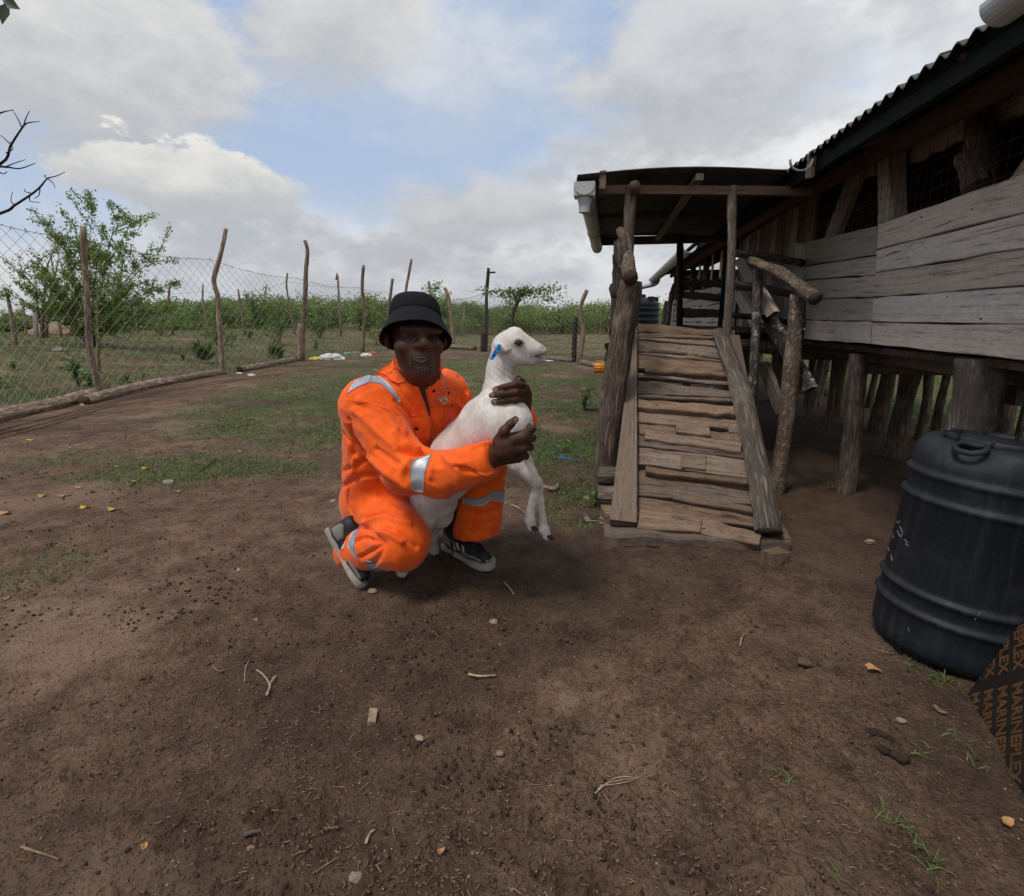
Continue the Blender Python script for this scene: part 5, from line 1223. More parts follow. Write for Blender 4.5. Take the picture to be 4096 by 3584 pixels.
strip('cuff', Q([(945, 962), (985, 945), (1027, 928)]), Q([(980, 1090), (1030, 1100), (1085, 1090)]), bv, .005, .004, OC, COV, 10, 8)
for x, y, r in ((865, 780, 3.6), (893, 786, 3.6), (835, 854, 4.2), (899, 811, 2.4)):
    p, n_ = hit(bv, x, y); n_ = n_ if n_@ray(x, y) < 0 else -n_; M3 = np.array(Vector(n_).to_track_quat('Z', 'Y').to_matrix()); s_ = .0019
    V_, F_ = lathe([(0, 0), (r, 0), (r, 1.2), (r*.75, 1.8), (r*.5, 1.3), (0, 1.3)], (0, 0, 0), 16); ob('button', (V_*s_)@M3.T+p+n_*.009, F_, MAT['button'], COV)
lab = strip('sewn_label', [(872, 794), (886, 790)], [(880, 807), (892, 801)], bv, .0125, .002, MAT['label_white'], COV, 4, 4)
strip('warning_triangle', [(881, 793), (882, 793)], [(877, 801), (888, 799)], bv, .0135, .001, MAT['label_yellow'], lab, 3, 3); strip('label_bar', [(878, 802), (889, 799)], [(879, 803.5), (889.5, 800.5)], bv, .0135, .001, MAT['label_black'], lab, 3, 2)
def text_on(s_, px0, px1, size, bvh, off, mat, parent, name):
    """flat lettering lying on a surface, from photo pixel px0 towards px1"""
    cu = bpy.data.curves.new(name, 'FONT'); cu.body = s_; cu.size = size; cu.extrude = .0003; cu.resolution_u = 2
    o = bpy.data.objects.new(name, cu); me = bpy.data.meshes.new_from_object(o); bpy.data.objects.remove(o)
    a, n0 = hit(bvh, *px0); b_, _ = hit(bvh, *px1); n0 = n0 if n0@ray(*px0) < 0 else -n0
    xd = unit(b_-a); n0 = unit(n0-xd*(n0@xd)); yd = np.cross(n0, xd); n = len(me.vertices); co = np.empty(n*3, np.float32); me.vertices.foreach_get('co', co); co = co.reshape(-1, 3)
    W_ = a+n0*off+co[:, :1]*xd+co[:, 1:2]*yd+co[:, 2:]*n0; me.vertices.foreach_set('co', W_.astype(np.float32).ravel()); me.materials.append(mat); me.update()
    return add(name, me, parent)
text_on('olv', (881, 769), (893, 763), .020, bv, .004, MAT['print_white'], COV, 'chest_print'); text_on('ervices', (879, 776), (892, 770), .008, bv, .004, MAT['print_white'], COV, 'chest_print')
text_on('2', (880, 800.5), (885, 799), .010, bv, .0145, MAT['label_black'], lab, 'label_number')

# ------------------------------------------------------------------ shoes
def shoe(O, xd, zd, name, L=.30, lace=True):
    """sneaker with heel at O, pointing along xd, upwards zd"""
    xd = unit(xd); zd = unit(zd-xd*(zd@xd)); yd = np.cross(zd, xd); R = np.stack([xd, yd, zd], 1); s_ = L/.30
    w = lambda x, y, z: O+R@np.array([x, y, z])*s_
    out = [(.0, .0, .026), (.03, 0, .034), (.08, 0, .036), (.14, .002, .036), (.20, .004, .045), (.25, .004, .046), (.285, .002, .034), (.302, 0, .012)]
    P = [(x, y+h_) for x, y, h_ in out]+[(x, y-h_) for x, y, h_ in out[::-1]]; P = [tuple(q[:2]) for q in smooth_path(np.array([[*q, 0] for q in P+P[:1]]), 57)[:-1]]; n = len(P)
    V_ = np.array([w(x, y*1.0, 0) for x, y in P]+[w(x+.002*(1 if x > .15 else -1), y*1.05, .012) for x, y in P]+[w(x, y*1.01, .024+.005*(x > .25)) for x, y in P])
    F_ = [list(range(n))[::-1], [2*n+i for i in range(n)]]+[[a*n+i, a*n+(i+1) % n, (a+1)*n+(i+1) % n, (a+1)*n+i] for a in (0, 1) for i in range(n)]
    sh = Blob(); sh.chain([w(.045, 0, .05), w(.12, 0, .055), w(.19, .003, .048), w(.255, .003, .036)], [.040, .038, .040, .032], .03).chain([w(.05, 0, .06), w(.045, 0, .105)], [.041, .040], .02).cap(w(.10, 0, .075), w(.055, 0, .112), .034, .036, .02)
    sh.ell(w(.05, 0, .145), (.03*s_, .03*s_, .035*s_), R, .01, True)
    Vu, Fu = sh.mesh(.0042, 1); up = ob(name, Vu, Fu, MAT['shoe_black'], MAN, smooth=True)
    ob('sole', V_, F_, MAT['shoe_sole'], up, smooth=False)
    tb = bvh_of(Vu, Fu)
    def wrap(nm, grid, mat, off=.003):
        V2 = []; nu, nv = len(grid), len(grid[0])
        for row in grid:
            for q in row: p, n_, *_ = tb.find_nearest(Vector(w(*q))); V2.append(np.array(p)+np.array(n_)*off)
        F2 = [[i*nv+j, i*nv+j+1, (i+1)*nv+j+1, (i+1)*nv+j] for i in range(nu-1) for j in range(nv-1)]
        m2 = mesh(nm, V2, F2, mat, smooth=True); o2 = add(nm, m2, up); so_ = o2.modifiers.new('s', 'SOLIDIFY'); so_.thickness = .003; so_.offset = 0
    for sd_ in (-1, 1):
        for x0 in (.115, .145, .175): wrap('stripe', [[(x0+a-.018*b_, sd_*.06, .034+.05*b_) for b_ in np.linspace(0, 1, 6)] for a in np.linspace(0, .015, 3)], MAT['shoe_stripe'])
        wrap('heel_panel', [[(x, sd_*.06, z) for z in np.linspace(.03, .10-.5*abs(x-.03), 5)] for x in np.linspace(.0, .085, 6)], MAT['shoe_grey'], .002)
        wrap('toe_rand', [[(x, sd_*.07, z) for z in np.linspace(.028, .050, 4)] for x in np.linspace(.15, .29, 9)], MAT['shoe_grey'], .0035)
    wrap('toe_guard', [[(.34, y, z) for z in np.linspace(.028, .048, 4)] for y in np.linspace(-.05, .05, 9)], MAT['shoe_grey'], .0035)
    wrap('toe_piping', [[(x+a, y, .12) for a in (0, .004)] for x, y in ((.235, -.04), (.222, -.02), (.218, 0), (.222, .02), (.235, .04))], MAT['shoe_pink'], .003)
    if lace:
        for i in range(4):
            A_ = w(.105+.022*i, -.024, .098-.008*i); B_ = w(.113+.022*i, .024, .098-.008*i); C2 = (A_+B_)/2+zd*.012
            V3, F3, U3, _ = tube([A_, C2, B_], .0035, 6, 8); ob('lace', V3, F3, MAT['shoe_black'], up, smooth=True)
        V3, F3, U3, _ = tube([w(.11, -.02, .10), w(.12, -.05, .085), w(.13, -.062, .04), w(.125, -.066, .008)], .003, 6, 14); ob('lace', V3, F3, MAT['shoe_black'], up, smooth=True)
    return up
shoe(LH0+[0, 0, .004], LDIR, ZZ, 'shoe', .325)
toe = pd(716, 1166, 1.965); toe[2] = .022; heel = pd(655, 1060, 2.06)
shoe(heel, toe-heel, unit(RT*.95+UP*.30-FW*.15), 'shoe', .275, False)

# ------------------------------------------------------------------ the goat
GT = empty('goat', tuple(on_z(868, 1112)), 'young white goat held upright by the kneeling man, blue tag in its ear', 'goat')
GO = Blob()
GO.cap(pd(1003, 845, 1.86), pd(930, 915, 1.98), .088, .096, .05).cap(pd(930, 915, 1.98), pd(868, 985, 2.12), .100, .088, .05)
GO.cap(pd(985, 832, 1.88), pd(1006, 800, 1.90), .088, .066, .05).cap(pd(966, 852, 1.90), pd(905, 910, 2.02), .085, .085, .05).ell(pd(1022, 852, 1.83), (.075, .08, .085), None, .04)
GO.chain([pd(1000, 812, 1.91), pd(998, 775, 1.93), pd(1001, 735, 1.93), pd(1008, 705, 1.92)], [.060, .046, .042, .042], .035)
GC = pd(1020, 690, 1.92); gs = ((GC-CAM)@FW)/FPX; gzv = unit(CAM-GC); gxv = unit(RT-gzv*(RT@gzv)); gyv = np.cross(gzv, gxv); GR = np.stack([gxv, gyv, gzv], 1)
def gp(x, y, z=0): return GC+gs*((x-1020)*gxv+(690-y)*gyv+z*gzv)
GO.ell(gp(1016, 690), (gs*31, gs*27, gs*24), GR, .02).cap(gp(1030, 680), gp(1064, 700), gs*23, gs*17, .02).cap(gp(1064, 699), gp(1081, 702), gs*16, gs*12, .015).ell(gp(1084, 702), (gs*10, gs*9.5, gs*11), GR, .008)
GO.cap(gp(1028, 712), gp(1062, 722), gs*20, gs*9, .02).cap(gp(1060, 722), gp(1086, 719), gs*8.5, gs*6.5, .012).ell(gp(1030, 668), (gs*12, gs*11, gs*13), GR, .010).cap(gp(1029, 673), gp(1072, 699), gs*15, gs*13, .012)
GO.ell(gp(1084, 712, 6), (gs*17, gs*1.7, gs*16), GR, .004, True)
GO.ell(gp(1037, 684, 21), (gs*9, gs*6, gs*5), GR, .01).ell(gp(1037, 686, 27), (gs*6.5, gs*5, gs*6), GR, .006, True).ell(gp(1087, 696, 11), (gs*4, gs*2.6, gs*4), GR, .004, True)
# ears lie back
GO.chain([gp(995, 690, 20), gp(1003, 696, 28), gp(1013, 700, 30), gp(1019, 699, 29)], [gs*7.5, gs*8, gs*6, gs*2.5], .005).cap(gp(1000, 686, -20), gp(996, 700, -27), gs*7, gs*5, .008)
# fore legs hanging, hind legs standing
GO.chain([pd(1015, 895, 1.83), pd(1036, 926, 1.81), pd(1056, 946, 1.80), pd(1073, 966, 1.80)], [.05, .033, .023, .021], .025).chain([pd(1073, 966, 1.80), pd(1069, 990, 1.81), pd(1061, 1022, 1.82), pd(1060, 1040, 1.82), pd(1063, 1053, 1.82)], [.021, .015, .0135, .018, .016], .012)
GO.chain([pd(1025, 890, 1.93), pd(1050, 925, 1.92), pd(1062, 945, 1.91), pd(1076, 972, 1.90)], [.045, .026, .019, .020], .02).chain([pd(1076, 972, 1.90), pd(1080, 1000, 1.90), pd(1086, 1040, 1.90), pd(1088, 1058, 1.90), pd(1094, 1072, 1.90)], [.019, .014, .0125, .017, .016], .012)
GO.chain([pd(880, 1005, 2.14), pd(880, 1030, 2.17), pd(869, 1056, 2.22), pd(864, 1078, 2.25), pd(866, 1098, 2.27), pd(870, 1105, 2.275)], [.075, .05, .026, .017, .018, .017], .025)
GO.chain([pd(856, 1000, 2.10), pd(845, 1040, 2.08), pd(825, 1085, 2.10), pd(808, 1120, 2.07), pd(803, 1140, 2.05), pd(806, 1147, 2.045)], [.075, .05, .028, .017, .018, .017], .025)
Vg, Fg = GO.mesh(.0042, 1); Ng = vnormals(Vg, Fg)
Vg = Vg+Ng*(.0016*perlin(Vg*np.array([60, 60, 30.0]))+.0035*perlin(Vg*np.array([16, 16, 16.0])))[:, None]
nk = np.linalg.norm(Vg-gp(1020, 755), axis=1); wr = np.sin(((Vg-GC)@(gyv*.8+gxv*.6))/gs*.62+2.5*perlin(Vg*14.0)); Vg = Vg+Ng*(.0024*wr*np.exp(-(nk/.055)**2))[:, None]
GB = ob('body', Vg, Fg, MAT['goat_fur'], GT, smooth=True)
tint = np.ones((len(Vg), 4), np.float32)
def stain(c, r, colr, amt=1.0):
    d_ = np.linalg.norm(Vg-c, axis=1)/r; k_ = (amt*np.exp(-d_**4*1.0))[:, None]; tint[:, :3] = tint[:, :3]*(1-k_)+np.array(colr)*k_
stain(gp(1086, 698, 4), gs*11, (.42, .36, .33), .75); stain(gp(1080, 716, 4), gs*13, (.50, .42, .38), .6); stain(gp(1037, 686, 24), gs*10, (.22, .19, .18), .85); stain(gp(1013, 699, 28), gs*7, (.45, .38, .36), .8); stain(gp(1080, 711, 4), gs*7, (.30, .2, .18), .8)
stain(pd(1075, 968, 1.79), .022, (.68, .52, .36), .7); stain(pd(868, 1090, 2.27), .07, (.62, .55, .48), .7); stain(pd(805, 1140, 2.05), .05, (.7, .62, .55), .6); stain(pd(1060, 1040, 1.82), .03, (.72, .6, .5), .5)
at = GB.data.color_attributes.new('tint', 'FLOAT_COLOR', 'POINT'); at.data.foreach_set('color', tint.ravel())
gb = bvh_of(Vg, Fg)
V_, F_ = lathe([(0, -1), (.5, -.866), (.866, -.5), (1, 0), (.866, .5), (.5, .866), (0, 1)], (0, 0, 0), 16)
e = ob('eye', V_*gs*6.0+gp(1037, 686, 20.8), F_, MAT['goat_eye'], GB, smooth=True); V2, F2 = box(gp(1037.5, 686, 27.4), (gs*5, gs*2.2, gs*1.5), GR); ob('pupil', V2, F2, MAT['iris'], e)
strip('eyelid', [(1029, 686), (1034, 680.5), (1040, 680), (1046, 686)], [(1030, 687), (1035, 683), (1040, 682.5), (1044.5, 687)], gb, .004, .004, MAT['hoof'], GB, 8, 2)
def hoof(c, dn, r, fw):
    dn = unit(dn); fw = unit(np.asarray(fw)-dn*(np.asarray(fw)@dn)); sd_ = np.cross(dn, fw)
    for s_ in (-1, 1):
        B_ = Blob(); B_.cap(c+sd_*s_*r*.45, c+dn*r*1.0+sd_*s_*r*.42+fw*r*.5, r*.62, r*.5, .004, (c+dn*r*1.35, dn)); V3, F3 = B_.mesh(.0028, 1); ob('hoof', V3, F3, MAT['hoof'], GB, smooth=True)
hoof(pd(1064, 1052, 1.82), -UP*.9+RT*.3, .017, RT); hoof(pd(1095, 1071, 1.90), -UP*.8+RT*.55, .017, RT)
hoof(pd(871, 1103, 2.275), -ZZ, .018, RT-FH*.4); hoof(pd(806, 1146, 2.045), -ZZ, .018, RT*.3-FH)
# ear tag
tg = empty('x', (0, 0, 0)); bpy.data.objects.remove(tg)
A_ = [gp(x, y, z) for x, y, z in ((995, 692, 40), (1003, 697, 40), (987, 719, 38), (979.5, 717, 38))]
V_, F_, U_, fm = plank(A_[0], A_[3], A_[2], A_[1], gzv, .002, 4, 0, 1, 0); TAG = ob('ear_tag', V_, F_, MAT['tag_blue'], GB)
V_, F_ = lathe([(0, 0), (gs*5, 0), (gs*5, gs*2), (gs*3.4, gs*2.6), (gs*3.2, gs*5), (gs*2, gs*5), (gs*2, gs*3), (0, gs*3)], (0, 0, 0), 14); ob('tag_stud', V_@GR.T+gp(999, 692.5, 39.5), F_, MAT['tag_blue'], TAG)
cu = bpy.data.curves.new('tag_digits', 'FONT'); cu.body = '002'; cu.size = gs*9; cu.extrude = .0002; o = bpy.data.objects.new('tmp', cu); me = bpy.data.meshes.new_from_object(o); bpy.data.objects.remove(o)
co = np.empty(len(me.vertices)*3, np.float32); me.vertices.foreach_get('co', co); co = co.reshape(-1, 3); xd = unit(A_[0]-A_[3]); n0 = unit(gzv-xd*(gzv@xd)); yd = np.cross(n0, xd)
me.vertices.foreach_set('co', (A_[2]*.8+A_[1]*.2+n0*.0012+yd*gs*1.2+co[:, :1]*xd+co[:, 1:2]*yd+co[:, 2:]*n0).astype(np.float32).ravel()); me.materials.append(MAT['tag_print']); me.update(); add('tag_digits', me, TAG)

# short coat: fine hairs lying along the body
g = np.random.default_rng(41); tri = np.vstack([Fg[:, [0, 1, 2]], Fg[:, [0, 2, 3]]]); A_ = Vg[tri[:, 0]]; e1 = Vg[tri[:, 1]]-A_; e2 = Vg[tri[:, 2]]-A_
ar = np.linalg.norm(np.cross(e1, e2), axis=1); pk = g.choice(len(tri), 60000, p=ar/ar.sum()); u = g.random((60000, 2)); u = np.where(u.sum(1, keepdims=True) > 1, 1-u, u)
P = A_[pk]+e1[pk]*u[:, :1]+e2[pk]*u[:, 1:]; nn = Ng[tri[pk, 0]]
face = np.linalg.norm(P-gp(1060, 700), axis=1) < gs*45; flow = np.where(face[:, None], -gxv, -ZZ-.4*RT); flow = flow-nn*(flow*nn).sum(1)[:, None]; flow /= np.linalg.norm(flow, axis=1)[:, None]+1e-6
dr_ = flow*.9+nn*.42+g.normal(0, .28, P.shape); dr_ /= np.linalg.norm(dr_, axis=1)[:, None]; sd2 = np.cross(dr_, nn+g.normal(0, .3, P.shape)); sd2 /= np.linalg.norm(sd2, axis=1)[:, None]
Lh = np.where(face, .0020, .0040)*g.uniform(.6, 1.3, len(P)); wdt = .00055
keep = np.min([np.linalg.norm(P-gp(1037, 686, 24), axis=1)/(gs*8), np.linalg.norm(P-gp(1086, 703, 6), axis=1)/(gs*9)], 0) > 1; P, nn, dr_, sd2, Lh = P[keep], nn[keep], dr_[keep], sd2[keep], Lh[keep]
Vf = np.stack([P-sd2*wdt, P+sd2*wdt, P+dr_*Lh[:, None]], 1).reshape(-1, 3); Ff = np.arange(len(Vf)).reshape(-1, 3)
FUR = ob('coat', Vf, Ff, MAT['goat_fur'], GT, kind='stuff'); tf = tint[tri[pk, 0]][keep]; at = FUR.data.color_attributes.new('tint', 'FLOAT_COLOR', 'POINT'); at.data.foreach_set('color', np.repeat(tf, 3, 0).ravel())
# ------------------------------------------------------------------ black barrel
bc = np.array([1.13, 1.81, 0.0]); br = .214
BAR = empty('plastic_barrel', tuple(bc), 'big black plastic barrel with handle in front of the shed', 'barrel')
tr = rad(4.5); axw = unit(ZZ*math.cos(tr)+RT*math.sin(tr)); xw = unit(RT-axw*(RT@axw)); BR_ = np.stack([xw, np.cross(axw, xw), axw], 1)
def rib(z, w_=.016, h_=.010): return [(br, z-w_), (br+h_*.55, z-w_*.55), (br+h_, z), (br+h_*.7, z+w_*.35), (br+.0005, z+w_*.62), (br-.003, z+w_*1.1), (br, z+w_*1.7)]
prof = [(0, .004), (br*.80, .004), (br*.93, .012), (br*.985, .035), (br, .07)]
for z in (.15, .215, .505, .58): prof += rib(z)
prof += [(br, .635), (br*.985, .655), (br*.94, .676), (br*.86, .688), (br*.76, .690), (br*.72, .684), (br*.70, .684)]
V, F = lathe(prof, (0, 0, 0), 96)
r_ = np.hypot(V[:, 0], V[:, 1]); a_ = np.arctan2(V[:, 1], V[:, 0]); V[:, :2] *= (1+.004*np.sin(3*a_+V[:, 2]*7)[:, None])
hang = rad(-155)                       # where the handle pocket sits
dk = np.exp(-(((a_-hang+math.pi) % (2*math.pi)-math.pi)/.33)**2)*np.exp(-((V[:, 2]-.668)/.03)**2); V[:, :2] *= (1-.13*dk)[:, None]; V[:, 2] -= .012*dk
BB = ob('barrel_body', V@BR_.T+bc, F, MAT['barrel_plastic'], BAR, smooth=True); barv = bvh_of(V@BR_.T+bc, np.array(F))
V, F = lathe([(.138, .676), (.144, .684), (.144, .700), (.138, .705), (.132, .700), (.130, .690), (.12, .686), (.115, .694), (.05, .695), (0, .695)], (0, 0, 0), 64); LID = ob('lid', V@BR_.T+bc, F, MAT['barrel_plastic'], BAR, smooth=True)
for i in range(10):
    a = i*math.pi/5; V, F = box((.138*math.cos(a), .138*math.sin(a), .70), (.026, .008, .012), [[math.cos(a), -math.sin(a), 0], [math.sin(a), math.cos(a), 0], [0, 0, 1]]); ob('lid_rib', V@BR_.T+bc, F, MAT['barrel_plastic'], LID)
A_ = [(math.cos(hang+s_)*r, math.sin(hang+s_)*r, z) for s_, r, z in ((-.16, .176, .690), (-.19, .197, .682), (-.10, .214, .672), (0, .217, .670), (.10, .214, .672), (.19, .197, .682), (.16, .176, .690), (.05, .183, .690), (-.05, .183, .690), (-.16, .176, .690))]
V, F, U, _ = tube(A_, .0085, 8, 40); ob('handle', V@BR_.T+bc, F, MAT['barrel_plastic'], BAR, smooth=True)
g = np.random.default_rng(31)
for (x0, y0, x1, y1) in ((1789, 1037, 1797, 1046), (1797, 1046, 1801, 1040), (1800, 1052, 1806, 1066), (1806, 1066, 1801, 1074), (1795, 1060, 1800, 1072), (1809, 1078, 1816, 1086), (1811, 1087, 1818, 1092), (1775, 1090, 1779, 1102), (1784, 1062, 1787, 1076), (1782, 1108, 1785, 1122)):
    dx, dy = unit((y1-y0, x0-x1))*1.3
    strip('paint_mark', [(x0+dx, y0+dy), (x1+dx, y1+dy)], [(x0-dx, y0-dy), (x1-dx, y1-dy)], barv, .0006, .0008, MAT['barrel_scuff'], BB, 4, 1)
for (x0, y0, x1, y1, w_) in ((1949, 1240, 1962, 1221, 1.2), (1817, 1254, 1818, 1262, 1.0)):
    strip('scratch', [(x0-w_, y0), (x1-w_, y1)], [(x0+w_, y0), (x1+w_, y1)], barv, .0006, .0008, MAT['barrel_scuff'], BB, 4, 1)

# ------------------------------------------------------------------ film-faced plywood board with print
ba = on_z(1938, 1388); bb_ = on_z(2048, 1590); bu = unit(bb_-ba); bh = np.cross(bu, ZZ); lv = rad(-17); bvv = ZZ*math.cos(lv)+bh*math.sin(lv); bn = np.cross(bu, bvv); bn = bn if bn[0] < 0 else -bn
BL, BH = .98, .64; BO = ba-bvv*.03-bu*.005
BOARD = empty('plywood_board', tuple(ba), 'black film-faced plywood board printed MARINEPLEX leaning beside the barrel', 'board')
plank_ob('panel', BO+bvv*BH, BO+bvv*BH+bu*BL, BO+bu*BL, BO, bn, .018, MAT['film_ply'] and [MAT['film_ply'], MAT['rafter_wood']], BOARD, 10, 0, 1, 0)
def onb(x, y): return on_plane(x, y, BO, bn)
td = unit(onb(2030, 1580)-onb(2035, 1380)); st = (onb(2036, 1375)-onb(1934, 1393))/4; st = st-td*(st@td); upd = unit(st); step = .0555
org = onb(2027, 1368); chars = {}
VV, FF_ = [], []; kk = 0
for ch in set('MARINEPLEX'):
    cu = bpy.data.curves.new('print', 'FONT'); cu.body = ch; cu.size = .050; cu.offset = .0016; cu.extrude = .00025; cu.resolution_u = 2
    o = bpy.data.objects.new('tmp', cu); me = bpy.data.meshes.new_from_object(o); bpy.data.objects.remove(o)
    co = np.empty(len(me.vertices)*3, np.float32); me.vertices.foreach_get('co', co); co = co.reshape(-1, 3); co[:, 0] -= co[:, 0].mean() if ch == 'I' else (co[:, 0].min()+co[:, 0].max())/2; co[:, 0] *= .80
    chars[ch] = (co, [list(p.vertices) for p in me.polygons])
def tw(s_):
    cu = bpy.data.curves.new('w', 'FONT'); cu.body = s_; cu.size = .050; cu.offset = .0016; o = bpy.data.objects.new('tmp', cu); me = bpy.data.meshes.new_from_object(o); bpy.data.objects.remove(o); return max(v.co.x for v in me.vertices)
wid = {c_: float(np.ptp(chars[c_][0][:, 0]))/.80 for c_ in chars}; cen = np.array([tw('MARINEPLEX'[:i+1])-wid['MARINEPLEX'[i]]/2 for i in range(10)]); sc_ = .258/tw('MARINEPLEX'); cen = cen*sc_
for c_ in chars: chars[c_][0][:, 0] *= sc_/.80
for line in range(-12, 10):
    for rep in range(-4, 4):
        for ch, cx in zip('MARINEPLEX', cen):
            p = org+upd*step*line+td*(rep*.292+cx+line*.004); q = p+upd*.018-BO
            if -.03 < q@bu < BL-.03 and -.03 < q@bvv < BH-.03:
                co, fs = chars[ch]; VV.append(p+bn*.0012+co[:, :1]*td+co[:, 1:2]*upd+co[:, 2:]*bn); FF_ += [[i+kk for i in f] for f in fs]; kk += len(co)
lt = ob('printed_lettering', np.vstack(VV), FF_, MAT['ply_print'], BOARD); bm_ = bmesh.new(); bm_.from_mesh(lt.data)
for pc, pn in ((BO+bu*.004, -bu), (BO+bvv*.004, -bvv), (BO+bu*(BL-.004), bu), (BO+bvv*(BH-.004), bvv)): bmesh.ops.bisect_plane(bm_, geom=bm_.verts[:]+bm_.edges[:]+bm_.faces[:], plane_co=Vector(pc), plane_no=Vector(pn), clear_outer=True)
bm_.to_mesh(lt.data); bm_.free()

# ------------------------------------------------------------------ water tank beyond the porch
tc_ = on_y(1272, 640, 16.0); tk = empty('water_tank', (tc_[0], 16.0, 0), 'round black water tank behind the porch, under the downpipe', 'tank')
pr = [(0, 0), (.60, 0), (.62, .03)]
for i in range(9): z = .10+i*.15; pr += [(.62, z), (.635, z+.03), (.635, z+.07), (.62, z+.10)]
pr += [(.62, 1.48), (.60, 1.53), (.46, 1.62), (.24, 1.67), (.24, 1.73), (.22, 1.75), (0, 1.75)]
V, F = lathe(pr, (tc_[0], 16, 0), 48); ob('tank_body', V, F, MAT['tank_plastic'], tk, smooth=False)
for i in range(8):
    a = i*math.pi/4; V, F = box((tc_[0]+.50*math.cos(a), 16+.50*math.sin(a), 1.62), (.16, .09, .12), [[math.cos(a), -math.sin(a), 0], [math.sin(a), math.cos(a), 0], [0, 0, 1]]); ob('tank_lug', V, F, MAT['tank_plastic'], tk)

# ------------------------------------------------------------------ woody plants
g = np.random.default_rng(77)
def branchy(name, base, tips, r0, label, cat, leafm, leaf, nleaf, sub=5, spread=.35, d0=None, group=None, stem_mat='fence_bark', wob=.12):
    """shrub: stems from the base to the tips, side twigs, leaves along the outer part"""
    root = empty(name, tuple(base), label, cat, group); A, B, R = [], [], []; LC, LD = [], []
    for tp in tips:
        tp = np.asarray(tp); L = np.linalg.norm(tp-base); mid = base+(tp-base)*.45+np.array([0, 0, .10*L])+g.normal(0, wob*.5, 3)*L*.3
        P = smooth_path([base+g.normal(0, .05, 3)*[1, 1, 0], mid, tp], 9)
        for i in range(8): A.append(P[i]); B.append(P[i+1]); R.append(r0*(1-.1*i))
        for k in range(sub):
            i = g.integers(2, 9); s0 = P[min(i, 8)]; d_ = unit(unit(tp-base)*.6+randdir(1, g)[0]*.8+[0, 0, .25]); ln = L*spread*g.uniform(.3, 1); s1 = s0+d_*ln
            A.append(s0); B.append(s1); R.append(r0*.35)
            n_ = int(nleaf*g.uniform(.6, 1.3)); u = g.random((n_, 1)); LC.append(s0+(s1-s0)*u+g.normal(0, leaf*.9, (n_, 3))); LD.append(d_+g.normal(0, .8, (n_, 3)))
        n_ = nleaf; u = g.uniform(.55, 1.02, (n_, 1)); LC.append(base+(tp-base)*u+g.normal(0, leaf*1.0, (n_, 3))+(np.array([0, 0, .10*L])*(1-u)*1.2)); LD.append(g.normal(0, 1, (n_, 3)))
    V, F = segs(A, B, R, 5); ob('trunk', V, F, MAT[stem_mat], root)
    C = np.vstack(LC); D = np.vstack(LD); sz = leaf*g.uniform(.6, 1.4, len(C)); pick = g.random(len(C))
    ms = leafm if isinstance(leafm, list) else [leafm]
    for i, mt in enumerate(ms):
        s_ = (pick >= i/len(ms)) & (pick < (i+1)/len(ms)); V, F = cards(C[s_], D[s_], randdir(s_.sum(), g), sz[s_], sz[s_]*.6, .2); ob('crown', V, F, MAT[mt], root)
    return root
b = gt(182, 693); d = hd(b)
tips = [pd(x, y, d+g.normal(0, .45)) for x, y in ((28, 540), (60, 500), (95, 450), (120, 460), (150, 455), (185, 425), (205, 470), (232, 440), (262, 448), (290, 520), (318, 505), (335, 570), (300, 590), (330, 620), (60, 585), (20, 590), (100, 560), (140, 520), (180, 500), (215, 520), (245, 540), (260, 580), (120, 600), (75, 545))]
branchy('tall_shrub', b, tips, .020, 'tall leafy shrub behind the left fence, higher than the fence', 'shrub', ['shrub_leaf', 'shrub_leaf', 'shrub_leaf_bright', 'sprout_leaf'], .058, 100, 9, .25)
b = gt(90, 676); d = hd(b)
branchy('pale_tree', b, [pd(x, y, d+g.normal(0, .3)) for x, y in ((70, 560), (95, 530), (110, 555), (60, 590), (125, 580))], .06, 'slim pale-trunked tree left of the tall shrub', 'tree', 'shrub_leaf', .05, 30, 5, .3)
b = gt(196, 745); d = hd(b)
branchy('sapling', b, [pd(x, y, d+.05) for x, y in ((192, 560), (212, 640), (199, 600))], .018, 'thin pale sapling just right of the nearest fence post', 'sapling', 'shrub_leaf_bright', .05, 8, 3, .15)
for (bx, by, ty, wd, lab) in ((515, 660, 578, 38, 'bright shrub standing above the scrub between two fence posts'), (25, 660, 620, 26, 'round dark tree on the horizon at the left picture edge'), (872, 668, 572, 34, 'fresh green tree on the horizon behind the black hat'), (1325, 655, 622, 16, 'small leafy tree right of the water tank'), (625, 662, 598, 30, 'dense green shrub on the horizon behind the stub post'), (735, 664, 600, 36, 'light green shrub on the horizon left of the black hat'), (1060, 672, 598, 44, 'spreading green bush on the horizon above the goat')):
    b = gt(bx, by); d = hd(b); n_ = 12
    tips = [pd(bx+g.uniform(-1, 1)*wd, by-(by-ty)*g.uniform(.35, 1.0), d+g.normal(0, .5)) for _ in range(n_)]
    branchy('far_tree', b, tips, .04, lab, 'tree', ['thicket_leaf', 'shrub_leaf_bright'], .13, 26, 5, .35, group='single trees before the horizon scrub')
# half-dry shrubs in the left field and beyond the shed
for i, (bx, by, h_, lab) in enumerate(((560, 690, .8, 'low green shrub in the field left of the stub post'), (640, 676, .9, 'low green shrub in the field right of the stub post'), (755, 690, .9, 'low grey-green shrub left of the black hat'), (320, 672, .7, 'low weedy shrub right of the tall shrub'), (440, 690, .5, 'low shrub directly behind the crooked post'))):
    b = gt(bx, by); tips = [b+np.array([g.normal(0, h_*.5), g.normal(0, h_*.5), h_*g.uniform(.5, 1.1)]) for _ in range(9)]
    branchy('low_shrub', b, tips, .012, lab, 'shrub', ['thicket_leaf', 'weed_leaf'], .07, 16, 4, .35, group='low shrubs in the left field')

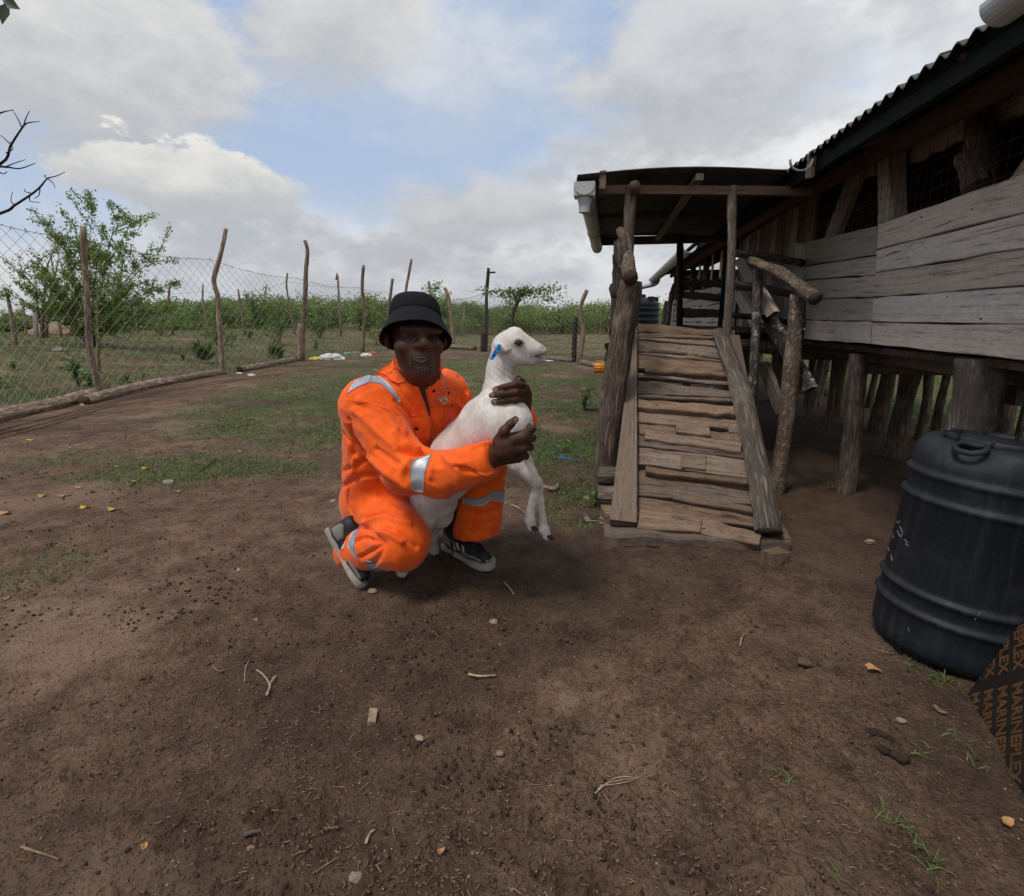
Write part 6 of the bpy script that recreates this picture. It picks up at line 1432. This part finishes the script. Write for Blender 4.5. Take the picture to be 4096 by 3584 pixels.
# bare tree whose twigs reach in from the left, trunk outside the picture
d = 4.6; P0 = pd(-330, 330, d); tb = np.array([P0[0], P0[1], 0.0]); BT = empty('bare_tree', tuple(tb), 'bare dark twigs of a tree reaching in from the left edge', 'tree')
V, F, U, fm = tube([tb-[0, 0, .1], (tb+P0)/2+[.03, 0, 0], P0, P0+[.05, 0, .9]], [.10, .085, .06, .03], 10, 16, .05, 3); ob('trunk', V, F, [MAT['twig_bark'], MAT['cut_end']], BT, U, True, fm)
twigs = [[(-330, 400), (-120, 370), (0, 328), (22, 290), (47, 252), (60, 245), (79, 243)], [(47, 252), (52, 236), (59, 222)], [(44, 256), (36, 238), (24, 218)], [(22, 290), (10, 278), (0, 270)], [(-120, 370), (-20, 336), (12, 334), (40, 337), (71, 326)], [(10, 334), (30, 326), (51, 319)], [(12, 306), (25, 298), (20, 282)],
         [(-330, 500), (-150, 470), (0, 427), (30, 410), (65, 387), (82, 372), (95, 357), (113, 352), (130, 344)], [(95, 357), (89, 352), (92, 350)], [(80, 374), (78, 390), (68, 397)], [(65, 387), (50, 383), (49, 378)], [(30, 410), (22, 402), (25, 384)], [(95, 357), (106, 366), (110, 376)], [(60, 390), (60, 402), (80, 405)], [(-150, 300), (-30, 240), (0, 226), (25, 220)], [(-330, 330), (-150, 300), (-60, 300), (0, 345), (15, 343)]]
for i, tw in enumerate(twigs):
    P = [pd(x, y, d+.02*math.sin(i+j)) for j, (x, y) in enumerate(tw)]; big = tw[0][0] < -100
    V, F, U, fm = tube(P, np.linspace(.013 if big else .0045, .0022, len(P)), 6, 4*len(P), .05, i); ob('twig', V, F, MAT['twig_bark'], BT, U, True)
P = [pd(-330, 120, d), pd(-120, 10, d), pd(-10, -10, d), pd(10, 10, d)]; V, F, U, fm = tube(P, [.02, .012, .005, .003], 6, 12); ob('twig', V, F, MAT['twig_bark'], BT, U, True)
for (x, y, dx, dy, L) in ((8, 24, -.5, 1, .17), (22, 8, 1, .5, .12)):
    c = pd(x, y, d); dv = unit(RT*dx-UP*dy); V, F = cards(np.array([c]), np.array([dv]), np.array([-FW]), L, L*.7, .15); ob('leaf', V, F, MAT['dark_leaf'], BT)
# creeper on the sagging fence
P, dv = post_path(FR[2]); LC = []
for x, y, n_ in [(1050-20*k, 588-3*abs(k-1)+.9*k*k*.3, int(110/(1+.5*abs(k)))) for k in range(-3, 5)]+[(1030, 600, 70), (1042, 584, 110), (1090, 595, 60), (1110, 600, 30)]:
    c = pd(x, y, dv); LC.append(c+g.normal(0, 1, (n_, 3))*[.16, .10, .07])
C = np.vstack(LC); VN = empty('creeper', tuple(P[0]), 'dark green creeper draped over the sagging fence above the goat', 'creeper')
V, F = cards(C, randdir(len(C), g), randdir(len(C), g), .085*g.uniform(.6, 1.3, len(C)), .06, .2); ob('leaves', V, F, MAT['thicket_leaf'], VN)
V, F = segs(C[:-1:3], C[:-1:3]+g.normal(0, .12, (len(C[:-1:3]), 3)), .004, 3); ob('stems', V, F, MAT['twig_bark'], VN)

# ------------------------------------------------------------------ weeds
def weed(px, py, h_px, kind, label, mat='weed_leaf', group=None, cat='weed'):
    b = gt(px, py); s_ = hd(b)/FPX*1.03; h_ = h_px*s_; root = empty('weed', tuple(b), label, cat, group)
    if kind == 'spiky':
        n_ = 70; a = g.uniform(0, 6.28, n_); L = h_*g.uniform(.35, .6, n_); z0 = h_*g.uniform(.05, .6, n_); D = np.stack([np.cos(a)*.8, np.sin(a)*.8, g.uniform(.3, 1.1, n_)], 1); D /= np.linalg.norm(D, axis=1)[:, None]
        C = b+np.stack([np.cos(a)*h_*.08, np.sin(a)*h_*.08, z0], 1)+D*L[:, None]*.5; V, F = cards(C, D, randdir(n_, g), L, L*.16, .25)
    else:
        n_ = 26 if kind == 'broad' else 14; a = g.uniform(0, 6.28, n_); rr_ = h_*g.uniform(.05, .45, n_)*(1.4 if kind == 'low' else 1); z0 = h_*g.uniform(.25, 1.0, n_); L = h_*g.uniform(.25, .42, n_)
        D = np.stack([np.cos(a), np.sin(a), g.uniform(-.1, .5, n_)], 1); C = b+np.stack([np.cos(a)*rr_, np.sin(a)*rr_, z0], 1); V, F = cards(C, D, np.stack([g.normal(0, .4, n_), g.normal(0, .4, n_), np.ones(n_)], 1), L, L*.75, .2)
        A_ = np.repeat(b[None], n_, 0); V2, F2 = segs(A_, C-D/np.linalg.norm(D, axis=1)[:, None]*L[:, None]*.4, h_*.012, 3); ob('stem', V2, F2, MAT['weed_leaf'], root)
    ob('leaves', V, F, MAT[mat], root)
for a in ((29, 740, 20, 'broad', 'small pale-green weed near the left edge beyond the logs'), (157, 772, 58, 'broad', 'leafy weed left of the nearest fence post\'s foot'), (182, 778, 40, 'broad', 'low weed touching the nearest fence post'), (256, 766, 22, 'broad', 'small weed beyond the cracked log'), (286, 757, 12, 'broad', 'tiny weed behind the joint of two logs'),
          (368, 720, 20, 'broad', 'small weed in the field left of the crooked post'), (412, 727, 48, 'spiky', 'tall spiky green weed just left of the crooked post'), (0, 776, 26, 'broad', 'leafy weed cut by the left picture edge'), (553, 722, 36, 'spiky', 'spiky weed left of the stub post'), (464, 694, 10, 'broad', 'tiny bright weed right of the crooked post'), (500, 678, 18, 'broad', 'small weed far behind the short log'), (632, 700, 18, 'broad', 'small weed behind the white sack')):
    weed(*a, group='weeds beyond the left fence')
weed(640, 888, 20, 'low', 'bright lettuce-like weed in the grass left of the man', 'sprout_leaf'); weed(652, 872, 12, 'low', 'small bright sprout beside the lettuce-like weed', 'sprout_leaf')
weed(1168, 822, 44, 'broad', 'leafy weed left of the ramp\'s front post', 'weed_leaf'); weed(1130, 905, 28, 'low', 'yellow-green sprout beside the blue twine', 'sprout_leaf'); weed(1190, 1015, 42, 'broad', 'dark-leaved weed at the left foot of the ramp', 'weed_leaf'); weed(1210, 1030, 22, 'low', 'small weed under the ramp\'s left side board', 'weed_leaf')
weed(1660, 978, 16, 'low', 'small plant at the foot of the front stilt', 'weed_leaf'); weed(1120, 990, 12, 'low', 'tiny weed beside the shell-shaped wood chip', 'weed_leaf'); weed(1160, 960, 18, 'low', 'low weed midway between goat and ramp', 'weed_leaf')
def tuft(px, py, n_, L, label, group='sprouting grass tufts by the barrel and board'):
    b = gt(px, py); a = g.uniform(0, 6.28, n_); n_ = int(n_*1.6); a = g.uniform(0, 6.28, n_); D = np.stack([np.cos(a)*.9, np.sin(a)*.9, g.uniform(.15, 1.1, n_)], 1); D /= np.linalg.norm(D, axis=1)[:, None]; LL = L*g.uniform(.3, 1.3, n_)*.6
    V, F = ribbons(np.repeat(b[None], n_, 0)+g.normal(0, .014, (n_, 3))*[1, 1, 0], D, LL, .0030, g.uniform(.3, 1.2, (n_, 1)), g); ob('grass_tuft', V, F, MAT['grass_mat'], label=label, cat='grass', group=group)
for a in ((1822, 1328, 12, .05, 'grass tuft at the barrel\'s left foot'), (1850, 1352, 14, .07, 'grass tuft under the front of the barrel'), (1880, 1360, 14, .09, 'long grass blades at the barrel\'s foot'), (1905, 1372, 10, .10, 'arching grass blades between barrel and board'), (1880, 1460, 8, .05, 'short sprout left of the leaning board'), (1935, 1480, 8, .06, 'sprout beside the board\'s lower edge'), (1838, 1500, 9, .06, 'yellow-green sprout near the dung lump'), (1955, 1530, 9, .07, 'sprout below the leaning board'),
          (1575, 1560, 12, .07, 'grass tuft in the bare soil right of the ramp\'s centre line'), (1745, 1560, 12, .06, 'grass tuft below the dung lumps'), (1748, 1605, 8, .05, 'small tuft under another tuft, lower right'), (1795, 1650, 11, .07, 'grass tuft low at the right, left one of three'), (1830, 1680, 10, .06, 'grass tuft low at the right, middle one of three'), (1860, 1735, 14, .08, 'grass tuft low at the right, right one of three'), (1680, 1750, 12, .07, 'loose grass at the bottom edge'), (1505, 1328, 10, .05, 'green tuft in the bare soil below the man'), (18, 1150, 14, .06, 'grass tuft at the left picture edge')): tuft(*a)

# ------------------------------------------------------------------ rubbish along the fence
bm_ = bmesh.new(); bmesh.ops.create_icosphere(bm_, subdivisions=4, radius=1.0); I4 = np.array([v.co for v in bm_.verts]); I4F = [[v.index for v in f.verts] for f in bm_.faces]; bm_.free()
def crumple(px, py, sx, sy, sz, mat, label, seed, cat='plastic', name='crumpled_plastic', rot=0.0, group='rubbish along the fence'):
    b = gt(px, py); P = I4.copy(); n_ = perlin(P*2.2+seed*3.7)*.55+(1-2*np.abs(perlin(P*3.4+seed)))*.28; P = P*(1+n_)[:, None]*[sx, sy, sz]; P[:, 2] = np.maximum(P[:, 2], -.15*sz)
    c, s_ = math.cos(rot), math.sin(rot); P = P@np.array([[c, -s_, 0], [s_, c, 0], [0, 0, 1]]).T
    return ob(name, P+b+[0, 0, .1*sz], I4F, MAT[mat], smooth=True, label=label, cat=cat, group=group)
crumple(664, 719, .30, .16, .12, 'white_plastic', 'crumpled white sack lying right of the stub post', 1, 'sack', 'white_sack'); crumple(632, 719, .17, .10, .05, 'yellow_plastic', 'yellow plastic scrap left of the white sack', 2); crumple(650, 713, .12, .08, .05, 'white_plastic', 'white plastic scrap behind the white sack', 3)
crumple(680, 716, .08, .06, .03, 'green_plastic', 'green plastic scrap at the white sack\'s right end', 4); crumple(695, 708, .10, .08, .05, 'green_plastic', 'pale green plastic scrap left of the man\'s collar', 5); crumple(714, 707, .14, .08, .05, 'stone', 'beige cloth scrap beside the fence post left of the man', 6); crumple(733, 712, .15, .10, .07, 'white_plastic', 'white cloth bundle left of the man\'s collar', 7); crumple(745, 708, .11, .08, .06, 'red_plastic', 'red cloth scrap beside the man\'s collar', 8)
crumple(478, 747, .05, .04, .02, 'white_plastic', 'white scrap at the foot of the crooked post', 9); crumple(503, 751, .07, .05, .025, 'white_plastic', 'white scrap in front of the short log', 10); crumple(889, 696, .34, .16, .07, 'yellow_plastic', 'yellow tangle of plastic behind the man\'s shoulder', 11); crumple(120, 671, .9, .5, .42, 'stone', 'big pale rubble heap behind the tall shrub', 12, 'rubble', 'rubble_heap')
crumple(120, 702, .16, .1, .06, 'grey_stone', 'grey plastic scrap in the field under the tall shrub', 13); crumple(1095, 722, .12, .05, .02, 'white_plastic', 'flat white scrap in the grass below the goat\'s chin', 14); crumple(1052, 858, .05, .04, .02, 'white_plastic', 'small white scrap in the weeds right of the goat\'s chest', 15); crumple(190, 777, .05, .03, .02, 'white_plastic', 'white scrap behind the cracked log', 16)
# orange jerrycan
jc = gt(1199, 745); JE = empty('jerrycan', tuple(jc), 'orange plastic jerrycan standing on the grass left of the ramp', 'jerrycan')
bm_ = bmesh.new(); bmesh.ops.create_cube(bm_, size=1.0); bmesh.ops.scale(bm_, vec=(.25, .17, .19), verts=bm_.verts); bmesh.ops.bevel(bm_, geom=bm_.edges[:], offset=.03, segments=3, affect='EDGES')
P = np.array([v.co for v in bm_.verts]); Fj = [[v.index for v in f.verts] for f in bm_.faces]; bm_.free(); ob('can_body', P+jc+[0, 0, .097], Fj, MAT['orange_plastic'], JE, smooth=True)
for z in (.05, .10, .15): V, F = box(jc+[0, 0, z], (.258, .178, .012)); ob('can_rib', V, F, MAT['orange_plastic'], JE)
V, F, U, _ = tube([jc+[-.07, 0, .19], jc+[-.05, 0, .225], jc+[.05, 0, .225], jc+[.07, 0, .19]], .011, 8, 14); ob('can_handle', V, F, MAT['orange_plastic'], JE, smooth=True)
V, F = lathe([(0, 0), (.028, 0), (.028, .03), (0, .03)], jc+[.09, 0, .185], 14); ob('can_cap', V, F, MAT['orange_plastic'], JE)
# twine
def squiggle(px, py, n_, size, r, mat, label, cat='twine', name='twine', seed=0, loft=.01):
    gg = np.random.default_rng(seed); b = gt(px, py); P = b+np.cumsum(gg.normal(0, size, (n_, 3))*[1, 1, .15], 0); P = P-P.mean(0)+b; P[:, 2] = np.maximum(np.abs(P[:, 2]-b[2])*.6, r)+b[2]+loft*.3
    V, F, U, _ = tube(P, r, 5, 6*n_); ob(name, V, F, MAT[mat], None, U, True, label=label, cat=cat)
squiggle(1130, 916, 22, .04, .0022, 'blue_twine', 'tangle of blue twine on the soil right of the goat\'s leg', seed=4)
squiggle(1202, 1046, 46, .016, .0016, 'white_twine', 'frayed white twine at the left foot of the ramp', seed=6, loft=.03)

# ------------------------------------------------------------------ stones, twigs, fallen leaves
bm_ = bmesh.new(); bmesh.ops.create_icosphere(bm_, subdivisions=2, radius=1.0); I2 = np.array([v.co for v in bm_.verts]); I2F = [[v.index for v in f.verts] for f in bm_.faces]; bm_.free()
def stone(px, py, r, mat, label, seed, flat=.65):
    b = gt(px, py); r *= .6
    P = I2*(1+.55*perlin(I2*1.3+seed*1.7)+.22*perlin(I2*3.1+seed))[:, None]*[r*1.2, r, r*flat]; ob('stone', P+b+[0, 0, r*flat*.35], I2F, MAT[mat], label=label, cat='stone', group='loose stones on the yard')
for i, a in enumerate(((337, 967, .052, 'grey_stone', 'flat grey stone in the sparse grass left of the man'), (667, 1004, .030, 'stone', 'pale knobbly stone left of the man\'s hip'), (745, 1184, .026, 'stone', 'brown pebble in front of the kneeling man\'s shoe'), (987, 1245, .022, 'grey_stone', 'crumpled grey stone below the man\'s left shoe'), (840, 1478, .017, 'stone', 'pale stone low in the middle, left of two'), (1000, 1508, .014, 'stone', 'pale stone low in the middle, right of two'), (476, 1142, .022, 'stone', 'pinkish stone in the soil left of the man\'s foot'), (1803, 1443, .016, 'stone', 'tan stone below the barrel'), (512, 1240, .012, 'stone', 'ochre stone below left of the man'), (1000, 1290, .008, 'stone', 'small ochre pebble under the grey stone'), (1610, 1327, .03, 'clod', 'flat brown stone between ramp and barrel'), (712, 1757, .02, 'stone', 'pale stone at the bottom edge'), (1740, 1085, .03, 'stone', 'tan stone left of the barrel'), (500, 1702, .016, 'stone', 'tan stone near the bottom left'), (545, 755, .06, 'stone', 'brown stone beside the steel rods'), (752, 742, .07, 'stone', 'tan stone behind the man\'s shoulder'))): stone(*a, 300+i)
def twig(pts, r, label, seed, mat='chip', name='twig', cat='twig'):
    mb = MB(); r *= .75
    for L in (pts if isinstance(pts[0], list) else [pts]):
        P = [gt(x, y)+[0, 0, r*1.3+.003] for x, y in L]; mb.put(*tube(P, np.linspace(r, r*.6, len(P)), 7, 5*len(P), .10, seed)[:3])
    mb.build(name, MAT[mat], None, True, label=label, cat=cat, group='twigs and chips lying on the yard')
twig([[(534, 1395), (540, 1375), (528, 1355), (514, 1344)], [(540, 1375), (547, 1362), (552, 1356)]], .0050, 'forked Y-shaped twig below left of the man', 1); twig([(490, 1366), (491, 1340), (498, 1324)], .002, 'thin upright twig left of the forked twig', 2); twig([(541, 1463), (570, 1456), (605, 1444)], .0040, 'dark bent twig under the forked twig', 3, 'twig_bark'); twig([(937, 1353), (962, 1357), (992, 1355)], .0055, 'straight pale twig below the man\'s left shoe', 4)
twig([(43, 1698), (80, 1710), (119, 1723)], .0035, 'yellow straw stalk in the lower left corner', 5, 'straw'); twig([[(1190, 1590), (1215, 1570), (1245, 1563), (1278, 1558)], [(1200, 1575), (1240, 1570), (1270, 1562)], [(1195, 1583), (1230, 1560), (1265, 1556)]], .0020, 'bundle of pale roots low right of the middle', 6); twig([(1022, 1012), (1036, 1018), (1052, 1031)], .0060, 'stick lying behind the goat\'s hanging legs', 7, 'fence_bark'); twig([(1008, 1168), (1018, 1178), (1028, 1192)], .005, 'short brown stick right of the man\'s left shoe', 8)
twig([(1480, 1295), (1483, 1280), (1488, 1270)], .004, 'pale curled chip right of the picture\'s middle', 9); twig([(490, 1676), (505, 1672), (525, 1668)], .007, 'grey broken stick near the bottom', 10, 'grey_bark'); twig([(1745, 1300), (1760, 1305), (1785, 1312)], .004, 'flat yellow straw beside the barrel', 11, 'straw'); twig([(732, 1692), (740, 1672), (748, 1665)], .004, 'orange wood splinter near the bottom', 12); twig([(425, 1335), (440, 1345), (460, 1338)], .002, 'thin crossed straw left of the forked twig', 13, 'straw'); twig([(695, 1495), (705, 1475), (718, 1463)], .003, 'split straw under the brick chip', 14, 'straw'); twig([(1535, 1605), (1545, 1612), (1556, 1622)], .005, 'dark wood chip right of the ramp axis', 15, 'twig_bark')
twig([(625, 1752), (650, 1735), (676, 1718)], .0022, 'long straw at the bottom edge', 16, 'straw'); twig([(430, 920), (415, 935), (400, 945)], .008, 'dark stick in the grass left of the man', 17, 'twig_bark'); twig([(1868, 1418), (1880, 1430), (1893, 1432)], .008, 'reddish pod below the barrel', 18, 'rafter_wood'); twig([(1090, 980), (1107, 984), (1116, 975)], .020, 'pale shell-shaped wood chip right of the goat\'s hind legs', 19, 'fence_bark')
P = on_z(745, 1442); V, F = box(P+[0, 0, .012], (.022, .05, .016), [[.9, -.3, .2], [.3, .95, 0], [-.2, .05, .97]]); ob('brick_chip', V, F, MAT['stone'], label='tilted brick-shaped chip in the soil below the man', cat='brick chip')
for (px, py, lab) in ((1757, 1470, 'dark green dung lump right of centre, upper of two'), (1785, 1512, 'dark dung lump right of centre, lower of two')):
    b = gt(px, py); mb = MB()
    for k in range(6): q = I2*(1+.4*perlin(I2*2.0+k))[:, None]*g.uniform(.007, .013)*[1.2, 1, .8]+b+[.009*(k-2.5), -.004*(k-2.5)+g.normal(0, .005), .004]; mb.put(q, I2F)
    mb.build('dung_lump', MAT['pellet'], None, True, label=lab, cat='dung', group='dung lumps near the barrel')
def fallen(px, py, L, mat, label):
    L *= .75; b = gt(px, py); n_ = 9; a = np.linspace(0, 2*math.pi, n_, endpoint=False); r = L*(.5+.12*np.sin(3*a+g.uniform(0, 6))+g.normal(0, .05, n_)); rot = g.uniform(0, 3)
    P = np.stack([np.cos(a)*r, np.sin(a)*r*.68, .12*L*np.cos(2*a+rot)+.012], 1); P = np.vstack([P, [[0, 0, .006]]]); c, s_ = math.cos(rot), math.sin(rot); P[:, :2] = P[:, :2]@np.array([[c, -s_], [s_, c]]).T
    o = ob('fallen_leaf', P+b, [[i, (i+1) % n_, n_] for i in range(n_)], MAT[mat], label=label, cat='leaf', group='fallen leaves on the yard'); so_ = o.modifiers.new('s', 'SOLIDIFY'); so_.thickness = .0012
Y_, O_ = 'yellow_leaf', 'orange_leaf'
for a in ((292, 938, .075, Y_, 'big yellow leaf in the sparse grass left of the man'), (170, 1017, .07, Y_, 'yellow leaf in the soil at left, left of a pair'), (226, 1020, .08, Y_, 'curled yellow leaf in the soil at left, right of a pair'), (63, 881, .08, Y_, 'yellow leaf near the steel rods'), (183, 898, .055, O_, 'orange leaf below the steel rods'), (87, 994, .08, O_, 'orange leaf at left, left of two'), (125, 993, .075, O_, 'orange leaf at left, right of two'), (158, 976, .07, O_, 'pale orange leaf above the two orange leaves'), (280, 918, .05, O_, 'orange leaf above the big yellow leaf'), (270, 964, .06, O_, 'dull orange leaf left of the flat grey stone'), (9, 1028, .09, O_, 'orange leaf cut by the left edge'), (160, 811, .14, O_, 'orange-brown leaf before the cracked log'), (276, 766, .15, Y_, 'yellow leaf lying beyond the cracked log'),
          (1744, 1342, .055, O_, 'large pale orange leaf in front of the barrel'), (2012, 1650, .040, O_, 'pale leaf low at the right edge'), (28, 868, .06, O_, 'small orange leaf by the steel rods at the left edge'), (142, 897, .05, O_, 'small orange leaf left of the orange leaf below the rods'), (235, 935, .05, O_, 'faded leaf left of the big yellow leaf'), (472, 855, .06, O_, 'small orange leaf at the grass edge'), (576, 820, .06, O_, 'small orange leaf in the grass left of the man'), (478, 905, .05, O_, 'pale leaf in the grass below left of the man'), (15, 870+330, .04, O_, 'orange scrap of leaf low at the left edge'), (40, 836, .07, O_, 'orange leaf behind the steel rods'), (290, 1700, .022, O_, 'tiny red leaf near the bottom left'), (882, 1709, .018, O_, 'tiny red leaf at the bottom'), (357, 985, .05, O_, 'small orange leaf below the flat grey stone')): fallen(*a)
